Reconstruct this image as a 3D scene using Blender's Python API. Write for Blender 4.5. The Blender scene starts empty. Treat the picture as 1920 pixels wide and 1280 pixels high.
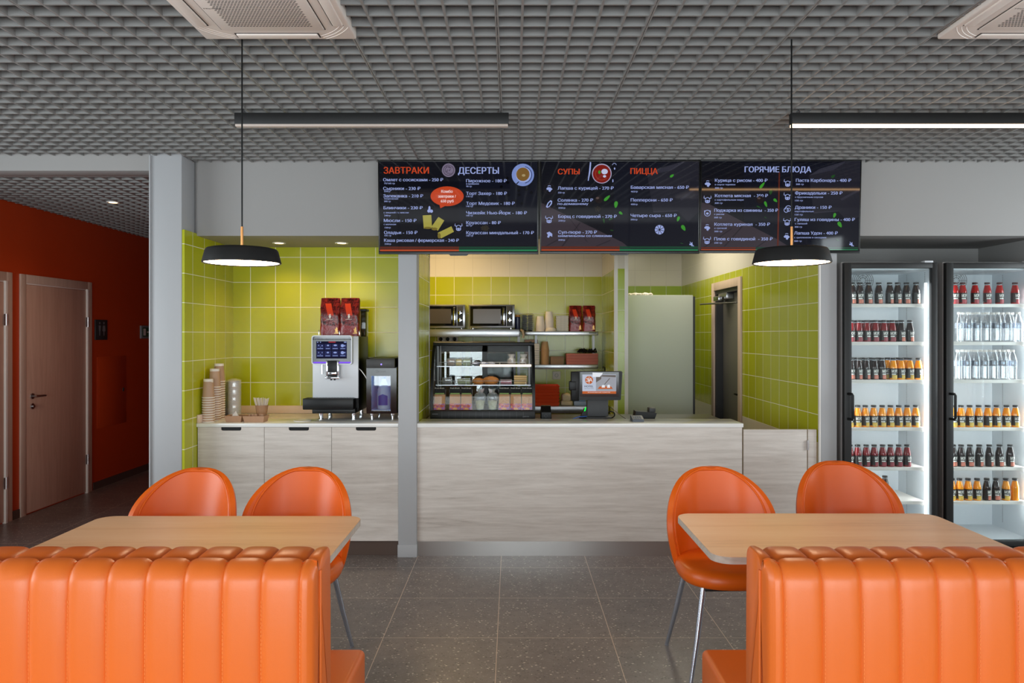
import bpy, bmesh, math, random
from math import sin, cos, pi, radians, sqrt
from mathutils import Vector, Matrix
from mathutils.geometry import delaunay_2d_cdt
random.seed(7)
SC = bpy.context.scene
COL = SC.collection

# ------------------------------------------------------------------ camera, world, light, exposure
F, H = 1419.0, 1.59            # focal length in pixels of the 1920-wide frame, eye height in metres
CAM = bpy.data.cameras.new('camera')
CAM.sensor_width = 36.0
CAM.lens = F / 1920 * 36.0
CAM.shift_y = -12.0 / 1920
CAM.clip_start = 0.05
CAMO = bpy.data.objects.new('camera', CAM)
COL.objects.link(CAMO)
CAMO.location = (0, 0, H)
CAMO.rotation_euler = (radians(90), 0, 0)
SC.camera = CAMO
SC.view_settings.view_transform = 'Standard'
SC.view_settings.look = 'None'
SC.view_settings.exposure = 0.0
SC.view_settings.gamma = 1.0
SC.view_settings.use_curve_mapping = False

W = bpy.data.worlds.new('overcast')
SC.world = W
W.use_nodes = True
W.node_tree.nodes['Background'].inputs[0].default_value = (0.75, 0.86, 1.0, 1)
W.node_tree.nodes['Background'].inputs[1].default_value = 1.0


def area(name, loc, rot, sx, sy, power, col=(1, 1, 1), spread=180):
    l = bpy.data.lights.new(name, 'AREA')
    l.shape = 'RECTANGLE'
    l.size, l.size_y = sx, sy
    l.energy = power
    l.color = col
    l.spread = radians(spread)
    o = bpy.data.objects.new(name, l)
    COL.objects.link(o)
    o.location = loc
    o.rotation_euler = [radians(a) for a in rot]
    return o


def spot(name, loc, power, col, angle=110, blend=0.8, r=0.03):
    l = bpy.data.lights.new(name, 'SPOT')
    l.energy = power
    l.color = col
    l.spot_size = radians(angle)
    l.spot_blend = blend
    l.shadow_soft_size = r
    o = bpy.data.objects.new(name, l)
    COL.objects.link(o)
    o.location = loc
    return o


DAY = (0.93, 0.97, 1.0)
WARM = (1.0, 0.72, 0.42)
# daylight through the hall's windows (behind the camera and in both side walls)
area('daylight_back', (0, -2.85, 1.32), (90, 0, 0), 7.6, 1.75, 340, DAY)
area('daylight_left', (-5.30, 1.6, 1.6), (90, 0, -90), 4.4, 1.9, 190, DAY)
area('daylight_right', (5.30, -1.6, 1.6), (90, 0, 90), 1.3, 1.9, 60, DAY)
area('daylight_right', (5.30, 4.15, 1.6), (90, 0, 90), 1.2, 1.9, 85, DAY)
area('daylight_right', (5.30, 2.55, 1.6), (90, 0, 90), 0.27, 1.9, 10, DAY)
# ceiling light over the kitchen, warm over the ovens, neutral in the back passage
area('kitchen_light', (-0.75, 7.4, 2.74), (0, 0, 0), 0.6, 0.6, 21, (1.0, 0.70, 0.32))
area('passage_light', (1.7, 7.9, 2.74), (0, 0, 0), 0.5, 1.6, 17, (1.0, 0.92, 0.72))


def at(px, py, Y):
    """Point at distance Y that the photograph shows at pixel (px, py)."""
    return (px - 960) * Y / F, H - (py - 628) * Y / F


def X(px, Y):
    return (px - 960) * Y / F


def Z(py, Y):
    return H - (py - 628) * Y / F


# ------------------------------------------------------------------ materials
def lin(c):
    r = []
    for v in c[:3]:
        v = v / 255.0
        r.append(v / 12.92 if v <= 0.04045 else ((v + 0.055) / 1.055) ** 2.4)
    return (r[0], r[1], r[2], 1.0)


class NT:
    def __init__(self, name):
        self.m = bpy.data.materials.new(name)
        self.m.use_nodes = True
        self.t = self.m.node_tree
        self.b = self.t.nodes['Principled BSDF']
        self.out = self.t.nodes['Material Output']

    def n(self, kind, ins=None, **props):
        nd = self.t.nodes.new('ShaderNode' + kind)
        for k, v in props.items():
            setattr(nd, k, v)
        for k, v in (ins or {}).items():
            self.set(nd.inputs[k], v)
        return nd

    def set(self, sock, v):
        if isinstance(v, bpy.types.NodeSocket):
            self.t.links.new(v, sock)
        elif isinstance(v, bpy.types.Node):
            self.t.links.new(v.outputs[0], sock)
        else:
            sock.default_value = v

    def math(self, op, a, b=None, c=None):
        ins = {0: a}
        if b is not None:
            ins[1] = b
        if c is not None:
            ins[2] = c
        return self.n('Math', ins, operation=op).outputs[0]

    def mix(self, fac, a, b):
        nd = self.n('Mix', data_type='RGBA')
        self.set(nd.inputs[0], fac)
        self.set(nd.inputs[6], a)
        self.set(nd.inputs[7], b)
        return nd.outputs[2]

    def ramp(self, fac, stops):
        nd = self.n('ValToRGB', {0: fac})
        cr = nd.color_ramp
        while len(cr.elements) < len(stops):
            cr.elements.new(0.5)
        for e, (p, c) in zip(cr.elements, stops):
            e.position = p
            e.color = c
        return nd.outputs[0]

    def bump(self, h, strength=0.2, dist=0.01):
        nd = self.n('Bump', {'Strength': strength, 'Distance': dist, 'Height': h})
        self.set(self.b.inputs['Normal'], nd.outputs[0])

    def coord(self, which='Object'):
        return self.n('TexCoord').outputs[which]


MATS = {}


def pbr(name, rgb, rough=0.5, metal=0.0, emit=0.0, emit_rgb=None, spec=None, noise=0.0, nscale=30.0, bump=0.0, alpha=None, trans=0.0, coat=0.0):
    if name in MATS:
        return MATS[name]
    k = NT(name)
    c = lin(rgb)
    b = k.b
    b.inputs['Base Color'].default_value = c
    b.inputs['Roughness'].default_value = rough
    b.inputs['Metallic'].default_value = metal
    if spec is not None:
        b.inputs['Specular IOR Level'].default_value = spec
    if emit:
        b.inputs['Emission Color'].default_value = lin(emit_rgb or rgb)
        b.inputs['Emission Strength'].default_value = emit
    if trans:
        b.inputs['Transmission Weight'].default_value = trans
    if coat:
        b.inputs['Coat Weight'].default_value = coat
        b.inputs['Coat Roughness'].default_value = 0.1
    if noise or bump:
        nz = k.n('TexNoise', {'Vector': k.coord(), 'Scale': nscale, 'Detail': 4.0})
        if noise:
            d = tuple(max(0, x * (1 - noise)) for x in c[:3]) + (1,)
            u = tuple(min(1, x * (1 + noise)) for x in c[:3]) + (1,)
            k.set(b.inputs['Base Color'], k.mix(nz.outputs[0], d, u))
        if bump:
            k.bump(nz.outputs[0], bump, 0.002)
    MATS[name] = k.m
    return k.m


def glow(name, rgb, s):
    if name in MATS:
        return MATS[name]
    k = NT(name)
    e = k.n('Emission', {0: lin(rgb), 1: s})
    k.t.links.new(e.outputs[0], k.out.inputs[0])
    MATS[name] = k.m
    return k.m


def lit(name, rgb, s):
    """A lit patch of a glossy screen."""
    return pbr(name, (6, 6, 7), 0.045, emit=s, emit_rgb=rgb)


def clear(name, tint=(255, 255, 255), see=0.9, rough=0.02, ior=1.5, gloss=None):
    """Thin clear sheet: lets see-through light pass, reflects by Fresnel."""
    if name in MATS:
        return MATS[name]
    k = NT(name)
    tr = k.n('BsdfTransparent', {0: lin(tint)})
    gl = k.n('BsdfGlossy', {'Color': (1, 1, 1, 1), 'Roughness': rough})
    lw = k.n('LayerWeight', {0: 0.5})
    r0 = ((ior - 1) / (ior + 1)) ** 2 + (gloss or 0.0)
    f = k.math('MULTIPLY_ADD', k.math('POWER', lw.outputs['Facing'], 5.0), 1 - r0, r0)
    if see < 1:
        df = k.n('BsdfDiffuse', {0: lin(tint)})
        m0 = k.n('MixShader', {0: see, 1: df.outputs[0], 2: tr.outputs[0]})
        base = m0.outputs[0]
    else:
        base = tr.outputs[0]
    m = k.n('MixShader', {0: f, 1: base, 2: gl.outputs[0]})
    k.t.links.new(m.outputs[0], k.out.inputs[0])
    MATS[name] = k.m
    return k.m


def tiles(name, ax, off, pitch, rgb, grout=(236, 232, 208), zoff=0.0, white_above=None, white_below=None, gw=0.011, white=(226, 220, 208)):
    """Square glazed wall tiles. ax: 0 = the wall runs along x, 1 = along y."""
    k = NT(name)
    s = k.n('SeparateXYZ', {0: k.coord()})
    u = k.math('DIVIDE', k.math('SUBTRACT', s.outputs[ax], off), pitch)
    v = k.math('DIVIDE', k.math('SUBTRACT', s.outputs[2], zoff), pitch)
    du = k.math('PINGPONG', u, 0.5)
    dv = k.math('PINGPONG', v, 0.5)
    d = k.math('MINIMUM', du, dv)
    g = k.math('LESS_THAN', d, gw)
    cell = k.n('CombineXYZ', {0: k.math('FLOOR', u), 1: k.math('FLOOR', v)})
    wn = k.n('TexWhiteNoise', {'Vector': cell.outputs[0]}, noise_dimensions='2D')
    c = lin(rgb)
    c2 = tuple(x * 0.9 for x in c[:3]) + (1,)
    col = k.mix(wn.outputs[0], c2, c)
    gcol = lin(grout)
    wcol = lin(white)
    wg = tuple(x * 0.80 for x in wcol[:3]) + (1,)
    if white_above is not None:
        m = k.math('GREATER_THAN', s.outputs[2], white_above)
        if white_below is not None:
            m = k.math('MAXIMUM', m, k.math('LESS_THAN', s.outputs[2], white_below))
        col = k.mix(m, col, wcol)
        gfin = k.mix(m, gcol, wg)
    else:
        gfin = gcol
    k.set(k.b.inputs['Base Color'], k.mix(g, col, gfin))
    k.set(k.b.inputs['Roughness'], k.math('MULTIPLY_ADD', g, 0.5, 0.22))
    k.bump(k.math('SMOOTH_MIN', d, 0.04, 0.02), 0.35, 0.01)
    return k.m


def wood(name, cols, scale=1.0, rough=0.45, bands=7.0, seed=0.0, axis=0, fine=0.35):
    """Laminate with the grain along one axis."""
    k = NT(name)
    mp = k.n('Mapping', {'Vector': k.coord(), 'Location': (seed, seed * 0.7, seed * 1.3)})
    sc = [6.0 * scale, 6.0 * scale, 6.0 * scale]
    sc[axis] = 0.42 * scale
    mp.inputs['Scale'].default_value = sc
    n1 = k.n('TexNoise', {'Vector': mp.outputs[0], 'Scale': 1.6, 'Detail': 3.0, 'Roughness': 0.55, 'Distortion': 0.5})
    w = k.math('PINGPONG', k.math('MULTIPLY', n1.outputs[0], bands), 0.5)
    n2 = k.n('TexNoise', {'Vector': mp.outputs[0], 'Scale': 15.0, 'Detail': 6.0, 'Roughness': 0.75})
    n3 = k.n('TexNoise', {'Vector': mp.outputs[0], 'Scale': 0.8, 'Detail': 2.0})
    f = k.math('ADD', k.math('MULTIPLY', w, 0.42), k.math('MULTIPLY', n2.outputs[0], fine))
    f = k.math('ADD', f, k.math('MULTIPLY', n3.outputs[0], 0.35))
    st = [(0.18, lin(cols[0])), (0.5, lin(cols[1])), (0.85, lin(cols[2]))]
    k.set(k.b.inputs['Base Color'], k.ramp(f, st))
    k.b.inputs['Roughness'].default_value = rough
    MATS[name] = k.m
    return k.m


def floor_mat():
    k = NT('terrazzo_floor_tile')
    co = k.coord()
    s = k.n('SeparateXYZ', {0: co})
    P = 0.6
    u = k.math('DIVIDE', k.math('SUBTRACT', s.outputs[0], -0.077), P)
    v = k.math('DIVIDE', k.math('SUBTRACT', s.outputs[1], 5.178), P)
    d = k.math('MINIMUM', k.math('PINGPONG', u, 0.5), k.math('PINGPONG', v, 0.5))
    g = k.math('LESS_THAN', d, 0.0030)
    base = k.n('TexNoise', {'Vector': co, 'Scale': 9.0, 'Detail': 6.0, 'Roughness': 0.7})
    col = k.ramp(base.outputs[0], [(0.25, lin((106, 97, 94))), (0.5, lin((123, 113, 109))), (0.8, lin((138, 128, 123)))])
    for sc, th, c in ((50.0, 0.15, (232, 220, 208)), (30.0, 0.10, (182, 166, 154)), (90.0, 0.20, (146, 138, 134)), (62.0, 0.16, (46, 42, 40))):
        mp = k.n('Mapping', {'Vector': co, 'Location': (sc * 0.37, sc * 0.11, 0), 'Rotation': (0, 0, sc)})
        mp.inputs['Scale'].default_value = (1, 1.7, 1)
        vo = k.n('TexVoronoi', {'Vector': mp.outputs[0], 'Scale': sc})
        sep = k.n('SeparateColor', {0: vo.outputs['Color']})
        chip = k.math('MULTIPLY', k.math('LESS_THAN', vo.outputs['Distance'], k.math('MULTIPLY', sep.outputs[0], th * 2.2)), k.math('GREATER_THAN', sep.outputs[1], 0.56))
        col = k.mix(k.math('MULTIPLY', chip, 0.9), col, lin(c))
    k.set(k.b.inputs['Base Color'], k.mix(g, col, lin((214, 192, 174))))
    k.b.inputs['Roughness'].default_value = 0.34
    k.bump(k.math('MINIMUM', d, 0.006), 0.3, 0.02)
    return k.m


def leather(name, rgb, rough=0.36):
    k = NT(name)
    k.b.inputs['Base Color'].default_value = lin(rgb)
    k.b.inputs['Roughness'].default_value = rough
    vo = k.n('TexVoronoi', {'Vector': k.coord(), 'Scale': 420.0})
    nz = k.n('TexNoise', {'Vector': k.coord(), 'Scale': 14.0, 'Detail': 3.0})
    k.bump(k.math('ADD', k.math('MULTIPLY', vo.outputs[0], 0.25), nz.outputs[0]), 0.10, 0.004)
    return k.m


M = {}
M['white_paint'] = pbr('white_wall_paint', (160, 157, 155), 0.7, bump=0.06, nscale=120)
M['grey_metal'] = pbr('grey_painted_metal', (178, 178, 180), 0.5)
M['alcove'] = pbr('alcove_paint', (150, 148, 146), 0.7)
M['ceil'] = pbr('grey_lattice_metal', (140, 138, 136), 0.5)
M['plenum'] = pbr('plenum_dark_paint', (52, 51, 51), 0.9)
M['orange_wall'] = pbr('orange_wall_paint', (196, 66, 14), 0.55, noise=0.05, nscale=3)
M['black'] = pbr('black_plastic', (12, 12, 13), 0.38, spec=0.3)
M['black_gloss'] = pbr('black_gloss', (10, 10, 11), 0.12)
M['black_metal'] = pbr('black_powder_coat', (24, 23, 23), 0.5)
M['dark_grey'] = pbr('dark_grey_plastic', (48, 48, 50), 0.5)
M['grey_plastic'] = pbr('grey_plastic', (120, 121, 124), 0.45)
M['white_plastic'] = pbr('white_plastic', (236, 232, 226), 0.45)
M['ac_white'] = pbr('cassette_white', (232, 221, 212), 0.5)
M['ac_dark'] = pbr('cassette_slot', (62, 54, 50), 0.8)
M['steel'] = pbr('brushed_steel', (190, 190, 192), 0.28, 1.0)
M['steel_dark'] = pbr('dark_steel', (120, 116, 112), 0.3, 1.0)
M['chrome'] = pbr('chrome', (205, 208, 214), 0.12, 1.0)
M['leg_metal'] = pbr('grey_leg_metal', (176, 182, 192), 0.25, 0.75)
M['silver'] = pbr('silver_panel', (214, 216, 220), 0.42, 0.1)
M['brass'] = pbr('brass', (214, 150, 92), 0.28, 1.0)
M['seat_leather'] = leather('orange_chair_leather', (224, 98, 14), 0.36)
M['booth_leather'] = leather('orange_booth_leather', (224, 108, 38), 0.36)
M['stitch'] = pbr('orange_stitching', (240, 140, 70), 0.6)
M['oak'] = wood('oak_table_laminate', [(196, 146, 108), (230, 184, 144), (238, 200, 166)], 0.8, 0.38, 2.6, 3.1, 0, 0.5)
M['edge'] = wood('pale_table_edge', [(170, 155, 142), (196, 184, 172), (210, 200, 190)], 2.0, 0.5, 4.0, 1.1)
M['ash'] = wood('white_ash_laminate', [(140, 124, 115), (204, 193, 184), (226, 217, 209)], 0.8, 0.5, 5.0, 0.4, 0, 0.75)
M['door_wood'] = wood('pale_door_wood', [(190, 150, 128), (206, 168, 146), (216, 180, 158)], 1.4, 0.5, 4.0, 2.2, 2, 0.4)
M['frame_wood'] = wood('pale_frame_wood', [(196, 168, 148), (210, 184, 165), (220, 196, 178)], 1.4, 0.5, 4.0, 5.2, 2, 0.4)
M['counter_white'] = pbr('white_worktop', (240, 238, 235), 0.16)
M['counter_cream'] = pbr('cream_worktop', (228, 200, 176), 0.18)
M['floor'] = floor_mat()
M['kick_steel'] = pbr('kick_plate_steel', (200, 196, 192), 0.3, 1.0)
M['kick_dark'] = pbr('kick_plate_brown', (112, 96, 88), 0.35, 0.5)
M['kraft'] = pbr('kraft_paper', (178, 138, 108), 0.75, noise=0.08, nscale=60)
M['kraft_cup'] = pbr('kraft_cup_paper', (186, 150, 122), 0.6)
M['paper_white'] = pbr('white_paper', (232, 222, 212), 0.7)
M['film'] = clear('clear_film', (240, 240, 240), 0.78, 0.12, 1.45, 0.06)
M['clear_plastic'] = clear('clear_plastic', (236, 242, 246), 0.86, 0.05, 1.45, 0.04)
M['pane'] = clear('glass_pane', (250, 253, 253), 1.0, 0.0, 1.45, 0.02)
M['cooler_white'] = pbr('cooler_liner_white', (206, 213, 218), 0.45)
M['warm_glow'] = glow('warm_lamp_glow', (255, 222, 180), 26.0)
M['warm_bar'] = glow('warm_bar_glow', (255, 200, 140), 8.0)
M['spot_glow'] = glow('downlight_glow', (255, 214, 150), 14.0)
M['led_white'] = glow('cool_led_glow', (246, 250, 255), 3.5)
M['off_diffuser'] = pbr('unlit_diffuser', (206, 190, 180), 0.6)
TIN = 0.2033
M['tile_niche_back'] = tiles('green_tile_niche_back', 0, -2.125, TIN, (184, 186, 26), zoff=1.6115)
M['tile_niche_side'] = tiles('green_tile_niche_side', 1, 5.37, TIN, (184, 186, 26), zoff=1.6115)
M['tile_kitchen_back'] = tiles('green_tile_kitchen_back', 0, 0.987, 0.2026, (184, 188, 30), zoff=2.23, white_above=2.23)
M['tile_kitchen_side'] = tiles('green_tile_kitchen_side', 1, 5.66, 0.2026, (184, 188, 30), zoff=2.23, white_above=2.23, white_below=0.81)
M['tile_passage_back'] = tiles('green_tile_passage_back', 0, 2.213, 0.2026, (164, 190, 44), zoff=2.23, white_above=2.23, white_below=0.81)


# ------------------------------------------------------------------ mesh building
ORG = {}


class MB:
    def __init__(self):
        self.v, self.f, self.mi, self.cur = [], [], [], 0

    def mat(self, i):
        self.cur = i
        return self

    def add(self, vs, fs):
        o = len(self.v)
        self.v += [tuple(p) for p in vs]
        for q in fs:
            self.f.append(tuple(i + o for i in q))
            self.mi.append(self.cur)
        return self

    def box(self, x0, y0, z0, x1, y1, z1):
        x0, x1 = min(x0, x1), max(x0, x1)
        y0, y1 = min(y0, y1), max(y0, y1)
        z0, z1 = min(z0, z1), max(z0, z1)
        vs = [(x0, y0, z0), (x1, y0, z0), (x1, y1, z0), (x0, y1, z0), (x0, y0, z1), (x1, y0, z1), (x1, y1, z1), (x0, y1, z1)]
        return self.add(vs, [(0, 3, 2, 1), (4, 5, 6, 7), (0, 1, 5, 4), (1, 2, 6, 5), (2, 3, 7, 6), (3, 0, 4, 7)])

    def rbox(self, x0, y0, z0, x1, y1, z1, r=0.005, seg=2):
        bm = bmesh.new()
        bmesh.ops.create_cube(bm, size=1)
        for v in bm.verts:
            v.co = Vector(((x0 + x1) / 2 + v.co.x * abs(x1 - x0), (y0 + y1) / 2 + v.co.y * abs(y1 - y0), (z0 + z1) / 2 + v.co.z * abs(z1 - z0)))
        bmesh.ops.bevel(bm, geom=bm.edges[:], offset=r, segments=seg, affect='EDGES', profile=0.5)
        return self.bm(bm)

    def bm(self, bm, mtx=None):
        bm.verts.index_update()
        vs = [(mtx @ v.co) if mtx else v.co.copy() for v in bm.verts]
        fs = [[v.index for v in f.verts] for f in bm.faces]
        bm.free()
        return self.add(vs, fs)

    def prism(self, pts, a, b, axis=1):
        """Extrude a 2-D outline. axis 1: outline in x,z along y; axis 2: x,y along z; axis 0: y,z along x."""
        def p3(p, t):
            if axis == 1:
                return (p[0], t, p[1])
            if axis == 2:
                return (p[0], p[1], t)
            return (t, p[0], p[1])
        n = len(pts)
        vs = [p3(p, a) for p in pts] + [p3(p, b) for p in pts]
        fs = [tuple(range(n))[::-1], tuple(range(n, 2 * n))]
        fs += [(i, (i + 1) % n, n + (i + 1) % n, n + i) for i in range(n)]
        return self.add(vs, fs)

    def plate(self, pts, y):
        """Flat outline in the x,z plane that faces the camera side (-y)."""
        a = sum(pts[i][0] * pts[(i + 1) % len(pts)][1] - pts[(i + 1) % len(pts)][0] * pts[i][1] for i in range(len(pts)))
        if a < 0:
            pts = pts[::-1]
        return self.add([(p[0], y, p[1]) for p in pts], [tuple(range(len(pts)))])

    def lathe(self, prof, c=(0, 0, 0), n=24, caps=True, sx=1.0, sy=1.0):
        vs, fs = [], []
        m = len(prof)
        for i in range(n):
            a = 2 * pi * i / n
            for r, z in prof:
                vs.append((c[0] + r * cos(a) * sx, c[1] + r * sin(a) * sy, c[2] + z))
        for i in range(n):
            j = (i + 1) % n
            for k in range(m - 1):
                fs.append((i * m + k, j * m + k, j * m + k + 1, i * m + k + 1))
        if caps:
            if prof[0][0] > 1e-5:
                fs.append(tuple(i * m for i in range(n))[::-1])
            if prof[-1][0] > 1e-5:
                fs.append(tuple(i * m + m - 1 for i in range(n)))
        return self.add(vs, fs)

    def tube(self, pts, r, n=8, closed=False):
        pts = [Vector(p) for p in pts]
        m = len(pts)
        rs = r if isinstance(r, (list, tuple)) else [r] * m
        vs, fs = [], []
        up = None
        for i, p in enumerate(pts):
            if closed:
                d = pts[(i + 1) % m] - pts[i - 1]
            else:
                d = pts[min(i + 1, m - 1)] - pts[max(i - 1, 0)]
            d.normalize()
            if up is None:
                up = Vector((0, 0, 1)) if abs(d.z) < 0.9 else Vector((1, 0, 0))
            s = d.cross(up)
            s.normalize()
            up = s.cross(d)
            for k in range(n):
                a = 2 * pi * k / n
                vs.append(p + (s * cos(a) + up * sin(a)) * rs[i])
        for i in range(m if closed else m - 1):
            j = (i + 1) % m
            for k in range(n):
                l = (k + 1) % n
                fs.append((i * n + k, i * n + l, j * n + l, j * n + k))
        if not closed:
            fs.append(tuple(range(n))[::-1])
            fs.append(tuple((m - 1) * n + k for k in range(n)))
        return self.add(vs, fs)

    def grid(self, fn, nu, nv):
        """fn(i, j) -> point, (nu+1) x (nv+1) points."""
        vs = [fn(i, j) for i in range(nu + 1) for j in range(nv + 1)]
        fs = []
        for i in range(nu):
            for j in range(nv):
                a = i * (nv + 1) + j
                fs.append((a, a + nv + 1, a + nv + 2, a + 1))
        return self.add(vs, fs)

    def ball(self, c, rx, ry, rz, n=12, m=8):
        prof = [(sin(pi * k / m), -cos(pi * k / m)) for k in range(m + 1)]
        vs0 = len(self.v)
        self.lathe([(max(r, 1e-4) if 0 < k < m else 0.0, z) for k, (r, z) in enumerate(prof)], (0, 0, 0), n, False)
        for i in range(vs0, len(self.v)):
            x, y, z = self.v[i]
            self.v[i] = (c[0] + x * rx, c[1] + y * ry, c[2] + z * rz)
        return self

    def disc(self, cx, cz, rx, rz, y, n=28):
        return self.plate([(cx + rx * cos(2 * pi * i / n), cz + rz * sin(2 * pi * i / n)) for i in range(n)], y)

    def ring(self, cx, cz, r0, r1, y, n=28, a0=0.0, a1=2 * pi):
        vs, fs = [], []
        for i in range(n + 1):
            a = a0 + (a1 - a0) * i / n
            vs += [(cx + r0 * cos(a), y, cz + r0 * sin(a)), (cx + r1 * cos(a), y, cz + r1 * sin(a))]
        for i in range(n):
            fs.append((2 * i, 2 * i + 1, 2 * i + 3, 2 * i + 2))
        return self.add(vs, fs)

    def spin(self, i0, mtx):
        """Transform everything added since vertex i0."""
        for i in range(i0, len(self.v)):
            self.v[i] = tuple(mtx @ Vector(self.v[i]))
        return self

    def build(self, name, mats, parent=None, smooth=35, org=None, wn=False):
        me = bpy.data.meshes.new(name)
        o3 = Vector(ORG[parent.name]) if parent else Vector(org or (0, 0, 0))
        me.from_pydata([tuple(Vector(p) - o3) for p in self.v], [], self.f)
        if not isinstance(mats, (list, tuple)):
            mats = [mats]
        for m in mats:
            me.materials.append(m)
        me.polygons.foreach_set('material_index', self.mi)
        if smooth:
            me.polygons.foreach_set('use_smooth', [True] * len(self.f))
            me.set_sharp_from_angle(angle=radians(smooth))
        me.update()
        ob = bpy.data.objects.new(name, me)
        COL.objects.link(ob)
        if parent:
            ob.parent = parent
        else:
            ob.location = o3
        ORG[ob.name] = tuple(o3)
        return ob


def fix_normals(ob):
    bm = bmesh.new()
    bm.from_mesh(ob.data)
    bmesh.ops.recalc_face_normals(bm, faces=bm.faces[:])
    bm.to_mesh(ob.data)
    bm.free()
    return ob


def thing(name, label, cat, loc=(0, 0, 0), rz=0.0, group=None):
    o = bpy.data.objects.new(name, None)
    o.empty_display_size = 0.05
    COL.objects.link(o)
    o.location = loc
    o.rotation_euler = (0, 0, rz)
    ORG[o.name] = tuple(loc)
    return tag(o, label, cat, group)


def tag(o, label, cat, group=None):
    o['label'] = label
    o['category'] = cat
    if group:
        o['group'] = group
    return o


def struct(o):
    o['kind'] = 'structure'
    return o


def dup(root, loc, rz=None, label=None, group=None):
    r = root.copy()
    COL.objects.link(r)
    r.location = loc
    if rz is not None:
        r.rotation_euler = (0, 0, rz)
    ORG[r.name] = tuple(loc)
    if label:
        r['label'] = label
    if group:
        r['group'] = group
    for ch in list(root.children):
        c = ch.copy()
        COL.objects.link(c)
        c.parent = r
        for g in list(ch.children):
            d = g.copy()
            COL.objects.link(d)
            d.parent = c
    return r


# ------------------------------------------------------------------ lettering
_TXT = {}


def _glyphs(s):
    """Filled outline of s: contours of the built-in font, triangulated by winding number."""
    if s in _TXT:
        return _TXT[s]
    c = bpy.data.curves.new('lettering', 'FONT')
    c.body = s
    c.resolution_u = 3
    c.fill_mode = 'NONE'
    o = bpy.data.objects.new('lettering', c)
    COL.objects.link(o)
    dg = bpy.context.evaluated_depsgraph_get()
    me = bpy.data.meshes.new_from_object(o.evaluated_get(dg))
    co = [Vector((v.co.x, v.co.y)) for v in me.vertices]
    nxt = {}
    for e in me.edges:
        a, b = e.vertices
        nxt.setdefault(a, []).append(b)
        nxt.setdefault(b, []).append(a)
    seen, loops = set(), []
    for st in range(len(co)):
        if st in seen or st not in nxt:
            continue
        lp, p = [st], st
        seen.add(st)
        q = st + 1 if st + 1 in nxt[st] else nxt[st][0]
        while q not in seen:
            seen.add(q)
            lp.append(q)
            r = [k for k in nxt[q] if k not in seen]
            if not r:
                break
            q = r[0]
        if len(lp) > 2:
            loops.append([co[k] for k in lp])
    bpy.data.objects.remove(o)
    bpy.data.curves.remove(c)
    bpy.data.meshes.remove(me)
    loops.sort(key=lambda l: min(v.x for v in l))
    groups, hi = [], -1e9
    for l in loops:
        if min(v.x for v in l) > hi:
            groups.append([])
        groups[-1].append(l)
        hi = max(hi, max(v.x for v in l))
    V, T = [], []
    for g in groups:
        pts, eds = [], []
        for l in g:
            n0 = len(pts)
            pts += l
            eds += [(n0 + i, n0 + (i + 1) % len(l)) for i in range(len(l))]
        ov, oe, of, _a, _b, _c = delaunay_2d_cdt(pts, eds, [], 0, 1e-5)
        base = len(V)
        V += [(v.x, v.y, 0.0) for v in ov]
        segs = [(pts[a], pts[b]) for a, b in eds]
        for f in of:
            cx = sum(ov[i].x for i in f) / len(f)
            cy = sum(ov[i].y for i in f) / len(f)
            w = 0
            for p, q in segs:
                if (p.y <= cy) != (q.y <= cy):
                    x = p.x + (cy - p.y) / (q.y - p.y) * (q.x - p.x)
                    if x > cx:
                        w += 1 if q.y > p.y else -1
            if w:
                T.append(tuple(base + i for i in f))
    _TXT[s] = (V, T)
    return _TXT[s]


CAP = max(v[1] for v in _glyphs('П')[0])


def text(mb, s, x0, x1, zb, cap, y, bold=0.0, bend=None):
    """Write s between x0 and x1 with its baseline at zb, facing -y. bend(x, y, z) may wrap it onto a surface."""
    vs, fs = _glyphs(s)
    if not vs:
        return mb
    a, b = min(v[0] for v in vs), max(v[0] for v in vs)
    kx = (x1 - x0) / (b - a)
    kz = cap / CAP
    for dx in ([-bold, bold] if bold else [0.0]):
        pts = [(x0 + (v[0] - a) * kx + dx, y, zb + v[1] * kz) for v in vs]
        if bend:
            pts = [bend(*p) for p in pts]
        mb.add(pts, fs)
    return mb


ORD = ['zeroth', 'first', 'second', 'third', 'fourth', 'fifth', 'sixth', 'seventh', 'eighth', 'ninth', 'tenth', 'eleventh', 'twelfth', 'thirteenth', 'fourteenth', 'fifteenth', 'sixteenth', 'seventeenth', 'eighteenth', 'nineteenth', 'twentieth']

# ================================================================== THE SETTING
ZC = 2.828
YB = 5.44       # plane of the bulkhead and of the counter fronts
XL = -2.265     # tiled side wall of the coffee niche
YN = 6.15       # tiled back wall of the coffee niche


def sbox(name, mat, *b, bevel=0.0):
    m = MB()
    if bevel:
        m.rbox(*b, r=bevel)
    else:
        m.box(*b)
    return struct(m.build(name, mat))


sbox('floor', M['floor'], -6.2, -3.2, -0.1, 5.6, 12.2, 0.0)
# hall walls (around the camera) with window openings


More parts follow.
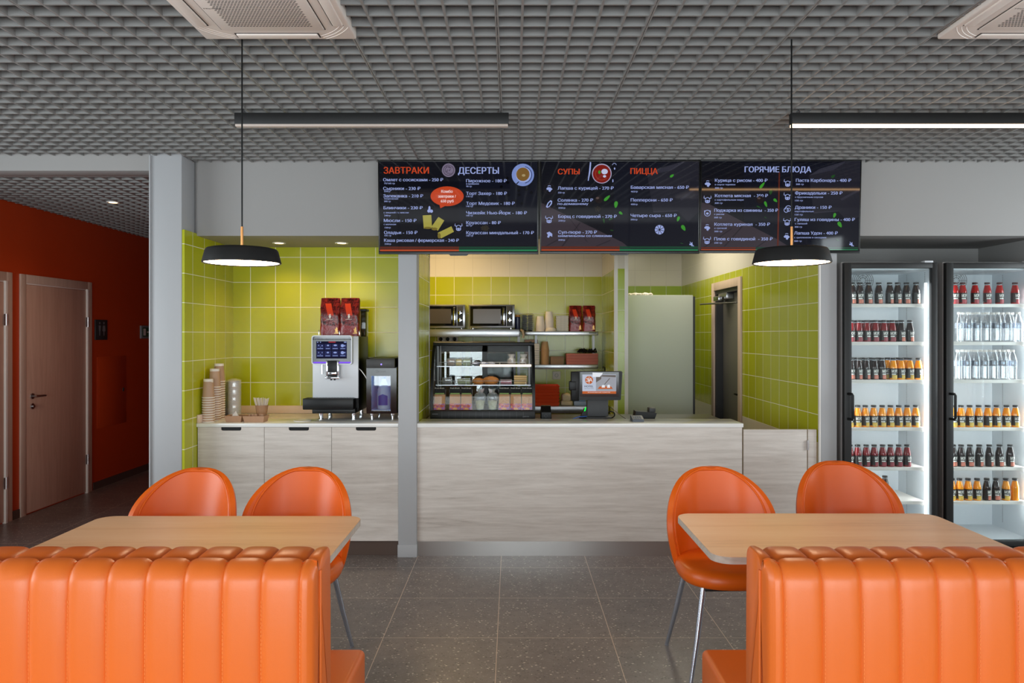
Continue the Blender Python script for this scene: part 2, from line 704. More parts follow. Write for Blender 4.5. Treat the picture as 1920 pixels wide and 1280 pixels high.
def window_wall(name, axis, pos, a0, a1, wins, idx, thick=0.2, out=-1, z0=0.65, z1=2.6, top=3.35):
    m = MB()

    def bx(p, q, zz0, zz1):
        if axis == 0:
            m.box(p, pos, zz0, q, pos + out * thick, zz1)
        else:
            m.box(pos, p, zz0, pos + out * thick, q, zz1)
    bx(a0, a1, 0, z0)
    bx(a0, a1, z1, top)
    last = a0
    for p, q in wins:
        bx(last, p, z0, z1)
        last = q
    bx(last, a1, z0, z1)
    struct(m.build(name, M['white_paint']))
    for k, (p, q) in enumerate(wins):
        w = MB()
        t = 0.06
        e = pos + out * 0.05

        def fb(u0, u1, v0, v1):
            if axis == 0:
                w.box(u0, e, v0, u1, e + out * 0.06, v1)
            else:
                w.box(e, u0, v0, e + out * 0.06, u1, v1)
        fb(p, q, z0, z0 + t)
        fb(p, q, z1 - t, z1)
        n = max(1, round((q - p) / 1.3))
        for i in range(n + 1):
            c = p + (q - p - t) * i / n
            fb(c, c + t, z0, z1)
        fr = struct(w.build('window_%d' % (idx + k), M['dark_grey']))
        g = MB()
        if axis == 0:
            g.box(p, e + out * 0.025, z0, q, e + out * 0.031, z1)
        else:
            g.box(e + out * 0.025, p, z0, e + out * 0.031, q, z1)
        g.build('window_pane', M['pane'], fr)


window_wall('wall_front', 0, -2.6, -5.2, 5.2, [(-3.9, 3.9)], 1, z0=0.40, z1=2.25)
window_wall('wall_left', 1, -5.05, -2.6, 5.23, [(-0.8, 3.9)], 2)
window_wall('wall_right', 1, 5.05, -2.6, 5.44, [(-2.3, -0.9), (2.41, 2.69), (3.5, 4.8)], 3, out=1)

# open-cell lattice ceiling of the hall, dark plenum above it
BH, BT = 0.042, 0.0095


def lattice(name, x0, x1, y0, y1, z, mat, xs=-1.26, ys=3.14, hole=None):
    m = MB()
    i0, i1 = math.ceil((x0 - xs) / 0.1), math.floor((x1 - xs) / 0.1)
    holes = hole or []

    def spans(c, lo, hi, horizontal):
        s = [(lo, hi)]
        for hx0, hx1, hy0, hy1 in holes:
            a0, a1, b0, b1 = (hy0, hy1, hx0, hx1) if horizontal else (hx0, hx1, hy0, hy1)
            if a0 < c < a1:
                s2 = []
                for p, q in s:
                    if b0 > p and b1 < q:
                        s2 += [(p, b0), (b1, q)]
                    elif b1 <= p or b0 >= q:
                        s2.append((p, q))
                    elif b0 <= p:
                        s2.append((b1, q))
                    else:
                        s2.append((p, b0))
                s = [t for t in s2 if t[1] - t[0] > 0.01]
        return s
    for i in range(i0, i1 + 1):
        c = xs + i * 0.1
        for p, q in spans(c, y0, y1, False):
            if i % 6 == 0:
                m.box(c - BT * 0.75, p, z, c - 0.0012, q, z + BH)
                m.box(c + 0.0012, p, z, c + BT * 0.75, q, z + BH)
            else:
                m.box(c - BT / 2, p, z, c + BT / 2, q, z + BH)
    j0, j1 = math.ceil((y0 - ys) / 0.1), math.floor((y1 - ys) / 0.1)
    for j in range(j0, j1 + 1):
        c = ys + j * 0.1
        for p, q in spans(c, x0, x1, True):
            if j % 6 == 0:
                m.box(p, c - BT * 0.75, z + 0.0006, q, c - 0.0012, z + BH)
                m.box(p, c + 0.0012, z + 0.0006, q, c + BT * 0.75, z + BH)
            else:
                m.box(p, c - BT / 2, z + 0.0006, q, c + BT / 2, z + BH)
    return struct(m.build(name, mat, smooth=0))


AC_A = (-1.265, -0.643, 2.508, 3.13)
AC_B = (1.758, 2.380, 2.508, 3.13)
lattice('ceiling', -5.04, 5.04, 1.0, 5.43, ZC, M['ceil'], hole=[AC_A, AC_B])
sbox('ceiling.001', M['plenum'], -5.2, -2.75, 3.3, 5.2, 12.2, 3.4)
sbox('ceiling.002', M['white_paint'], -5.04, -2.6, ZC, 5.04, 0.99, ZC + 0.04)

# corridor behind the pillar
struct(lattice('ceiling.003', -4.29, -2.51, 5.43, 12.0, 2.725, M['ceil']))
sbox('wall_corridor', M['orange_wall'], -4.50, 5.43, 0, -4.30, 12.1, 3.3)
sbox('wall_corridor_end', M['orange_wall'], -4.30, 12.0, 0, -2.35, 12.1, 3.3)
sbox('wall_corridor_side', M['orange_wall'], -2.50, 5.43, 0, -2.41, 12.0, 3.3)
sbox('baseboard_corridor', M['kick_dark'], -4.30, 7.76, 0, -4.288, 12.0, 0.075)
sbox('baseboard_corridor.001', M['kick_dark'], -4.30, 6.50, 0, -4.288, 6.59, 0.075)
m = MB()
m.rbox(-5.05, 5.23, 2.725, -2.502, 5.43, 3.3, r=0.004)
struct(m.build('wall_header_corridor', M['white_paint']))

# grey pillars
def pillar(name, x0, y0, x1, y1, z1=3.3):
    m = MB()
    m.rbox(x0, y0, 0.0, x1, y1, z1, r=0.004)
    return struct(m.build(name, M['grey_metal']))


pillar('wall_pillar_corridor', -2.50, 5.23, -2.283, 5.46)
sbox('trim_1', M['grey_metal'], -2.5015, 5.215, 0, -2.494, 5.24, ZC)
pillar('wall_pillar_counter', -0.815, 5.42, -0.683, 5.56, 2.305)
sbox('baseboard_pillar', M['grey_metal'], -0.819, 5.414, 0, -0.679, 5.424, 0.09, bevel=0.002)
pillar('wall_pillar_cooler', 2.2145, 5.43, 2.332, 5.60, 2.305)
sbox('trim_2', M['white_plastic'], 2.205, 5.428, 0.0, 2.2146, 5.452, 2.305)

# tiled coffee niche
sbox('wall_niche_side', M['tile_niche_side'], -2.41, 5.235, 0, XL, 6.29, 2.32)
sbox('wall_niche_side.001', M['white_paint'], -2.41, 5.46, 2.32, XL - 0.002, 6.29, 3.3)
sbox('wall_niche_back', M['tile_niche_back'], XL, YN, 0, -0.70, YN + 0.14, 2.33)
m = MB()
m.box(XL, 5.62, 0, -0.80, 5.63, 0.01)
sbox('trim_3', M['white_paint'], XL, 5.62, 2.303, -0.69, YN + 0.14, 2.34)
# bulkhead over the whole front
sbox('wall_bulkhead', M['white_paint'], XL, YB, 2.303, 3.85, 5.62, 3.3)
# tiled wall between niche and kitchen
TL = tiles('green_tile_counter_side', 1, 5.50, 0.2026, (184, 188, 30), zoff=2.23)
sbox('wall_niche_divider', TL, -0.80, 5.56, 0, -0.688, 6.30, 3.3)
sbox('trim_4', M['steel_dark'], -0.690, 6.290, 0, -0.685, 6.302, 2.8)

# kitchen and back passage
sbox('wall_kitchen_back', M['tile_kitchen_back'], -2.41, 8.29, 0, 0.987, 8.44, 3.3)
m = MB()
m.box(0.987, 7.29, 0, 1.115, 9.87, 3.3)
TP = tiles('green_tile_partition', 0, 0.9, 0.2026, (172, 190, 40), zoff=2.23, white_above=2.23, gw=0.006)
TP2 = tiles('green_tile_partition_side', 1, 7.35, 0.2026, (172, 190, 40), zoff=2.23, white_above=2.23)
m = MB()
m.box(0.987, 7.295, 0, 1.115, 8.44, 3.3)
part_w = struct(m.build('wall_partition', TP2))
sbox('wall_partition_end', TP, 1.017, 7.285, 0, 1.085, 7.2955, 3.3)
sbox('trim_5', M['white_plastic'], 0.984, 7.283, 0, 1.018, 7.31, 3.3)
sbox('trim_6', M['white_plastic'], 1.084, 7.283, 0, 1.118, 7.31, 3.3)
sbox('wall_partition_rear', M['tile_passage_back'], 0.987, 8.44, 0, 1.115, 9.87, 3.3)
sbox('wall_passage_back', M['tile_passage_back'], 1.115, 9.87, 0, 2.40, 10.0, 3.3)
sbox('wall_kitchen_left', M['white_paint'], -2.41, 6.29, 0, -2.30, 8.29, 3.3)
sbox('ceiling.004', M['white_paint'], -2.41, 5.62, 2.80, 2.40, 9.9, 2.86)
# passage side wall with a door opening (y 7.36-8.24, z 0-2.07)
m = MB()
m.box(2.213, 5.452, 0, 2.214, 5.62, 3.3)
m.box(2.213, 5.62, 0, 2.35, 7.35, 3.3)
m.box(2.213, 8.25, 0, 2.35, 9.9, 3.3)
m.box(2.213, 7.35, 2.08, 2.35, 8.25, 3.3)
struct(m.build('wall_passage_side', M['tile_kitchen_side']))
# cooler alcove
sbox('wall_alcove_back', M['alcove'], 2.33, 6.25, 0, 3.85, 6.35, 2.34)
sbox('wall_alcove_side', M['alcove'], 3.85, 5.44, 0, 3.95, 6.35, 3.3)
sbox('ceiling.005', M['alcove'], 2.33, 5.62, 2.303, 3.85, 6.25, 2.34)
sbox('wall_alcove_divider', M['alcove'], 2.3325, 5.60, 0, 2.345, 6.25, 2.303)
sbox('wall_right_end', M['white_paint'], 3.95, 5.44, 0, 5.05, 5.54, 3.35)


# ---- doors of the setting
def hinge(parent, x, y, z):
    h = MB()
    h.tube([(x, y, z - 0.05), (x, y, z + 0.05)], 0.009, 8)
    h.box(x - 0.003, y - 0.028, z - 0.048, x + 0.001, y + 0.028, z + 0.048)
    return h.build('hinge', M['steel'], parent)


def corridor_door(n, y0, y1, ztop, handle):
    """Door in the orange wall x=-4.3; casing from y0 to y1."""
    x = -4.30
    c = 0.075
    m = MB()
    m.rbox(x, y0, 0, x + 0.018, y0 + c, ztop, r=0.003)
    m.rbox(x, y1 - c, 0, x + 0.018, y1, ztop, r=0.003)
    m.rbox(x, y0 + c, ztop - c, x + 0.018, y1 - c, ztop, r=0.003)
    d = struct(m.build('door_%d' % n, M['frame_wood']))
    j = MB()
    j.rbox(x, y1 - c - 0.030, 0, x + 0.030, y1 - c, ztop - c, r=0.002)
    j.rbox(x, y0 + c, ztop - c - 0.012, x + 0.012, y1 - c, ztop - c, r=0.002)
    j.build('door_jamb', M['paper_white'], d)
    l = MB()
    l.rbox(x + 0.001, y0 + c + 0.004, 0.012, x + 0.014, y1 - c - 0.032, ztop - c - 0.014, r=0.003)
    l.build('door_leaf', M['door_wood'], d)
    hinge(d, x + 0.026, y1 - c - 0.018, 1.72)
    hinge(d, x + 0.026, y1 - c - 0.018, 0.34)
    if handle:
        h = MB()
        yh = y0 + c + 0.08
        h.lathe([(0.026, 0), (0.026, 0.010)], n=20)
        h.spin(0, Matrix.Translation((x + 0.014, yh, 1.045)) @ Matrix.Rotation(pi / 2, 4, 'Y'))
        h.tube([(x + 0.020, yh, 1.045), (x + 0.060, yh, 1.045), (x + 0.066, yh + 0.015, 1.045), (x + 0.066, yh + 0.12, 1.042)], [0.010, 0.010, 0.010, 0.008], 10)
        h.build('door_handle', M['steel'], d)
        k0 = MB()
        k0.lathe([(0.026, 0), (0.026, 0.010), (0.012, 0.010), (0.012, 0.024)], n=20)
        k0.spin(0, Matrix.Translation((x + 0.014, yh, 0.955)) @ Matrix.Rotation(pi / 2, 4, 'Y'))
        k0.build('door_lock', M['steel'], d)
    return d


corridor_door(1, 6.60, 7.72, 2.125, True)
corridor_door(2, 5.435, 6.49, 2.125, False)
# kitchen passage door in the wall x=2.213
m = MB()
xk = 2.213
m.rbox(xk - 0.02, 7.27, 0, xk, 7.36, 2.155, r=0.003)
m.rbox(xk - 0.02, 8.24, 0, xk, 8.33, 2.155, r=0.003)
m.rbox(xk - 0.02, 7.36, 2.07, xk, 8.24, 2.155, r=0.003)
d3 = struct(m.build('door_3', M['frame_wood']))
m = MB()
m.box(xk + 0.001, 8.205, 0, xk + 0.13, 8.249, 2.07)
m.box(xk + 0.001, 7.351, 0, xk + 0.13, 7.39, 2.07)
m.box(xk + 0.001, 7.39, 2.03, xk + 0.13, 8.205, 2.079)
m.build('door_jamb', M['dark_grey'], d3)
m = MB()
m.rbox(xk + 0.075, 7.392, 0.008, xk + 0.118, 8.203, 2.026, r=0.003)
m.build('door_leaf', pbr('grey_door_leaf', (116, 112, 104), 0.5), d3)
m = MB()
m.tube([(xk + 0.075, 7.46, 1.00), (xk + 0.02, 7.46, 1.00), (xk + 0.015, 7.48, 1.00), (xk + 0.015, 7.58, 1.00)], 0.010, 8)
m.build('door_handle', M['black'], d3)
m = MB()
m.rbox(xk - 0.005, 7.80, 1.965, xk + 0.073, 8.10, 2.03, r=0.006)
m.rbox(xk - 0.06, 7.90, 1.95, xk - 0.02, 8.10, 2.00, r=0.006)
m.tube([(xk + 0.02, 7.95, 1.955), (xk + 0.02, 7.95, 1.93), (xk - 0.16, 8.25, 1.925)], 0.009, 8)
m.tube([(xk - 0.16, 8.25, 1.925), (xk + 0.05, 7.60, 1.918)], 0.008, 8)
m.build('door_closer', M['steel'], d3)

# ---- lights recessed in the setting
def downlight(x, y, z, label, group):
    t = thing('recessed_downlight', label, 'light', (x, y, z), 0, group)
    r = MB()
    r.lathe([(0.034, -0.004), (0.050, -0.006), (0.052, 0.0), (0.050, 0.004), (0.034, 0.004)], (x, y, z), 28, False)
    r.build('trim_ring', M['white_plastic'], t)
    l = MB()
    l.lathe([(0.0, -0.002), (0.036, -0.002)], (x, y, z), 24, False)
    l.build('lens', M['spot_glow'], t)
    return t


downlight(-1.802, 5.857, 2.303, 'lit round downlight in niche soffit, nearer the pendant lamp', 'niche downlights')
downlight(-1.318, 5.857, 2.303, 'lit round downlight in niche soffit, above the coffee machine', 'niche downlights')
downlight(-3.41, 6.47, 2.725, 'lit round downlight in the dark corridor lattice ceiling', None)
for x in (-1.802, -1.318):
    spot('niche_spot', (x, 5.857, 2.29), 14, (1.0, 0.70, 0.32), 130, 0.9)
spot('corridor_spot', (-3.41, 6.47, 2.70), 9, (1.0, 0.62, 0.38), 140, 0.9)

# ---- signs on the corridor wall
def wall_sign(name, label, y0, y1, z0, z1, th, mat):
    t = thing(name, label, 'sign', (-4.30, (y0 + y1) / 2, z0))
    b = MB()
    b.rbox(-4.30, y0, z0, -4.30 + th, y1, z1, r=0.003)
    b.build('plate', mat, t)
    return t


t = wall_sign('restroom_sign', 'dark restroom sign on the orange corridor wall beside the wooden door', 7.79, 8.02, 1.54, 1.75, 0.014, M['dark_grey'])
g = MB()
xs = -4.284
for c, skirt in ((7.865, 0), (7.945, 1)):
    n0 = len(g.v)
    g.lathe([(0.0, 0.0), (0.013, 0.0)], (0, 0, 0), 14, False)
    g.spin(n0, Matrix.Translation((xs, c, 1.715)) @ Matrix.Rotation(pi / 2, 4, 'Y'))
    w = 0.022
    pts = [(c - w, 1.69), (c + w, 1.69), (c + (0.014 if not skirt else 0.03), 1.63), (c - (0.014 if not skirt else 0.03), 1.63)]
    g.add([(xs, p[0], p[1]) for p in pts], [(0, 1, 2, 3)])
    g.add([(xs, c - 0.010, 1.63), (xs, c + 0.010, 1.63), (xs, c + 0.008, 1.585), (xs, c - 0.008, 1.585)], [(0, 1, 2, 3)])
g.build('pictograms', M['grey_plastic'], t)
t = wall_sign('exit_sign', 'green framed exit sign on the dark orange wall at corridor end', 8.74, 9.06, 1.55, 1.70, 0.02, M['grey_plastic'])
g = MB()
g.box(-4.28, 8.765, 1.572, -4.278, 9.035, 1.678)
g.build('green_face', pbr('exit_green', (24, 84, 58), 0.4), t)
g = MB()
g.add([(-4.277, 8.78, 1.585), (-4.277, 8.84, 1.585), (-4.277, 8.84, 1.665), (-4.277, 8.78, 1.665)], [(0, 1, 2, 3)])
g.add([(-4.277, 8.87, 1.618), (-4.277, 8.96, 1.618), (-4.277, 8.96, 1.632), (-4.277, 8.87, 1.632)], [(0, 1, 2, 3)])
g.add([(-4.277, 8.95, 1.600), (-4.277, 8.99, 1.625), (-4.277, 8.95, 1.650)], [(0, 1, 2)])
g.build('pictograms', M['white_plastic'], t)
t = thing('access_hatch', 'orange painted access hatch set in the corridor wall below the restroom sign', 'hatch', (-4.30, 8.13, 0.62))
b = MB()
b.rbox(-4.30, 7.84, 0.62, -4.2965, 8.43, 1.36, r=0.001)
b.build('frame', M['orange_wall'], t)
b = MB()
b.rbox(-4.299, 7.87, 0.65, -4.2955, 8.40, 1.33, r=0.001)
b.build('door', M['orange_wall'], t)
b = MB()
b.rbox(-4.297, 8.35, 0.97, -4.291, 8.38, 1.01, r=0.003)
b.build('latch', M['dark_grey'], t)

# ================================================================== HALL FURNITURE
def cushion(x0, x1, path, pitch, amp, erl, err, first, out=-1):
    """Channel-tufted leather: path = [(y, z)] from the front foot over the top; channels run along the path."""
    n = len(path)
    nor = []
    for i in range(n):
        a, b = path[max(i - 1, 0)], path[min(i + 1, n - 1)]
        d = Vector((b[0] - a[0], b[1] - a[1]))
        d.normalize()
        nor.append(Vector((-d.y, d.x)))
    xs = [x0]
    for r in (0.15, 0.4, 0.7, 1.0):
        xs.append(x0 + erl * r)
        xs.append(x1 - err * r)
    seams = []
    s = first
    while s < x1 - 0.03:
        if s > x0 + 0.03:
            seams.append(s)
        s += pitch
    for s in seams + [first - pitch] + ([seams[-1] + pitch] if seams else []):
        for t in (-0.5, -0.35, -0.22, -0.12, -0.05, -0.02, 0.0, 0.02, 0.05, 0.12, 0.22, 0.35):
            xs.append(s + t * pitch)
    xs.append(x1)
    xs = sorted(set(round(x, 5) for x in xs if x0 <= x <= x1))

    def off(x, w=1.0):
        t = ((x - first) / pitch) % 1.0
        e = abs(2 * t - 1)
        p = amp * (1 - e ** 5) - amp
        if x < first - pitch * 0.2:
            p = amp * 0.15 * (1 - e ** 6)
        for r, d in ((erl, x - x0), (err, x1 - x)):
            if d < r:
                p -= w * (r - sqrt(max(0, r * r - (r - d) ** 2)))
        return p
    wt = [max(0.0, out * v.x) ** 0.5 + 0.0 if out * v.x > 0.05 else 0.0 for v in nor]
    wt = [min(1.0, a + 0.22 * max(0.0, v.y)) for a, v in zip(wt, nor)]
    m = MB()
    m.grid(lambda i, j: (xs[i], path[j][0] + nor[j].x * off(xs[i], wt[j]), path[j][1] + nor[j].y * off(xs[i], wt[j])), len(xs) - 1, n - 1)
    k = len(xs)
    for end, flip in ((0, 1), (k - 1, 0)):
        ids = [end * n + j for j in range(n)]
        m.f.append(tuple(ids if flip else ids[::-1]))
        m.mi.append(0)
    return m


def booth(x0, x1, inner, label):
    """inner: 'x0' or 'x1', the end that shows its side to the aisle."""
    t = thing('booth_bench', label, 'bench', ((x0 + x1) / 2, 2.2, 0), 0, 'orange booth benches')
    yn, yv, yf, zt = 2.02, 2.098, 2.225, 0.978
    r = 0.062
    arc = [(pi - a * pi / 2 / 8) for a in range(9)]
    near = [(yn, 0.46), (yn - 0.004, 0.60), (yn - 0.006, 0.75), (yn - 0.003, 0.88), (yn, zt - r - 0.012)]
    near += [(yn + r + r * cos(a), zt - r + r * sin(a)) for a in arc[1:]]
    near += [(yv - 0.022, zt - 0.004), (yv - 0.008, zt - 0.014), (yv, zt - 0.034), (yv + 0.001, zt - 0.06)]
    pitch = 0.1035
    first = x0 + 0.040 if inner == 'x0' else x1 - 0.040 - pitch * 20
    mc = cushion(x0 + 0.001, x1 - 0.001, near, pitch, 0.011, 0.042, 0.042, first)
    # stitched seams on the near face
    st = mc.mat(1)
    s = first
    while s < x1 - 0.02:
        if s > x0 + 0.02:
            for k in range(37):
                z = 0.47 + k * 0.0112
                ys = yn - 0.006 * max(0.0, 1 - ((z - 0.73) / 0.26) ** 2) + 0.0055
                st.box(s + 0.0050, ys, z, s + 0.0062, ys + 0.004, z + 0.007)
        s += pitch
    fix_normals(st.build('back_cushion', [M['booth_leather'], M['stitch']], t, smooth=60))
    far = [(yv - 0.001, zt - 0.06), (yv, zt - 0.03), (yv + 0.010, zt - 0.012), (yv + 0.028, zt - 0.002), (yf - 0.05, zt)]
    far += [(yf - 0.035 + 0.035 * sin(a), zt - 0.035 + 0.035 * cos(a)) for a in [i * pi / 16 for i in range(9)]]
    far += [(yf + 0.004, 0.80), (yf + 0.006, 0.62), (yf, 0.44)]
    m = cushion(x0, x1, far, pitch, 0.011, 0.010, 0.010, first, 1)
    fix_normals(m.build('back_cushion', M['booth_leather'], t, smooth=60))
    m = MB()
    m.rbox(x0 + 0.02, yn + 0.012, 0.0, x1 - 0.02, yf - 0.005, 0.90, r=0.006)
    m.rbox(x0 + 0.001, yv + 0.004, 0.0, x1 - 0.001, yf - 0.006, 0.94, r=0.004)
    m.build('back_panel', M['booth_leather'], t)
    m = MB()
    for xe in (x0 - 0.001, x1 + 0.001):
        m = MB()
        m.tube([(xe, yv - 0.002, z / 20 * 0.93 + 0.01) for z in range(21)], 0.004, 8)
        m.build('piping', M['booth_leather'], t)
    m = MB()
    m.rbox(x0, yf - 0.01, 0.30, x1, 2.756, 0.452, r=0.022, seg=4)
    m.build('seat_cushion', M['booth_leather'], t)
    m = MB()
    m.rbox(x0 + 0.005, yf - 0.01, 0.0, x1 - 0.005, 2.745, 0.305, r=0.006)
    m.rbox(x0 + 0.005, 1.50, 0.0, x1 - 0.005, yn + 0.015, 0.305, r=0.006)
    m.build('base', M['booth_leather'], t)
    m = MB()
    m.rbox(x0, 1.485, 0.30, x1, yn + 0.004, 0.452, r=0.022, seg=4)
    m.build('seat_cushion', M['booth_leather'], t)
    return t


booth(-2.16, -0.532, 'x1', 'orange channel-tufted booth bench nearer the wooden corridor doors')
booth(0.6875, 2.32, 'x0', 'orange channel-tufted booth bench nearer the glass drink coolers')


def table(x0, x1, y0, y1, label):
    t = thing('dining_table', label, 'table', ((x0 + x1) / 2, (y0 + y1) / 2, 0), 0, 'oak dining tables')
    def outline(r, ins=0.0):
        p = []
        for cx, cy, a0 in ((x1 - r, y1 - r, 0), (x0 + r, y1 - r, pi / 2), (x0 + r, y0 + r, pi), (x1 - r, y0 + r, 1.5 * pi)):
            for k in range(9):
                a = a0 + k * pi / 16
                p.append((cx + (r - ins) * cos(a), cy + (r - ins) * sin(a)))
        return p
    m = MB()
    m.prism(outline(0.075, 0.0012), 0.748, 0.7505, 2)
    m.build('tabletop', M['oak'], t)
    m = MB()
    m.prism(outline(0.075), 0.722, 0.7482, 2)
    m.build('edge_band', M['edge'], t)
    cx, cy = (x0 + x1) / 2, (y0 + y1) / 2
    for s in (-0.3, 0.3):
        m = MB()
        m.rbox(cx + s - 0.03, cy - 0.03, 0.014, cx + s + 0.03, cy + 0.03, 0.712, r=0.004)
        m.rbox(cx + s - 0.25 * 0.9, cy - 0.26, 0.712, cx + s + 0.225, cy + 0.26, 0.722, r=0.003)
        m.rbox(cx + s - 0.04, cy - 0.28, 0.0, cx + s + 0.04, cy + 0.22, 0.014, r=0.004)
        m.build('pedestal', M['black_metal'], t)
    return t


table(-1.90, -0.69, 2.815, 3.515, 'oak laminate dining table with rounded corners before the coffee niche')
table(0.767, 1.975, 2.865, 3.565, 'oak laminate dining table with rounded corners before the counter gate')


# ---- shell chairs
def chair_proto():
    t = thing('shell_chair', '', 'chair', (0, 0, 0), 0, 'orange shell chairs')
    WD, ZT, ZS = 0.264, 0.895, 0.46

    def half(z):
        if z > 0.64:
            return WD * (1 - min(1, ((z - 0.64) / (ZT - 0.64))) ** 2.3) ** (1 / 2.15)
        return WD - 0.045 * ((0.64 - z) / 0.2) ** 1.6

    def shell(u, z, inset=0.0):
        # u in [-1,1] across; wings come forward, the back leans
        w = half(z)
        x = u * w
        q = abs(x) / WD
        lean = 0.215 + 0.085 * (z - ZS) / (ZT - ZS)
        fwd = 0.165 * (q ** 2.6)
        return x, lean - fwd, z
    NU, NZ = 28, 22
    zs = [ZS - 0.02 + (ZT - ZS + 0.02) * (1 - (1 - k / NZ) ** 1.7) for k in range(NZ + 1)]

    def layer(off):
        pts = []
        for i in range(NU + 1):
            col = []
            for k in range(NZ + 1):
                u = -1 + 2 * i / NU
                z = zs[k]
                p = Vector(shell(u, z))
                e = 0.02
                du = Vector(shell(min(1, u + e), z)) - Vector(shell(max(-1, u - e), z))
                dz = Vector(shell(u, min(ZT - 0.001, z + 0.01))) - Vector(shell(u, z - 0.01))
                nn = du.cross(dz)
                if nn.length < 1e-9:
                    nn = Vector((0, -1, 0.0))
                nn.normalize()
                col.append(p + nn * off)
            pts.append(col)
        return pts
    th = 0.030
    inner, outer = layer(th * 0.5), layer(-th * 0.5)
    m = MB()
    m.grid(lambda i, k: inner[i][k], NU, NZ)
    n1 = len(m.v)
    m.grid(lambda i, k: outer[i][k], NU, NZ)
    m.f = m.f[:NU * NZ] + [q[::-1] for q in m.f[NU * NZ:]]
    ix = lambda i, k: i * (NZ + 1) + k
    rim = [ix(0, k) for k in range(NZ + 1)] + [ix(i, NZ) for i in range(1, NU + 1)] + [ix(NU, k) for k in range(NZ - 1, -1, -1)] + [ix(i, 0) for i in range(NU - 1, 0, -1)]
    # rounded rim: one extra loop between the layers
    cen = []
    mid = layer(0.0)
    flat = [mid[i][k] for i in range(NU + 1) for k in range(NZ + 1)]
    c0 = Vector((0, 0.2, 0.66))
    n2 = len(m.v)
    L = len(rim)
    for q in range(L):
        a, b, c = flat[rim[q - 1]], flat[rim[q]], flat[rim[(q + 1) % L]]
        d = (b - c0)
        d.normalize()
        m.v.append(tuple(b + d * 0.012))
    for q in range(L):
        r = (q + 1) % L
        m.f.append((rim[q], rim[r], n2 + r, n2 + q))
        m.mi.append(0)
        m.f.append((n2 + q, n2 + r, n1 + rim[r], n1 + rim[q]))
        m.mi.append(0)
    fix_normals(m.build('backrest', M['seat_leather'], t, smooth=60))
    # raised welt just inside the rim
    w = MB()
    loop = []
    for k in range(0, NZ - 1):
        loop.append(inner[1][k])
    for i in range(1, NU):
        kk = NZ - 2
        loop.append(inner[i][kk])
    for k in range(NZ - 3, -1, -1):
        loop.append(inner[NU - 1][k])
    w.tube(loop, 0.006, 8)
    w.build('piping', M['seat_leather'], t)
    # seat pad
    s = MB()
    rings = [(0.86, 0.425), (0.97, 0.432), (1.0, 0.456), (0.985, 0.482), (0.93, 0.499), (0.80, 0.508), (0.5, 0.513), (0.0, 0.514)]
    n = 40
    for sc, z in rings:
        for i in range(n):
            a = 2 * pi * i / n
            ex = 2.7
            cx = abs(cos(a)) ** (2 / ex) * (1 if cos(a) >= 0 else -1)
            sy = abs(sin(a)) ** (2 / ex) * (1 if sin(a) >= 0 else -1)
            s.v.append((cx * 0.245 * sc, -0.005 + sy * 0.235 * sc, z))
    for k in range(len(rings) - 1):
        for i in range(n):
            j = (i + 1) % n
            s.f.append((k * n + i, k * n + j, (k + 1) * n + j, (k + 1) * n + i))
            s.mi.append(0)
    s.f.append(tuple(range(n))[::-1])
    s.mi.append(0)
    s.build('seat', M['seat_leather'], t, smooth=60)
    p = MB()
    p.rbox(-0.17, -0.17, 0.408, 0.17, 0.16, 0.426, r=0.004)
    p.build('seat_frame', M['black_metal'], t)
    for sx in (-1, 1):
        for sy in (-1, 1):
            l = MB()
            l.tube([(sx * 0.165, sy * 0.155, 0.424), (sx * 0.205, sy * 0.195, 0.2), (sx * 0.245, sy * 0.230, 0.004)], [0.0145, 0.0125, 0.009], 12)
            l.lathe([(0.010, 0.0), (0.010, 0.006)], (sx * 0.245, sy * 0.230, 0), 10)
            l.build('leg', M['leg_metal'], t)
    return t


ch = chair_proto()
spots = [(1.045, 3.66, 0.03, 'orange shell chair on chrome legs, behind oak table beside the aisle and gate'),
         (1.75, 3.83, -0.04, 'orange shell chair standing tallest, in front of the glass drink cooler'),
         (-1.068, 3.64, -0.03, 'orange shell chair behind oak table, in front of the third cabinet by the pillar'),
         (-1.63, 3.62, -0.06, 'orange shell chair in front of the green tiled niche corner and corridor pillar')]
for i, (x, y, rz, lab) in enumerate(spots):
    c = ch if i == 0 else dup(ch, (x, y, 0), rz)
    c.location = (x, y, 0)
    c.rotation_euler = (0, 0, rz)
    c['label'] = lab


# ---- pendant lamps over the tables
def pendant(x, y, label):
    z0 = 1.889
    t = thing('pendant_lamp', label, 'lamp', (x, y, z0), 0, 'black disc pendant lamps')
    m = MB()
    m.tube([(x, y, 2.04), (x, y, 2.826)], 0.0035, 8)
    m.build('cord', M['black'], t)
    m = MB()
    m.tube([(x, y, 1.945), (x, y, 2.043)], 0.0055, 12)
    m.build('rod', M['brass'], t)
    m = MB()
    m.lathe([(0.150, 0.006), (0.156, 0.0), (0.1585, 0.003), (0.146, 0.052), (0.140, 0.060), (0.128, 0.063), (0.0, 0.064)], (x, y, z0), 56, False)
    m.build('shade', M['black_metal'], t, smooth=40)
    m = MB()
    m.lathe([(0.0, 0.004), (0.1495, 0.004)], (x, y, z0), 48, False)
    m.build('diffuser', M['warm_glow'], t)
    return t


pendant(-1.129, 3.165, 'lit black disc pendant lamp hanging in front of the green niche tiles')
pendant(1.169, 3.165, 'lit black disc pendant lamp hanging in front of the hot dishes menu screen')


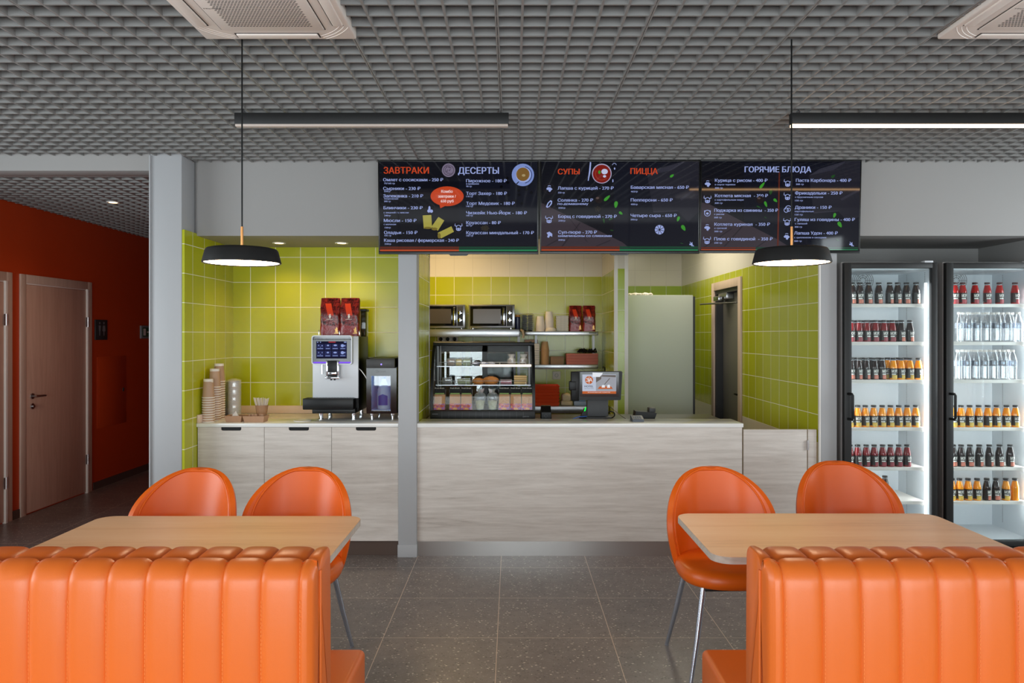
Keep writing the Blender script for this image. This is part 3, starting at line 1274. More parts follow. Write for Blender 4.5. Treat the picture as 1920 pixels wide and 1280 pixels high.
def bar(x0, label, lit):
    y0, y1, z0, z1 = 4.14, 4.178, 2.745, 2.807
    x1 = x0 + 1.502
    t = thing('linear_lamp', label, 'lamp', ((x0 + x1) / 2, 4.16, z0), 0, 'black linear ceiling lamps')
    m = MB()
    m.rbox(x0, y0, z0, x1, y1, z1, r=0.0015)
    m.build('housing', M['black_metal'], t)
    m = MB()
    m.rbox(x0 + 0.004, y0 + 0.002, z0 - 0.012, x1 - 0.004, y1 - 0.002, z0 + 0.001, r=0.002)
    m.build('diffuser', M['warm_bar'] if lit else M['off_diffuser'], t)
    for u in (0.045, 1.45):
        m = MB()
        m.lathe([(0.012, 0), (0.012, 0.012), (0.004, 0.016), (0.004, 0.03)], (x0 + u, 4.159, z1 - 0.001), 12)
        m.build('bracket', M['chrome'], t)
    return t


bar(-1.52, 'unlit black linear lamp under the ceiling above the breakfast menu', False)
bar(1.529, 'lit warm linear lamp under the ceiling near the drink coolers', True)


# ---- ceiling cassettes
def cassette(b, label):
    x0, x1, y0, y1 = b
    z = 2.812
    cx, cy = (x0 + x1) / 2, (y0 + y1) / 2
    t = thing('ceiling_air_conditioner', label, 'air conditioner', (cx, cy, z), 0, 'cassette air conditioners')
    m = MB()
    m.rbox(x0, y0, z, x1, y1, z + 0.05, r=0.006, seg=3)
    m.build('panel', M['ac_white'], t)
    m = MB()
    h = 0.205
    m.rbox(cx - h, cy - h, z - 0.006, cx + h, cy + h, z + 0.004, r=0.004)
    g = m.build('grille', M['ac_white'], t)
    s = MB()
    s.box(cx - h - 0.004, cy - h - 0.004, z - 0.0012, cx + h + 0.004, cy + h + 0.004, z + 0.002)
    s.build('shadow_gap', M['ac_dark'], t)
    p = MB()
    for i in range(26):
        for j in range(30):
            a = cx - 0.160 + i * 0.0125 + (j % 2) * 0.006
            c = cy - 0.165 + j * 0.0112
            p.box(a, c, z - 0.0066, a + 0.0082, c + 0.0045, z - 0.0055)
    p.build('perforations', M['ac_dark'], g)
    p = MB()
    tx = text(p, 'Hisense', cx - 0.195, cx - 0.130, 0.0, 0.009, 0.0)
    p.spin(0, Matrix.Translation((0, cy + 0.004, z - 0.0068)) @ Matrix.Rotation(pi / 2, 4, 'X'))
    p.build('lettering', M['ac_dark'], g)
    for k in range(4):
        l = MB()
        L, a, b2 = 0.165, 0.248, 0.288
        l.rbox(-L, a, -0.007, L, b2, 0.003, r=0.005, seg=3)
        l.spin(0, Matrix.Translation((cx, cy, z)) @ Matrix.Rotation(k * pi / 2, 4, 'Z'))
        lo = l.build('louver', M['ac_white'], t)
        q = MB()
        q.box(-L - 0.006, a - 0.004, -0.0012, L + 0.006, a + 0.003, 0.001)
        q.box(-L - 0.006, a, -0.0012, -L + 0.001, b2, 0.001)
        q.box(L - 0.001, a, -0.0012, L + 0.006, b2, 0.001)
        q.spin(0, Matrix.Translation((cx, cy, z)) @ Matrix.Rotation(k * pi / 2, 4, 'Z'))
        q.build('air_slot', M['ac_dark'], lo)
        c = MB()
        for rr in (0.245, 0.262, 0.279):
            pts = []
            for w in range(13):
                an = radians(45 - 17 + w * 34 / 12)
                pts.append((0.06 + rr * cos(an) * 0.98 - 0.0, 0.06 + rr * sin(an) * 0.98, -0.0005))
            c.tube(pts, 0.0015, 4)
        c.spin(0, Matrix.Translation((cx, cy, z)) @ Matrix.Rotation(k * pi / 2, 4, 'Z'))
        c.build('corner_vent', M['ac_white'], t)
    return t


cassette(AC_A, 'white ceiling cassette air conditioner above the pendant cord, whole edge showing')
cassette(AC_B, 'white ceiling cassette air conditioner above the lit linear lamp')

# ================================================================== COFFEE NICHE
WT = 0.957     # worktop height
yf = YB + 0.004
lab = ['pale ash cabinet with black finger pull beside the green tiled side wall',
       'pale ash cabinet with black finger pull, middle one under the niche worktop',
       'pale ash cabinet with black finger pull under the coffee machine, beside the pillar']
xe = [-2.262, X(495.3, YB), X(621.5, YB), -0.817]
for i in range(3):
    a, b = xe[i], xe[i + 1]
    t = thing('base_cabinet', lab[i], 'cabinet', ((a + b) / 2, 5.75, 0.10), 0, 'niche base cabinets')
    m = MB()
    m.box(a + 0.001, yf + 0.019, 0.105, b - 0.001, 6.14, 0.929)
    m.build('body', M['dark_grey'], t)
    m = MB()
    hx = X([433, 560, 686][i], YB)
    w, hh = 0.073, 0.024
    z1, z0 = 0.927, 0.110
    p = [(a + 0.0015, z0), (b - 0.0015, z0), (b - 0.0015, z1), (hx + w, z1)]
    p += [(hx + w - 0.012 + 0.0 + 0.012 * cos(q), z1 - hh + 0.012 - 0.012 * sin(q) * 1.0) for q in (0.2, 0.8, 1.5)]
    p += [(hx - w + 0.012 - 0.012 * cos(q), z1 - hh + 0.012 - 0.012 * sin(q)) for q in (1.5, 0.8, 0.2)]
    p += [(hx - w, z1), (a + 0.0015, z1)]
    m.prism(p, yf, yf + 0.018)
    d = m.build('door', M['ash'], t, smooth=0)
    m = MB()
    m.box(hx - w - 0.004, yf + 0.010, z1 - hh - 0.004, hx + w + 0.004, yf + 0.0185, z1)
    m.build('finger_pull', M['black'], d)
m = MB()
m.box(-2.262, YB + 0.03, 0.0, -0.817, YB + 0.045, 0.106)
tag(m.build('toe_kick', M['kick_dark'], org=(-1.54, YB + 0.03, 0)), 'brown toe kick strip under the three niche cabinets', 'toe kick')
m = MB()
m.rbox(XL + 0.001, YB - 0.012, 0.930, -0.8165, YN - 0.002, WT, r=0.002)
tag(m.build('niche_worktop', M['counter_white'], org=(-1.54, 5.8, 0.93)), 'glossy white worktop on the three niche cabinets', 'worktop')
m = MB()
m.rbox(XL + 0.001, YN - 0.022, WT + 0.0002, -0.8165, YN - 0.002, WT + 0.062, r=0.003)
struct(m.build('trim_7', M['counter_cream']))
m = MB()
m.rbox(XL + 0.001, YB - 0.006, WT + 0.0002, XL + 0.020, YN - 0.0225, WT + 0.060, r=0.003)
struct(m.build('trim_8', M['counter_cream']))
m = MB()
m.rbox(-0.835, 5.57, WT + 0.0002, -0.8165, YN - 0.0225, WT + 0.060, r=0.003)
struct(m.build('trim_9', M['counter_cream']))

# paper cups, upside down in nested stacks
def cup_proto():
    t = thing('paper_cup', '', 'cup', (0, 0, 0), 0, 'stacked brown paper cups')
    m = MB()
    m.lathe([(0.0425, 0.004), (0.0335, 0.124), (0.0315, 0.124), (0.0405, 0.004)], n=24, caps=False)
    m.build('wall', M['kraft_cup'], t)
    m = MB()
    m.lathe([(0.0415, 0.0), (0.0450, 0.001), (0.0455, 0.004), (0.0445, 0.007), (0.0418, 0.008)], n=24, caps=False)
    m.build('rim', M['paper_white'], t)
    m = MB()
    m.lathe([(0.0345, 0.120), (0.0335, 0.137), (0.0320, 0.138), (0.0315, 0.131), (0.0, 0.130)], n=24, caps=False)
    m.build('base', M['paper_white'], t)
    return t


cp = cup_proto()
first = True
for (x, y, n, what) in ((-2.214, 5.52, 11, 'shortest front stack'), (-2.208, 5.622, 15, 'middle stack'), (-2.214, 5.72, 17, 'tallest rear stack')):
    for k in range(n):
        z = WT + 0.0175 * k
        c = cp if first else dup(cp, (x, y, z))
        first = False
        c.location = (x + random.uniform(-.0006, .0006), y, z)
        r = n - k
        c['label'] = 'brown paper cup, %s from the top of the %s in the niche' % ('topmost' if r == 1 else ORD[r], what)
        if r == 1:
            c['label'] = 'topmost upturned brown paper cup on the %s in the niche' % what

for (x, y, h, r, labl) in ((-2.150, 5.86, 0.287, 0.050, 'thicker plastic sleeve of white cup lids beside the paper cups'),
                           (-2.208, 5.95, 0.275, 0.042, 'thinner plastic sleeve of white cup lids against the tiled corner')):
    t = thing('lid_sleeve', labl, 'cup lids', (x, y, WT), 0, 'sleeves of cup lids')
    m = MB()
    pr = []
    n = int(h / 0.009)
    for k in range(n):
        z = 0.004 + k * 0.009
        pr += [(r - 0.004, z), (r - 0.001, z + 0.002), (r - 0.0008, z + 0.0045), (r - 0.006, z + 0.006)]
    m.lathe([(0.0, 0.0)] + pr + [(r * 0.6, h - 0.004), (0, h - 0.003)], (x, y, WT), 24, False)
    m.build('lids', M['white_plastic'], t)
    m = MB()
    pr = []
    for k in range(15):
        pr.append((r + 0.0012 + 0.0016 * sin(k * 2.3), h * k / 14))
    m.lathe([(0.01, 0.0005)] + pr + [(r * 0.7, h + 0.006), (r * 0.2, h + 0.012), (0, h + 0.01)], (x, y, WT + 0.0005), 20, False)
    m.build('film_sleeve', M['film'], t)


def tray(x0, x1, y0, y1, z0, h, label):
    t = thing('cardboard_tray', label, 'tray', ((x0 + x1) / 2, (y0 + y1) / 2, z0), 0, 'kraft cardboard trays')
    m = MB()
    i = 0.010
    def rc(e, z):
        return [(x0 + i - e, y0 + i - e, z), (x1 - i + e, y0 + i - e, z), (x1 - i + e, y1 - i + e, z), (x0 + i - e, y1 - i + e, z)]
    m.add(rc(0, z0) + rc(i, z0 + h) + rc(i - 0.003, z0 + h) + rc(-0.003, z0 + 0.002),
          [(3, 2, 1, 0), (12, 13, 14, 15)] + [(a, (a + 1) % 4, 4 + (a + 1) % 4, 4 + a) for a in range(4)] +
          [(4 + a, 4 + (a + 1) % 4, 8 + (a + 1) % 4, 8 + a) for a in range(4)] + [(8 + a, 8 + (a + 1) % 4, 12 + (a + 1) % 4, 12 + a) for a in range(4)])
    m.build('box', M['kraft'], t, smooth=0)
    m = MB()
    for xx in (x0 + 0.02, x1 - 0.02):
        m.add([(xx - 0.004, y0 + 0.004, z0 + h), (xx + 0.004, y0 + 0.004, z0 + h), (xx + 0.003, y0 + 0.0075, z0 + h * 0.45), (xx - 0.003, y0 + 0.0075, z0 + h * 0.45)], [(0, 1, 2, 3)])
    return t


tray(-2.088, -1.962, 5.49, 5.60, WT, 0.046, 'small kraft cardboard tray holding a folded white napkin')
tray(-1.952, -1.795, 5.48, 5.60, WT, 0.046, 'small kraft cardboard tray holding brown sachets beside the straw cup')
m = MB()
m.prism([(-2.072, 0.0), (-1.985, 0.0), (-2.020, 0.066)], 5.535, 5.539)
m.prism([(-2.062, 0.002), (-1.975, 0.002), (-2.028, 0.058)], 5.548, 5.552)
m.spin(0, Matrix.Translation((0, 0, WT + 0.012)))
tag(m.build('paper_napkin', M['paper_white'], org=(-2.02, 5.54, WT + 0.012), smooth=0), 'white folded paper napkin standing in the small cardboard tray', 'napkin')
for k in range(5):
    m = MB()
    x = -1.925 + k * 0.024
    m.rbox(-0.010, -0.0025, 0, 0.010, 0.0025, 0.052, r=0.001)
    m.spin(0, Matrix.Translation((x, 5.54 + 0.008 * (k % 2), WT + 0.0035)) @ Matrix.Rotation(0.5 * (k % 3 - 1), 4, 'Z') @ Matrix.Rotation(0.12 * (k % 3 - 1), 4, 'X'))
    tag(m.build('sugar_sachet', M['kraft'], org=(x, 5.54, WT + 0.0035), smooth=0), 'brown sachet standing in the kraft tray beside the straw cup', 'sachet', 'sachets in the kraft tray')
t = thing('straw_holder_cup', 'brown paper cup holding white straws behind the kraft trays', 'cup', (-1.905, 5.76, WT))
m = MB()
m.lathe([(0.0, 0.002), (0.034, 0.002), (0.047, 0.100), (0.049, 0.101), (0.049, 0.103), (0.0455, 0.102), (0.033, 0.004), (0.0, 0.004)], (-1.905, 5.76, WT - 0.002), 24, False)
m.build('wall', M['kraft'], t)
for k in range(20):
    a = k * 2.399
    r = 0.8 * sqrt((k + 0.5) / 20)
    m = MB()
    bx, by = 0.026 * r * cos(a), 0.026 * r * sin(a)
    tx, ty = 0.082 * r * cos(a), 0.050 * r * sin(a)
    m.tube([(-1.905 + bx, 5.76 + by, WT + 0.006), (-1.905 + tx, 5.76 + ty, WT + 0.148 + 0.012 * ((k * 7) % 5) / 5)], 0.0038, 6)
    tag(m.build('paper_straw', M['paper_white'], org=(-1.905, 5.76, WT)), 'white wrapped straw standing in the brown paper cup in the niche', 'straw', 'wrapped straws in the paper cup')
m = MB()
m.lathe([(0.0, 0.001), (0.055, 0.001), (0.063, 0.006), (0.064, 0.008), (0.060, 0.008), (0.052, 0.004), (0.0, 0.004)], (-1.545, 5.58, WT - 0.001), 32, False)
tag(m.build('saucer', M['white_plastic'], org=(-1.545, 5.58, WT)), 'thin white saucer lying on the worktop beside the coffee machine', 'saucer')

# ---- coffee machine
yc = 5.66
mx0, mx1, mz0, mz1 = X(586, yc), X(672, yc), 1.118, 1.582
t = thing('coffee_machine', 'silver and black coffee machine with touch screen and purple light bar', 'coffee machine', ((mx0 + mx1) / 2, 5.85, WT))
m = MB()
m.rbox(mx0, yc, mz0, mx1, yc + 0.02, mz1, r=0.004)
fp = m.build('front_panel', M['silver'], t)
m = MB()
m.rbox(mx0 + 0.002, yc + 0.018, mz0 - 0.10, mx1 - 0.001, 6.05, mz1 - 0.003, r=0.004)
m.build('body', M['black'], t)
m = MB()
m.rbox(X(573, yc), 5.575, 1.040, X(667, yc), 5.70, 1.122, r=0.006)
m.rbox(mx0 + 0.012, 5.60, 1.010, mx1 - 0.012, 6.02, 1.045, r=0.004)
dt = m.build('drip_tray', M['black'], t)
m = MB()
for k in range(16):
    x = X(573, yc) + 0.014 + k * 0.0225
    m.box(x, 5.585, 1.1215, x + 0.014, 5.655, 1.1235)
m.build('drip_grate', M['black_metal'], dt)
for sx in (mx0 + 0.055, mx1 - 0.04):
    for sy in (5.69, 5.97):
        m = MB()
        m.lathe([(0.020, 0.0), (0.020, 0.006), (0.017, 0.007), (0.017, 0.050), (0.020, 0.054)], (sx, sy, WT), 18)
        m.build('foot', M['chrome'], t)
# tablet screen
sx0, sx1, sz0, sz1 = X(584.5, 5.62), X(660.5, 5.62), Z(683.5, 5.62), Z(628.5, 5.62)


def rr(x0, x1, z0, z1, r, n=5):
    p = []
    for cx, cz, a0 in ((x1 - r, z1 - r, 0), (x0 + r, z1 - r, pi / 2), (x0 + r, z0 + r, pi), (x1 - r, z0 + r, 1.5 * pi)):
        for k in range(n + 1):
            a = a0 + k * pi / 2 / n
            p.append((cx + r * cos(a), cz + r * sin(a)))
    return p


m = MB()
o_, i_ = rr(sx0, sx1, sz0, sz1, 0.020), rr(sx0 + 0.008, sx1 - 0.008, sz0 + 0.008, sz1 - 0.008, 0.014)
n = len(o_)
for yy in (5.612, 5.662):
    m.v += [(p[0], yy, p[1]) for p in o_] + [(p[0], yy, p[1]) for p in i_]
for k in range(n):
    l = (k + 1) % n
    for q in ((k, l, n + l, n + k), (2 * n + k, 3 * n + k, 3 * n + l, 2 * n + l), (k, 2 * n + k, 2 * n + l, l), (n + k, n + l, 3 * n + l, 3 * n + k)):
        m.f.append(q)
        m.mi.append(0)
fix_normals(m.build('screen_frame', M['silver'], t))
m = MB()
m.prism(rr(sx0 + 0.0085, sx1 - 0.0085, sz0 + 0.0085, sz1 - 0.030, 0.013), 5.618, 5.658)
m.rbox(sx0 + 0.01, 5.615, sz1 - 0.031, sx1 - 0.01, 5.65, sz1 - 0.027, r=0.001)
sc = m.build('screen', M['black_gloss'], t)
m = MB()
m.rbox(sx0 + 0.012, 5.613, sz0 + 0.010, sx1 - 0.012, 5.622, sz0 + 0.022, r=0.004)
m.build('light_bar', glow('purple_glow', (124, 84, 232), 1.15), sc)
U = lambda c: X(580 + c * 90 / 1646, 5.617)
V = lambda c: Z(620 + c * 70 / 1280, 5.617)
m = MB()
m.plate([(U(235), V(360)), (U(1285), V(360)), (U(1285), V(950)), (U(235), V(950))], 5.6172)
m.build('display', glow('machine_display', (24, 24, 44), 1.0), sc)
m = MB()
for ci, (a, b) in enumerate(((250, 490), (520, 745), (775, 1000), (1030, 1270))):
    for ri, (q, r) in enumerate(((450, 650), (685, 890))):
        m.plate([(U(a), V(q)), (U(b), V(q)), (U(b), V(r)), (U(a), V(r))], 5.6168)
m.build('menu_tiles', glow('machine_menu_tile', (42, 46, 84), 1.0), sc)
m = MB()
for cx, cz, rx, rz in ((320, 500, 14, 26), (440, 510, 20, 18), (380, 560, 16, 8), (640, 500, 40, 25), (890, 495, 60, 28), (1135, 510, 55, 55), (1210, 510, 30, 20),
                       (320, 745, 12, 26), (440, 745, 14, 18), (380, 812, 18, 8), (635, 745, 42, 26), (885, 745, 62, 28), (1135, 750, 58, 55), (1205, 745, 36, 20), (285, 392, 25, 16), (383, 390, 18, 18), (1230, 390, 50, 18)):
    m.disc(U(cx), V(cz), rx * 90 / 1646 * 5.617 / F, rz * 70 / 1280 * 5.617 / F, 5.6164, 12)
for a, b, q in ((275, 475, 612), (565, 705, 612), (800, 975, 610), (1068, 1225, 612), (270, 470, 857), (550, 710, 857), (800, 980, 853), (1065, 1228, 853)):
    m.plate([(U(a), V(q - 9)), (U(b), V(q - 9)), (U(b), V(q + 9)), (U(a), V(q + 9))], 5.6164)
m.build('menu_icon_print', glow('machine_menu_icon', (150, 168, 226), 0.9), sc)
m = MB()
m.plate([(U(660), V(375)), (U(900), V(375)), (U(900), V(400)), (U(660), V(400))], 5.6164)
m.build('menu_heading', glow('machine_menu_heading', (200, 60, 66), 0.9), sc)
m = MB()
text(m, 'DR.COFFEE', U(545), U(935), V(1035), 45 * 70 / 1280 * 5.617 / F, 5.6168)
m.build('lettering', M['grey_plastic'], sc)
# spout and milk pipe
m = MB()
ax0, ax1 = X(613, 5.62), X(636, 5.62)
m.rbox(ax0 + 0.012, 5.60, 1.285, ax1 - 0.008, 5.66, 1.40, r=0.004)
sp = m.build('spout', M['black'], t)
m = MB()
m.rbox(ax0, 5.595, 1.275, ax0 + 0.012, 5.63, 1.40, r=0.003)
m.rbox(ax1 - 0.010, 5.595, 1.275, ax1 + 0.002, 5.63, 1.40, r=0.003)
m.rbox(ax0 - 0.004, 5.58, 1.266, ax1 + 0.010, 5.63, 1.282, r=0.004)
m.rbox(ax0 + 0.016, 5.590, 1.296, ax1 - 0.014, 5.60, 1.318, r=0.002)
m.tube([(X(603.5, 5.63), 5.64, 1.40), (X(603.5, 5.63), 5.635, 1.30)], 0.006, 10)
m.build('spout_rails', M['chrome'], sp)
m = MB()
m.lathe([(0.007, 0), (0.007, 0.012)], ((ax0 + ax1) / 2 - 0.012, 5.612, 1.255), 10)
m.lathe([(0.007, 0), (0.007, 0.012)], ((ax0 + ax1) / 2 + 0.014, 5.612, 1.255), 10)
m.build('nozzle', M['black'], sp)
m = MB()
hx0, hx1 = X(668, 5.9), X(684.5, 5.9)
m.rbox(hx0 - 0.26, 5.93, mz1 - 0.005, hx1, 6.04, Z(583, 5.95), r=0.008)
m.build('bean_hopper', clear('smoked_plastic', (70, 66, 30), 0.55, 0.08), t)
m = MB()
m.rbox(hx0 - 0.265, 5.925, Z(583, 5.95) - 0.002, hx1 + 0.004, 6.045, Z(579, 5.95), r=0.004)
m.build('hopper_lid', M['black'], t)
m = MB()
for xx in (X(600, 5.72) - 0.006, X(637, 5.72), X(674, 5.72) - 0.0):
    m.rbox(xx, 5.70, mz1 - 0.004, xx + 0.005, 5.705, mz1 + 0.045, r=0.001)
m.build('bag_rail', M['chrome'], t)
# white milk hose from machine to the small fridge
m = MB()
m.tube([(X(675, 5.75), 5.70, Z(690, 5.75)), (X(680, 5.72), 5.67, Z(694, 5.72)), (X(686, 5.69), 5.66, Z(704, 5.69)), (-1.083, 5.665, 1.255)], 0.0035, 8)
m.build('milk_hose', M['white_plastic'], t)


# ---- coffee bags
def bag_proto():
    t = thing('coffee_bag', '', 'coffee bag', (0, 0, 0), 0, 'dark red coffee bags')
    m = MB()
    Wd, Dp, Hh = 0.150, 0.082, 0.292
    rows = []
    NZ, NA = 14, 28
    for k in range(NZ + 1):
        s = k / NZ
        z = Hh * s
        w = Wd / 2 * (1 - 0.03 * s + 0.02 * sin(s * 3.1))
        if s > 0.93:
            w -= 0.001
        d = Dp / 2 * (1 if s < 0.55 else max(0.05, 1 - ((s - 0.55) / 0.42) ** 1.5))
        for a in range(NA):
            th = 2 * pi * a / NA
            ex = 5.0
            cx = abs(cos(th)) ** (2 / ex) * (1 if cos(th) >= 0 else -1)
            cy = abs(sin(th)) ** (2 / ex) * (1 if sin(th) >= 0 else -1)
            wob = 0.0022 * sin(7 * s * pi + 3 * th) + 0.0018 * sin(13 * s + 5 * th)
            rows.append((cx * (w + wob * 0.6), cy * (d + wob * (0.2 + s)), z + (0.004 * sin(th * 1) if k == NZ else 0)))
    m.v += rows
    for k in range(NZ):
        for a in range(NA):
            b = (a + 1) % NA
            m.f.append((k * NA + a, k * NA + b, (k + 1) * NA + b, (k + 1) * NA + a))
            m.mi.append(0)
    m.f += [tuple(range(NA))[::-1], tuple(NZ * NA + a for a in range(NA))]
    m.mi += [0, 0]
    k = NT('coffee_bag_foil')
    nz = k.n('TexNoise', {'Vector': k.coord(), 'Scale': 42.0, 'Detail': 5.0, 'Distortion': 1.2})
    s3 = k.n('SeparateXYZ', {0: k.coord()})
    c = k.ramp(nz.outputs[0], [(0.38, lin((52, 14, 14))), (0.5, lin((108, 22, 24))), (0.66, lin((150, 44, 34)))])
    low = k.math('LESS_THAN', s3.outputs[2], 0.082)
    c = k.mix(low, c, lin((136, 22, 28)))
    k.set(k.b.inputs['Base Color'], c)
    k.b.inputs['Roughness'].default_value = 0.28
    nb = k.n('TexNoise', {'Vector': k.coord(), 'Scale': 38.0, 'Detail': 2.0})
    k.bump(nb.outputs[0], 0.35, 0.01)
    body = m.build('bag', k.m, t, smooth=50)

    def yfr(z):
        s = z / Hh
        d = Dp / 2 * (1 if s < 0.55 else max(0.05, 1 - ((s - 0.55) / 0.42) ** 1.5))
        return -d - 0.0035
    b = MB()
    b.grid(lambda i, j: (-0.026 + 0.045 * i - 0.003 * (j - 4), yfr(0.16 + 0.092 * j / 8) - 0.0008, 0.16 + 0.092 * j / 8), 1, 8)
    b.build('orange_band', pbr('bag_orange_band', (214, 62, 30), 0.35), body)
    b = MB()
    y = yfr(0.15) - 0.002
    b.disc(0.002, 0.152, 0.009, 0.010, y, 14)
    b.plate([(-0.008, 0.163), (0.010, 0.163), (0.006, 0.171), (-0.004, 0.168)], y)
    b.plate([(-0.006, 0.138), (0.008, 0.138), (0.004, 0.145), (-0.001, 0.145)], y)
    b.plate([(-0.024, 0.1295), (0.026, 0.1295), (0.026, 0.132), (-0.024, 0.132)], y)
    b.build('white_emblem', M['paper_white'], body)
    b = MB()
    y = yfr(0.05) - 0.002
    b.plate([(0.030, 0.022), (0.064, 0.022), (0.068, 0.030), (0.058, 0.034), (0.034, 0.027)], y)
    b.plate([(0.040, 0.034), (0.060, 0.034), (0.062, 0.046), (0.046, 0.048)], y)
    b.plate([(0.047, 0.048), (0.060, 0.046), (0.058, 0.066), (0.052, 0.074), (0.048, 0.064)], y)
    b.plate([(0.038, 0.058), (0.043, 0.060), (0.048, 0.046), (0.043, 0.042)], y)
    b.build('gold_emblem', pbr('bag_gold', (226, 176, 100), 0.35, 0.3), body)
    return t


bag = bag_proto()
bs = [(X(618.5, 5.77), 5.80, mz1 - 0.003, 0.05, 'dark red foil coffee bag on coffee machine, the one beside bare tiles'),
      (X(655.5, 5.77), 5.80, mz1 - 0.003, -0.08, 'dark red foil coffee bag on coffee machine, the one against the bean hopper')]

# ---- small milk fridge beside the coffee machine
yv = 5.64
vx0, vx1 = X(687, yv), X(743.5, yv)
vz0, vz1 = 1.005, 1.416
t = thing('milk_fridge', 'small black milk fridge with glass window beside the coffee machine', 'milk fridge', ((vx0 + vx1) / 2, 5.85, WT))
m = MB()
m.box(vx0, 6.02, vz0, vx1, 6.06, vz1)
m.box(vx0, yv + 0.02, vz0, vx0 + 0.02, 6.03, vz1)
m.box(vx1 - 0.02, yv + 0.02, vz0, vx1, 6.03, vz1)
m.box(vx0, yv + 0.02, vz0, vx1, 6.03, vz0 + 0.02)
m.box(vx0, yv + 0.02, vz1 - 0.065, vx1, 6.03, vz1)
m.build('body', M['black'], t)
wx0, wx1, wz0, wz1 = X(680 + 155 * 70 / 689, yv), X(680 + 515 * 70 / 689, yv), Z(660 + 1090 * 130 / 1280, yv), Z(660 + 440 * 130 / 1280, yv)
m = MB()
m.box(vx0, yv, vz0, wx0, yv + 0.02, vz1 - 0.072)
m.box(wx1, yv, vz0, vx1, yv + 0.02, vz1 - 0.072)
m.box(wx0, yv, vz0, wx1, yv + 0.02, wz0)
m.box(wx0, yv, wz1, wx1, yv + 0.02, vz1 - 0.072)
dr = m.build('door', M['black_gloss'], t, smooth=0)
m = MB()
m.box(wx0, yv + 0.006, wz0, wx1, yv + 0.010, wz1)
m.build('window', M['pane'], dr)
m = MB()
kx, kz = X(680 + 265 * 70 / 689, yv), Z(660 + 360 * 130 / 1280, yv)
m.ring(kx, kz, 0.0075, 0.0105, yv - 0.0006, 20)
m.plate([(kx - 0.006, kz - 0.0015), (kx + 0.006, kz - 0.0015), (kx + 0.006, kz + 0.0015), (kx - 0.006, kz + 0.0015)], yv - 0.0006)
text(m, 'DR.COFFEE', kx + 0.016, kx + 0.069, kz - 0.004, 0.0085, yv - 0.0006)
m.build('lettering', M['grey_plastic'], dr)
m = MB()
m.rbox(vx0, yv - 0.004, vz1 - 0.072, vx1 - 0.012, yv + 0.02, vz1 - 0.004, r=0.003)
cpn = m.build('control_panel', pbr('panel_charcoal', (50, 48, 47), 0.45), t)
m = MB()
for c in (190, 256, 470):
    m.disc(X(680 + c * 70 / 689, yv), Z(660 + 225 * 130 / 1280, yv), 0.006, 0.006, yv - 0.0046, 12)
m.build('buttons', M['dark_grey'], cpn)
m = MB()
m.disc(X(680 + 345 * 70 / 689, yv), Z(660 + 225 * 130 / 1280, yv), 0.006, 0.006, yv - 0.0046, 12)
m.build('indicator_light', glow('violet_indicator', (150, 130, 255), 2.0), cpn)
m = MB()
m.box(vx0 + 0.021, 6.015, vz0 + 0.02, vx1 - 0.021, 6.02, vz1 - 0.066)
m.box(vx0 + 0.0205, yv + 0.022, vz0 + 0.02, vx0 + 0.024, 6.015, vz1 - 0.066)
m.box(vx1 - 0.024, yv + 0.022, vz0 + 0.02, vx1 - 0.0205, 6.015, vz1 - 0.066)
m.box(vx0 + 0.021, yv + 0.022, vz0 + 0.0195, vx1 - 0.021, 6.015, vz0 + 0.024)
li = m.build('liner', pbr('fridge_liner_blue', (176, 188, 214), 0.5), t, smooth=0)
m = MB()
m.box(vx0 + 0.07, yv + 0.05, vz1 - 0.070, vx1 - 0.07, yv + 0.08, vz1 - 0.0655)
m.build('light_strip', glow('blue_fridge_led', (90, 130, 255), 3.0), li)
m = MB()
fx, fz = X(680 + 440 * 70 / 689, 6.0), Z(660 + 510 * 130 / 1280, 5.9)
for rr_ in (0.014, 0.024, 0.034):
    m.ring(vx1 - 0.075, vz1 - 0.125, rr_, rr_ + 0.004, 6.0145, 24)
m.build('fan_grille', M['dark_grey'], li)
for sx in (vx0 + 0.035, vx1 - 0.035):
    for sy in (5.68, 6.0):
        m = MB()
        m.lathe([(0.010, 0), (0.010, 0.03), (0.016, 0.034), (0.016, 0.049)], (sx, sy, WT), 12)
        m.build('foot', M['chrome'], t)
area('milk_fridge_led', ((vx0 + vx1) / 2, 5.72, vz1 - 0.075), (0, 0, 0), 0.1, 0.06, 0.16, (0.55, 0.68, 1.0))
bx = (wx0 + wx1) / 2 + 0.002
t = thing('milk_bottle', 'clear milk bottle with blue label inside the small black fridge', 'bottle', (bx, 5.76, vz0 + 0.024))
m = MB()
m.lathe([(0.0, 0.0), (0.047, 0.0), (0.050, 0.006), (0.050, 0.12), (0.046, 0.135), (0.047, 0.15), (0.030, 0.19), (0.018, 0.215), (0.016, 0.232)], (bx, 5.76, vz0 + 0.024), 24, False)
m.build('bottle', clear('milk_bottle_plastic', (214, 224, 240), 0.5, 0.1), t)
m = MB()
m.lathe([(0.0, 0.001), (0.045, 0.001), (0.048, 0.008), (0.048, 0.028), (0.0, 0.028)], (bx, 5.76, vz0 + 0.025), 24, False)
m.build('milk', pbr('milk', (238, 236, 220), 0.5), t)
m = MB()
m.grid(lambda i, j: (bx + 0.0512 * sin(-0.75 + 1.5 * i / 8), 5.76 - 0.0512 * cos(-0.75 + 1.5 * i / 8), vz0 + 0.055 + 0.085 * j * (1 - 0.18 * abs(i - 4) / 4)), 8, 1)
m.build('label', pbr('milk_label_blue', (40, 62, 150), 0.5), t)
m = MB()
m.lathe([(0.017, 0.0), (0.018, 0.002), (0.018, 0.016), (0.0, 0.017)], (bx, 5.76, vz0 + 0.252), 16, False)
m.build('cap', pbr('blue_cap', (44, 100, 220), 0.4), t)

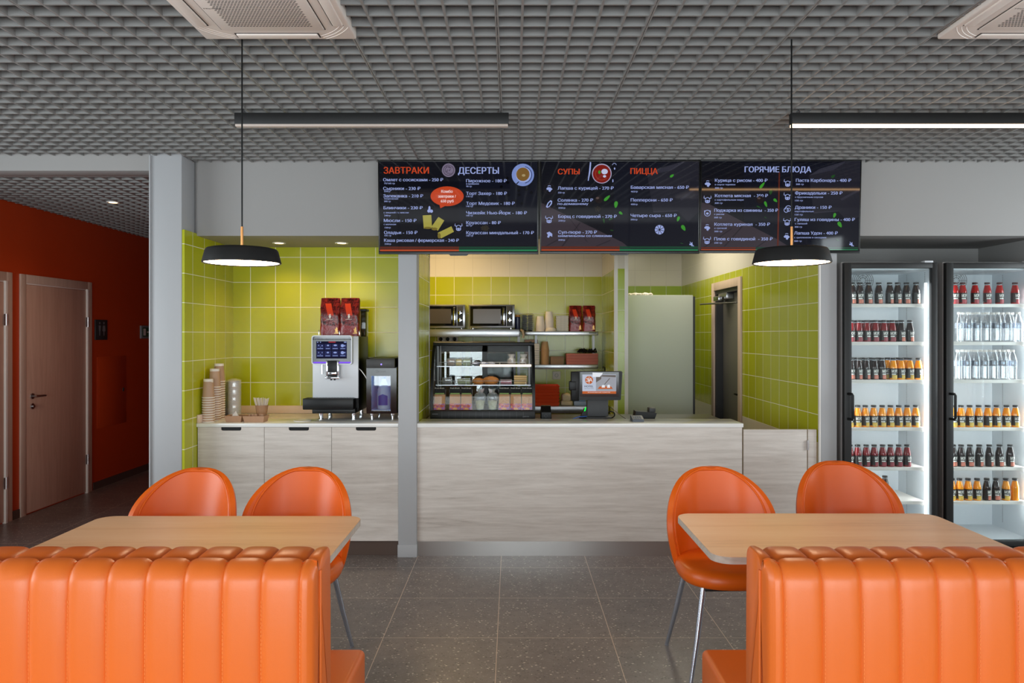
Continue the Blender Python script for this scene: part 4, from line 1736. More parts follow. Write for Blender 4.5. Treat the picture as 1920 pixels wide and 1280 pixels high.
# ================================================================== SERVICE COUNTER
cx0, cx1 = -0.682, X(1391.5, YB)
t = thing('service_counter', 'long pale ash service counter front with steel kick plate', 'counter', ((cx0 + cx1) / 2, 5.6, 0))
m = MB()
m.rbox(cx0, YB, 0.108, cx1, YB + 0.03, 0.928, r=0.001)
m.build('front_panel', M['ash'], t)
m = MB()
m.rbox(cx1 - 0.028, YB + 0.031, 0.02, cx1 - 0.001, 6.34, 0.895, r=0.001)
m.rbox(cx0 + 0.001, YB + 0.031, 0.02, cx0 + 0.03, 5.555, 0.895, r=0.001)
m.build('side_panel', M['frame_wood'], t)
m = MB()
m.box(cx0, YB + 0.012, 0.0, cx1 + 0.0, YB + 0.02, 0.110)
m.build('kick_plate', M['kick_steel'], t)
m = MB()
m.rbox(cx0 - 0.0, YB - 0.012, 0.928, cx1 + 0.006, 5.737, 0.956, r=0.002)
tag(m.build('countertop', M['counter_white'], org=(0.5, 5.58, 0.928)), 'glossy white counter top slab on the pale ash service counter', 'counter top')
m = MB()
m.rbox(cx0 + 0.002, 5.739, 0.896, cx1 - 0.0, 6.36, 0.926, r=0.002)
wk = tag(m.build('rear_worktop', M['steel_dark'], org=(0.5, 6.05, 0.896)), 'dark steel worktop behind the white counter top under the till', 'worktop')
m = MB()
m.box(cx0 + 0.032, 5.80, 0.0, cx1 - 0.04, 6.34, 0.896)
tag(m.build('under_counter_cabinet', M['steel_dark'], org=(0.5, 6.05, 0)), 'steel under-counter unit behind the service counter front', 'cabinet')
# gate
gx0, gx1, gx2 = X(1394, YB), X(1513.5, YB), X(1531.5, YB)
t = thing('counter_gate', 'pale ash swing gate closing the counter beside the cooler pillar', 'gate', ((gx0 + gx1) / 2, YB, 0))
m = MB()
m.rbox(gx0 + 0.002, YB + 0.004, 0.108, gx1, YB + 0.028, 0.911, r=0.0015)
m.build('gate_panel', M['ash'], t)
m = MB()
m.rbox(gx1 + 0.008, YB + 0.004, 0.108, gx2, YB + 0.028, 0.911, r=0.0015)
m.rbox(gx1 + 0.008, YB + 0.02, 0.0, gx2, YB + 0.028, 0.11, r=0.001)
m.build('fixed_stile', M['ash'], t)
for z in (0.80, 0.25):
    m = MB()
    m.tube([(gx1 + 0.004, YB - 0.001, z - 0.035), (gx1 + 0.004, YB - 0.001, z + 0.035)], 0.0075, 10)
    m.build('hinge', M['steel'], t)
m = MB()
m.box(gx0 + 0.002, YB + 0.010, 0.0, gx1, YB + 0.016, 0.106)
m.build('kick_plate', M['kick_steel'], t)

# ---- pastry display case
Y0, YT, Y1 = 5.80, 6.02, 6.30
dx0, dx1 = -0.628, 0.178
zb, zt = 0.927, 1.532
t = thing('pastry_display_case', 'black framed curved glass pastry display case on the rear worktop', 'display case', ((dx0 + dx1) / 2, 6.05, zb))
m = MB()
m.rbox(dx0, Y0, zb, dx1, Y1, zb + 0.085, r=0.006)
base = m.build('base', M['black'], t)
m = MB()
text(m, 'ARKTO', X(980, Y0), X(992, Y0), 0.962, 0.008, Y0 - 0.0006)
for k in range(5):
    m.disc(dx0 + 0.02 + k * 0.009, 0.985, 0.003, 0.0025, Y0 - 0.0006, 8)
m.build('lettering', M['grey_plastic'], base)
m = MB()
for k in range(13):
    x = dx0 + 0.09 + k * 0.052
    m.box(x, Y0 - 0.0008, 0.945, x + 0.002, Y0 - 0.0002, 1.005)
m.build('vent_slots', M['dark_grey'], base)
# side frames (curved front edge)
def case_profile(k):
    s = k / 14
    y = Y0 + 0.004 + (YT - Y0) * (s ** 2.2)
    z = zb + 0.085 + (zt - 0.02 - zb - 0.085) * (1 - (1 - s) ** 1.25)
    return y, z
cpz = [case_profile(k) for k in range(15)]
for xx in (dx0, dx1 - 0.022):
    m = MB()
    p = [(y, z) for y, z in cpz] + [(y + 0.030, z - 0.004) for y, z in cpz[::-1]]
    m.prism(p, xx, xx + 0.022, 0)
    m.box(xx, Y1 - 0.03, zb + 0.08, xx + 0.022, Y1, zt - 0.02)
    m.build('side_frame', M['black'], t)
m = MB()
m.rbox(dx0, YT - 0.005, zt - 0.026, dx1, Y1, zt, r=0.005)
m.tube([(dx1 - 0.03, YT + 0.005, zt - 0.001), (dx1 - 0.03, YT + 0.005, zt + 0.008)], 0.009, 10)
m.build('top', M['black'], t)
m = MB()
m.box(dx0 + 0.02, Y1 - 0.026, zb + 0.085, dx0 + 0.04, Y1 - 0.008, zt - 0.026)
m.box(dx1 - 0.04, Y1 - 0.026, zb + 0.085, dx1 - 0.02, Y1 - 0.008, zt - 0.026)
m.box((dx0 + dx1) / 2 - 0.022, Y1 - 0.026, zb + 0.085, (dx0 + dx1) / 2 + 0.022, Y1 - 0.008, zt - 0.026)
m.box(dx0 + 0.02, Y1 - 0.026, zt - 0.08, dx1 - 0.02, Y1 - 0.008, zt - 0.026)
rd = m.build('sliding_door_frame', M['black'], t, smooth=0)
m = MB()
m.box(dx0 + 0.04, Y1 - 0.018, zb + 0.085, (dx0 + dx1) / 2, Y1 - 0.014, zt - 0.05)
m.build('rear_glass', M['pane'], rd)
m = MB()
m.box((dx0 + dx1) / 2, Y1 - 0.022, zb + 0.085, dx1 - 0.04, Y1 - 0.018, zt - 0.05)
m.build('rear_glass', clear('case_rear_glass', (236, 240, 240), 1.0, 0.0, 1.15), rd)
m = MB()
m.grid(lambda i, j: (dx0 + 0.022 + (dx1 - dx0 - 0.044) * i, cpz[j][0] + 0.002, cpz[j][1]), 1, 14)
fg = m.build('front_glass', clear('case_front_glass', (252, 254, 254), 1.0, 0.0, 1.28), t, smooth=80)
m = MB()
for xx in (dx0 + 0.008, dx1 - 0.012):
    m.box(xx, YT + 0.03, zb + 0.09, xx + 0.003, Y1 - 0.03, zt - 0.028)
m.build('side_glass', M['pane'], t)
m = MB()
for xx in (dx0 + 0.032, dx1 - 0.045):
    for yy in (YT + 0.01, Y1 - 0.05):
        m.box(xx, yy, zb + 0.085, xx + 0.012, yy + 0.012, zt - 0.03)
m.build('shelf_upright', M['grey_plastic'], t)
for zs_, ys_ in ((Z(686, 6.03), 6.02), (Z(721, 5.96), 5.95)):
    m = MB()
    m.box(dx0 + 0.03, ys_, zs_ - 0.006, dx1 - 0.03, Y1 - 0.035, zs_)
    sh = m.build('glass_shelf', M['clear_plastic'], t)
    m = MB()
    m.box(dx0 + 0.03, ys_ - 0.003, zs_ - 0.006, dx1 - 0.03, ys_, zs_)
    m.tube([(dx0 + 0.05, ys_ + 0.004, zs_), (dx0 + 0.05, ys_ + 0.004, zs_ + 0.030), (dx1 - 0.07, ys_ + 0.004, zs_ + 0.030), (dx1 - 0.07, ys_ + 0.004, zs_)], 0.0022, 6)
    for u in (0.33, 0.66):
        xx = dx0 + u * (dx1 - dx0)
        m.tube([(xx, ys_ + 0.004, zs_), (xx, ys_ + 0.004, zs_ + 0.03)], 0.0018, 6)
    m.build('wire_guard', pbr('guard_wire', (190, 194, 200), 0.35, 0.6), sh)
m = MB()
zl = Z(684.5, 6.0)
m.rbox(X(900, 6.0), 5.992, zl - 0.010, X(996, 6.0), 6.012, zl + 0.006, r=0.003)
m.build('light_tube', glow('case_lamp_glow', (255, 226, 190), 2.2), t)
area('case_light', ((dx0 + dx1) / 2, 6.08, zt - 0.04), (0, 0, 0), 0.7, 0.1, 0.6, (1.0, 0.88, 0.72))
area('case_light_low', ((dx0 + dx1) / 2, 6.03, Z(721, 5.96) - 0.012), (0, 0, 0), 0.66, 0.05, 0.14, (1.0, 0.80, 0.6))

# sandwiches on the case floor
zf = zb + 0.0855


def sandwich_proto():
    t = thing('packed_sandwich', '', 'sandwich', (0, 0, 0), 0, 'packed sandwiches in the pastry case')
    m = MB()
    # wedge pack, leaning a little
    m.prism([(-0.020, 0.0), (0.030, 0.0), (0.034, 0.140), (0.016, 0.142)], -0.041, 0.041, 0)
    bread = m.build('bread', pbr('sandwich_bread', (196, 142, 92), 0.6, noise=0.22, nscale=45), t, smooth=0)
    m = MB()
    m.prism([(-0.0235, 0.001), (-0.0125, 0.046), (0.0, 0.046), (0.0, 0.001)], -0.043, 0.043, 0)
    k = NT('sandwich_filling')
    vo = k.n('TexVoronoi', {'Vector': k.coord(), 'Scale': 70.0})
    sp = k.n('SeparateColor', {0: vo.outputs['Color']})
    k.set(k.b.inputs['Base Color'], k.ramp(sp.outputs[0], [(0.1, lin((196, 70, 60))), (0.4, lin((226, 178, 88))), (0.6, lin((214, 110, 112))), (0.9, lin((150, 92, 160)))]))
    m.build('printed_sleeve', k.m, t, smooth=0)
    m = MB()
    m.prism([(-0.010, 0.118), (0.010, 0.118), (0.030, 0.172), (0.012, 0.174)], -0.043, 0.043, 0)
    hd = m.build('header_card', M['black'], t, smooth=0)
    m = MB()
    text(m, 'Fresh Break', -0.037, 0.036, 0.0, 0.011, 0.0)
    m.spin(0, Matrix.Translation((0, 0.0065 - 0.0005, 0.160)) @ Matrix.Rotation(radians(-20), 4, 'X'))
    m.build('lettering', M['paper_white'], hd)
    m = MB()
    m.plate([(-0.036, 0.120), (0.036, 0.120), (0.036, 0.128), (-0.036, 0.128)], -0.0095)
    m.build('green_stripe', pbr('sandwich_green', (130, 160, 70), 0.5), hd)
    m = MB()
    m.prism([(-0.0245, 0.0), (0.031, 0.0), (0.036, 0.150), (0.008, 0.150)], -0.0445, 0.0445, 0)
    m.build('film', clear('soft_film', (252, 252, 252), 1.0, 0.35, 1.3), t, smooth=0)
    return t


sw = sandwich_proto()
for i, c in enumerate((90, 262, 372, 745, 855, 965)):
    px = 800 + (c + [35, 10, 10, 0, 0, 0][i]) * 210 / 1075
    x = X(px, 5.88)
    o = sw if i == 0 else dup(sw, (x, 5.88, zf))
    o.location = (x, 5.88 + 0.004 * (i % 2), zf)
    o.rotation_euler = (0, 0, 0.05 * ((i * 5) % 3 - 1))
    o['label'] = ['packed sandwich against the divider-wall end of the pastry case', 'packed sandwich standing second from the divider-wall end of the pastry case',
                  'packed sandwich beside the salad cups, on their divider-wall side', 'packed sandwich beside the salad cups, on their till side',
                  'packed sandwich second from the till end of the pastry case', 'shiny packed sandwich at the till end of the pastry case'][i]


def salad_cup(x, y, labl, tilt):
    t = thing('salad_cup', labl, 'salad cup', (x, y, zf), 0, 'domed salad cups')
    m = MB()
    m.lathe([(0.0, 0.0), (0.030, 0.0), (0.042, 0.085), (0.044, 0.088)], (x, y, zf), 24, False)
    m.build('cup', M['clear_plastic'], t)
    m = MB()
    m.lathe([(0.0, 0.003), (0.028, 0.003), (0.037, 0.065), (0.0, 0.074)], (x, y, zf), 20, False)
    m.build('salad', pbr('salad_mix', (196, 186, 140), 0.6, noise=0.5, nscale=80), t)
    m = MB()
    m.lathe([(0.046, 0.087), (0.046, 0.093), (0.043, 0.110), (0.030, 0.128), (0.0, 0.134)], (x, y, zf), 24, False)
    m.build('dome_lid', M['clear_plastic'], t)
    m = MB()
    for k in range(3):
        a = tilt + k * 2.1
        m.prism([(-0.020, 0.110), (0.024, 0.128), (0.034, 0.160), (0.004, 0.152)], -0.001, 0.001)
        n0 = len(m.v) - 8
        m.spin(n0, Matrix.Translation((x, y, zf + 0.004)) @ Matrix.Rotation(a, 4, 'Z'))
    m.build('film_tuft', M['film'], t, smooth=0)


salad_cup(X(800 + 512 * 210 / 1075, 5.88), 5.89, 'clear domed salad cup in the pastry case, middle, beside second sandwich group', 0.3)
salad_cup(X(800 + 632 * 210 / 1075, 5.88), 5.89, 'clear domed salad cup in the pastry case, nearer the till', 0.9)
# croissants on the middle shelf
zm = Z(721, 5.96) + 0.0005


def croissant(x, y, s, labl):
    t = MB()
    N = 18
    pts, rad = [], []
    for k in range(N + 1):
        u = -1 + 2 * k / N
        pts.append((x + 0.062 * s * u, y + 0.035 * u * u, zm + 0.026 * s - 0.004 * u * u))
        seg = 1 + 0.10 * abs(sin(u * 7.5))
        rad.append((0.008 + 0.030 * (1 - u * u) ** 0.7) * seg * s * 0.85)
    t.tube(pts, rad, 12)
    o = t.build('croissant', pbr('croissant_crust', (196, 124, 58), 0.45, noise=0.3, nscale=60), org=(x, y, zm), smooth=50)
    return tag(o, labl, 'croissant', 'croissants in the pastry case')


croissant(X(897, 6.08), 6.09, 0.78, 'smaller golden croissant on the middle shelf of the pastry case')
croissant(X(920, 6.08), 6.09, 1.0, 'larger golden croissant on the middle shelf, beside the pink dessert')


def slab_box(name, cat, labl, x0, x1, y0, y1, z, h, mat, lid=None, group=None):
    t = thing(name, labl, cat, ((x0 + x1) / 2, (y0 + y1) / 2, z), 0, group)
    m = MB()
    m.rbox(x0 + 0.003, y0 + 0.003, z + 0.001, x1 - 0.003, y1 - 0.003, z + h * 0.82, r=0.004)
    m.build('filling', mat, t)
    m = MB()
    m.rbox(x0, y0, z, x1, y1, z + h, r=0.003)
    m.build('box', M['clear_plastic'], t)
    return t


def px_box(name, cat, labl, a, b, Y, z, h, mat, dep=0.09):
    return slab_box(name, cat, labl, X(a, Y), X(b, Y), Y, Y + dep, z, h, mat)


px_box('dessert_box', 'dessert', 'boxed dark chocolate cake slice on the middle shelf of the pastry case', 829, 846, 6.06, zm, 0.05, pbr('chocolate_cake', (58, 34, 28), 0.6), 0.07)
px_box('dessert_box', 'dessert', 'boxed green pistachio cake slice on the middle shelf beside the croissants', 858, 881, 6.06, zm, 0.042, pbr('pistachio_cake', (150, 156, 84), 0.6, noise=0.15), 0.07)
px_box('dessert_box', 'dessert', 'boxed pink berry dessert on the middle shelf beside the larger croissant', 938, 960, 6.06, zm, 0.035, pbr('berry_dessert', (186, 66, 92), 0.5, noise=0.15), 0.07)
t = thing('wafer_stack_pack', 'pack of pale layered wafers on the middle shelf at the till end', 'wafers', (X(976, 6.08), 6.09, zm))
m = MB()
for k in range(4):
    m.rbox(X(964, 6.08), 6.06, zm + 0.0005 + k * 0.0165, X(987.5, 6.08), 6.13, zm + 0.015 + k * 0.0165, r=0.002)
m.build('wafers', pbr('wafer', (214, 178, 120), 0.6, noise=0.1), t)
z2 = Z(686, 6.03) + 0.0005
px_box('dessert_box', 'dessert', 'boxed brown nut cake on the top shelf of the pastry case', 838, 853, 6.12, z2, 0.058, pbr('nut_cake', (128, 92, 70), 0.6, noise=0.3), 0.07)
px_box('dessert_box', 'dessert', 'boxed yellow lemon cake on the top shelf of the pastry case', 854, 866, 6.12, z2, 0.058, pbr('lemon_cake', (206, 176, 84), 0.6, noise=0.2), 0.07)
px_box('dessert_box', 'dessert', 'boxed pale green cake on the top shelf of the pastry case', 867, 882, 6.12, z2, 0.058, pbr('lime_cake', (150, 160, 110), 0.6, noise=0.2), 0.07)
for k, px in enumerate((892, 906, 921)):
    m = MB()
    m.ball((X(px, 6.1), 6.12, z2 + 0.016), 0.032, 0.03, 0.016, 14, 8)
    rnd = random.Random(k)
    m.v = [(a + rnd.uniform(-.003, .003), b + rnd.uniform(-.003, .003), max(z2, c + rnd.uniform(-.004, .004))) for a, b, c in m.v]
    tag(m.build('foil_wrapped_sweet', pbr('silver_foil', (170, 176, 196), 0.25, 0.8), org=(X(px, 6.1), 6.12, z2), smooth=0),
        ['silver wrapped sweet on the top shelf, beside the pale green cake', 'silver wrapped sweet in the middle of the three on the top shelf', 'silver wrapped sweet on the top shelf, nearer the bagged cookies'][k], 'sweet', 'wrapped sweets')
for k, px in enumerate((959, 982)):
    t = thing('cookie_bag', ['clear bag of brown cookies on the top shelf beside the wrapped sweets', 'clear bag of brown cookies on the top shelf at the till end'][k], 'cookie bag', (X(px, 6.12), 6.14, z2), 0, 'bags of cookies')
    m = MB()
    m.ball((X(px, 6.12), 6.14, z2 + 0.026), 0.033, 0.028, 0.0262, 14, 8)
    m.build('cookies', pbr('cookie_brown', (92, 58, 44), 0.6, noise=0.4, nscale=90), t)
    m = MB()
    m.lathe([(0.02, 0.002), (0.036, 0.02), (0.034, 0.05), (0.018, 0.066), (0.034, 0.092)], (X(px, 6.12), 6.14, z2), 11, False)
    m.build('film', M['film'], t, smooth=0)

# ---- till
yt = 5.93
t = thing('till_terminal', 'black till with tilted screen showing a hotel picture', 'till', (X(1117, yt), 6.0, 0.926))
m = MB()
a0, a1 = X(1079, yt), X(1167, yt)
q0, q1 = Z(750, yt), Z(696, yt)
m.prism([(a0 + 0.0, q0 + 0.006), (a0 + 0.006, q0), (a1 - 0.020, q0), (a1 - 0.012, q0 + 0.006), (a1, q1 - 0.006), (a1 - 0.006, q1), (a0 + 0.010, q1), (a0 + 0.005, q1 - 0.006)], yt, yt + 0.05)
mon = m.build('monitor', M['black'], t, smooth=0)
m = MB()
cxx = lambda c: X(1060 + c * 110 / 1408, yt)
czz = lambda c: Z(690 + c * 100 / 1280, yt)
m.plate([(cxx(355), czz(685)), (cxx(1285), czz(685)), (cxx(1285), czz(95)), (cxx(355), czz(95))], yt - 0.0006)
m.build('glass', M['black_gloss'], mon)
m = MB()
m.plate([(cxx(408), czz(552)), (cxx(1218), czz(552)), (cxx(1218), czz(152)), (cxx(408), czz(152))], yt - 0.0012)
m.build('display', glow('till_screen_white', (196, 204, 222), 0.85), mon)
m = MB()
m.plate([(cxx(408), czz(614)), (cxx(1218), czz(614)), (cxx(1218), czz(552)), (cxx(408), czz(552))], yt - 0.0012)
m.disc(cxx(570), czz(285), cxx(666) - cxx(570), cxx(666) - cxx(570), yt - 0.0016, 32)
m.plate([(cxx(775), czz(498)), (cxx(1140), czz(498)), (cxx(1100), czz(438)), (cxx(820), czz(438))], yt - 0.0016)
m.build('orange_graphics', glow('till_screen_orange', (198, 104, 58), 0.85), mon)
m = MB()
m.plate([(cxx(735), czz(545)), (cxx(1212), czz(545)), (cxx(1212), czz(160)), (cxx(735), czz(160))], yt - 0.0014)
m.build('photo_linen', glow('till_screen_linen', (170, 172, 180), 0.8), mon)
m = MB()
m.plate([(cxx(735), czz(345)), (cxx(860), czz(260)), (cxx(865), czz(170)), (cxx(735), czz(190))], yt - 0.0017)
m.plate([(cxx(930), czz(390)), (cxx(945), czz(395)), (cxx(1075), czz(245)), (cxx(1055), czz(240))], yt - 0.0017)
m.plate([(cxx(870), czz(200)), (cxx(1212), czz(215)), (cxx(1212), czz(170)), (cxx(880), czz(165))], yt - 0.0016)
m.build('photo_shade', glow('till_screen_shade', (120, 112, 106), 0.7), mon)
m = MB()
m.plate([(cxx(652), czz(210)), (cxx(830), czz(210)), (cxx(905), czz(112)), (cxx(652), czz(105))], yt - 0.0021)
m.plate([(cxx(870), czz(465)), (cxx(950), czz(465)), (cxx(945), czz(405)), (cxx(880), czz(405))], yt - 0.0021)
m.plate([(cxx(1000), czz(470)), (cxx(1075), czz(470)), (cxx(1065), czz(395)), (cxx(1010), czz(400))], yt - 0.0021)
text(m, 'ЗА', cxx(496), cxx(648), czz(325), abs(czz(325) - czz(238)), yt - 0.0021, 0.0006)
m.plate([(cxx(564), czz(375)), (cxx(574), czz(375)), (cxx(574), czz(195)), (cxx(564), czz(195))], yt - 0.0021)
text(m, 'БРОНИРОВАНИЕ НОМЕРОВ', cxx(540), cxx(1075), czz(588), abs(czz(588) - czz(570)), yt - 0.0021)
m.build('screen_white', glow('till_screen_bright', (236, 240, 246), 0.9), mon)
m = MB()
text(m, 'HOTEL', cxx(460), cxx(668), czz(456), abs(czz(456) - czz(412)), yt - 0.0021, 0.0004)
text(m, 'BOUTIQUE HOTEL', cxx(462), cxx(680), czz(497), abs(czz(497) - czz(482)), yt - 0.0021)
m.build('screen_lettering', glow('till_screen_text', (58, 54, 66), 0.5), mon)
m = MB()
m.rbox(X(1071, yt), yt - 0.004, q0 - 0.006, X(1086, yt), yt + 0.06, q1 - 0.003, r=0.006)
m.rbox(X(1067, yt), yt - 0.006, Z(732, yt), X(1081, yt), yt + 0.03, Z(714, yt), r=0.008, seg=3)
m.build('card_reader', M['black'], t)
m = MB()
m.prism([(yt + 0.02, q0 - 0.01), (yt + 0.05, q0 + 0.05), (yt + 0.085, q0 + 0.04), (yt + 0.14, 0.945), (yt + 0.03, 0.945)], X(1102, yt), X(1141, yt), 0)
m.build('neck', M['dark_grey'], t)
m = MB()
m.rbox(X(1102, yt) - 0.015, yt - 0.03, 0.9265, X(1146, yt), yt + 0.19, 0.952, r=0.006)
m.build('stand', M['dark_grey'], t)
m = MB()
m.rbox(X(1075, 5.86), 5.77, 0.9262, X(1170, 5.86), 5.90, 0.9322, r=0.002)
tag(m.build('counter_mat', M['black'], org=(X(1120, 5.86), 5.83, 0.926)), 'thin black rubber mat in front of the till', 'mat')
t = thing('barcode_scanner', 'small black scanner with a green light beside the till stand', 'scanner', (X(1094, 5.95), 5.96, 0.926))
m = MB()
m.prism([(X(1086, 5.95), 0.9265), (X(1101, 5.95), 0.9265), (X(1100.5, 5.95), 1.005), (X(1096, 5.95), 1.012)], 5.955, 6.00)
m.build('body', M['black'], t, smooth=0)
m = MB()
m.plate([(X(1095, 5.95), Z(771, 5.95)), (X(1098, 5.95), Z(770, 5.95)), (X(1099.5, 5.95), Z(763, 5.95)), (X(1097.5, 5.95), Z(763, 5.95))], 5.954)
m.build('green_light', glow('green_indicator', (20, 235, 70), 1.6), t)
m = MB()
m.tube([(X(1058, 5.80), 5.775, 0.932), (X(1072, 5.80), 5.78, 0.948), (X(1085, 5.85), 5.86, 0.957), (X(1101, 5.93), 5.945, 0.952)], 0.003, 8)
tag(m.build('network_cable', pbr('blue_cable', (70, 120, 220), 0.4), org=(X(1080, 5.82), 5.82, 0.93)), 'thin blue network cable running to the till stand', 'cable')
m = MB()
m.tube([(X(1143, 6.0), 6.12, 1.02), (X(1152, 6.0), 6.1, 0.995), (X(1165, 5.95), 5.98, 0.955), (X(1176, 5.9), 5.9, 0.930)], 0.0026, 8)
m.tube([(X(1147, 6.0) + 0.03 * cos(a) , 6.05, 0.955 + 0.026 * sin(a)) for a in [k * pi / 8 for k in range(17)]], 0.005, 8)
tag(m.build('power_cable', M['black'], org=(X(1150, 6.0), 6.05, 0.93)), 'coiled black power cable behind the till stand', 'cable')
# label printer, payment terminals
t = thing('receipt_printer', 'small black receipt printer between the pastry case and the till', 'printer', (X(1024, 5.92), 5.95, 0.926))
m = MB()
m.rbox(X(1014, 5.9), 5.88, 0.9262, X(1034, 5.9), 6.02, 0.995, r=0.006)
m.prism([(5.882, 0.99), (6.018, 0.99), (6.0, 1.035), (5.93, 1.035)], X(1015, 5.9), X(1033, 5.9), 0)
m.build('body', M['black'], t, smooth=0)
m = MB()
m.ring(X(1023.5, 5.88), 0.962, 0.010, 0.013, 5.8795, 20, -0.6, pi + 0.6)
m.box(X(1023.5, 5.88) - 0.002, 5.8785, 0.944, X(1023.5, 5.88) + 0.002, 5.8797, 0.958)
m.build('power_mark', M['dark_grey'], t)
t = thing('payment_terminal', 'small grey payment terminal with keypad lying on the white counter top', 'payment terminal', (X(1196, 5.56), 5.58, 0.956))
m = MB()
m.prism([(5.53, 0.9562), (5.65, 0.9562), (5.65, 0.990), (5.62, 0.994), (5.53, 0.975)], X(1185.5, 5.55), X(1206.5, 5.55), 0)
m.build('body', pbr('terminal_blue_grey', (66, 72, 82), 0.4), t, smooth=0)
m = MB()
m.plate([(X(1189, 5.57), Z(783, 5.55)), (X(1203, 5.57), Z(783, 5.55)), (X(1203, 5.57), Z(779, 5.55)), (X(1189, 5.57), Z(779, 5.55))], 5.5)
m.v = []
m.f = []
m.mi = []
for i in range(4):
    for j in range(3):
        x = X(1188.5, 5.55) + i * 0.0155
        y = 5.545 + j * 0.022
        z = 0.975 + (y - 5.53) * 0.019 / 0.09
        m.box(x, y, z, x + 0.011, y + 0.014, z + 0.004)
m.build('keypad', M['grey_plastic'], t)
t = thing('terminal_dock', 'black card terminal dock behind the grey payment terminal', 'terminal dock', (X(1211, 5.88), 5.92, 0.926))
m = MB()
m.prism([(X(1190, 5.85), 0.9262), (X(1227, 5.85), 0.9262), (X(1232, 5.85), 0.985), (X(1222, 5.85), 0.992), (X(1193, 5.85), 1.0)], 5.86, 5.98)
m.build('body', M['black'], t, smooth=0)
m = MB()
m.rbox(X(1218, 5.85), 5.862, 0.99, X(1230, 5.85), 5.96, 1.025, r=0.006)
m.build('card_slot', M['dark_grey'], t)

# ================================================================== KITCHEN BACK
ys0, ysb = 7.95, 8.288
def wall_shelf(px0, px1, pyt, Y, thick, labl, x0=None):
    x0 = X(px0, Y) if x0 is None else x0
    x1 = X(px1, Y)
    z = Z(pyt, Y)
    t = thing('steel_shelf', labl, 'shelf', ((x0 + x1) / 2, ysb, z))
    m = MB()
    m.rbox(x0, Y, z - thick, x1, Y + 0.012, z, r=0.002)
    m.box(x0, Y + 0.01, z - 0.004, x1, ysb, z - 0.0005)
    m.rbox(x0, Y, z - thick, x0 + 0.01, ysb, z - 0.001, r=0.001)
    m.rbox(x1 - 0.01, Y, z - thick, x1, ysb, z - 0.001, r=0.001)
    m.build('shelf_board', M['steel'], t)
    return t, x0, x1, z


SU, ux0, ux1, zu = wall_shelf(983, 1121.5, 621, ys0, 0.042, 'upper steel wall shelf carrying cups and dark red bags')
SL, lx0, lx1, zl_ = wall_shelf(1000, 1121.5, 683.5, ys0, 0.042, 'lower steel wall shelf carrying kraft tubs and pink boxes')
m = MB()
m.box(lx1 - 0.045, 8.10, zl_, lx1 - 0.02, 8.12, zu - 0.04)
m.box(lx0 + 0.02, 8.10, zl_, lx0 + 0.045, 8.12, zu - 0.04)
m.build('hanging_bracket', M['silver'], SL)
m = MB()
m.plate([(X(1104, ys0), zu - 0.012), (X(1118.5, ys0), zu - 0.012), (X(1118.5, ys0), zu - 0.022), (X(1104, ys0), zu - 0.022)], ys0 - 0.0006)
m.build('maker_plate', M['dark_grey'], SU)
SM, sx0_, sx1_, zmw = wall_shelf(700, 975, 617, 7.86, 0.078, 'deep steel shelf carrying the two microwave ovens', x0=-1.55)
m = MB()
m.rbox(X(970, 7.9), 7.90, 0.875, X(975.5, 7.9), 7.93, zmw - 0.07, r=0.002)
m.build('post', M['silver'], SM)
m = MB()
m.tube([(X(977, 7.85), 7.90, zmw - 0.01), (X(980.5, 7.85), 7.84, zmw - 0.02), (X(982, 7.85), 7.84, zmw - 0.06), (X(981, 7.85), 7.84, zmw - 0.09)], [0.012, 0.014, 0.012, 0.008], 10)
tag(m.build('hanging_cable', pbr('beige_cable', (170, 150, 126), 0.5), org=(X(981, 7.85), 7.85, zmw - 0.09)), 'short beige cable hanging off the microwave shelf corner', 'cable')


def microwave(x0, x1, z, labl, lighter):
    h = 0.256
    y = 7.885
    t = thing('microwave_oven', labl, 'microwave', ((x0 + x1) / 2, 8.08, z), 0, 'microwave ovens')
    m = MB()
    m.rbox(x0, y + 0.012, z + 0.014, x1, 8.26, z + h, r=0.004)
    for sx in (x0 + 0.04, x1 - 0.04):
        for sy in (y + 0.05, 8.2):
            m.lathe([(0.014, 0.0005), (0.014, 0.016)], (sx, sy, z), 10)
    m.build('body', M['steel'], t)
    m = MB()
    m.rbox(x0, y, z + 0.014, x1, y + 0.014, z + h, r=0.003)
    fr = m.build('front_frame', M['steel'], t)
    m = MB()
    xd = x1 - 0.115
    m.rbox(x0 + 0.014, y - 0.003, z + 0.034, xd + 0.028, y + 0.004, z + h - 0.014, r=0.002)
    d = m.build('door', M['black_gloss'], t)
    m = MB()
    m.plate([(x0 + 0.045, z + 0.06), (xd - 0.03, z + 0.06), (xd - 0.03, z + h - 0.045), (x0 + 0.045, z + h - 0.045)], y - 0.0036)
    m.build('window', pbr('microwave_window', (40, 40, 30) if not lighter else (84, 78, 74), 0.16, spec=0.25), d)
    m = MB()
    m.rbox(xd - 0.010, y - 0.030, z + 0.040, xd + 0.016, y - 0.016, z + h - 0.030, r=0.004)
    m.box(xd, y - 0.018, z + 0.05, xd + 0.006, y - 0.002, z + 0.06)
    m.box(xd, y - 0.018, z + h - 0.05, xd + 0.006, y - 0.002, z + h - 0.04)
    m.build('handle', M['chrome'], d)
    m = MB()
    m.rbox(x1 - 0.083, y - 0.003, z + 0.034, x1 - 0.022, y + 0.004, z + h - 0.014, r=0.002)
    cpn = m.build('control_panel', M['dark_grey'], t)
    for zz in (z + h - 0.085, z + h - 0.160):
        m = MB()
        n0 = 0
        m.lathe([(0.024, 0.0), (0.023, 0.016), (0.018, 0.018), (0.0, 0.018)], (0, 0, 0), 24, False)
        m.box(-0.003, -0.018, 0.017, 0.003, 0.018, 0.022)
        m.spin(0, Matrix.Translation((x1 - 0.052, y - 0.003, zz)) @ Matrix.Rotation(pi / 2, 4, 'X'))
        m.build('dial', M['chrome'], cpn)


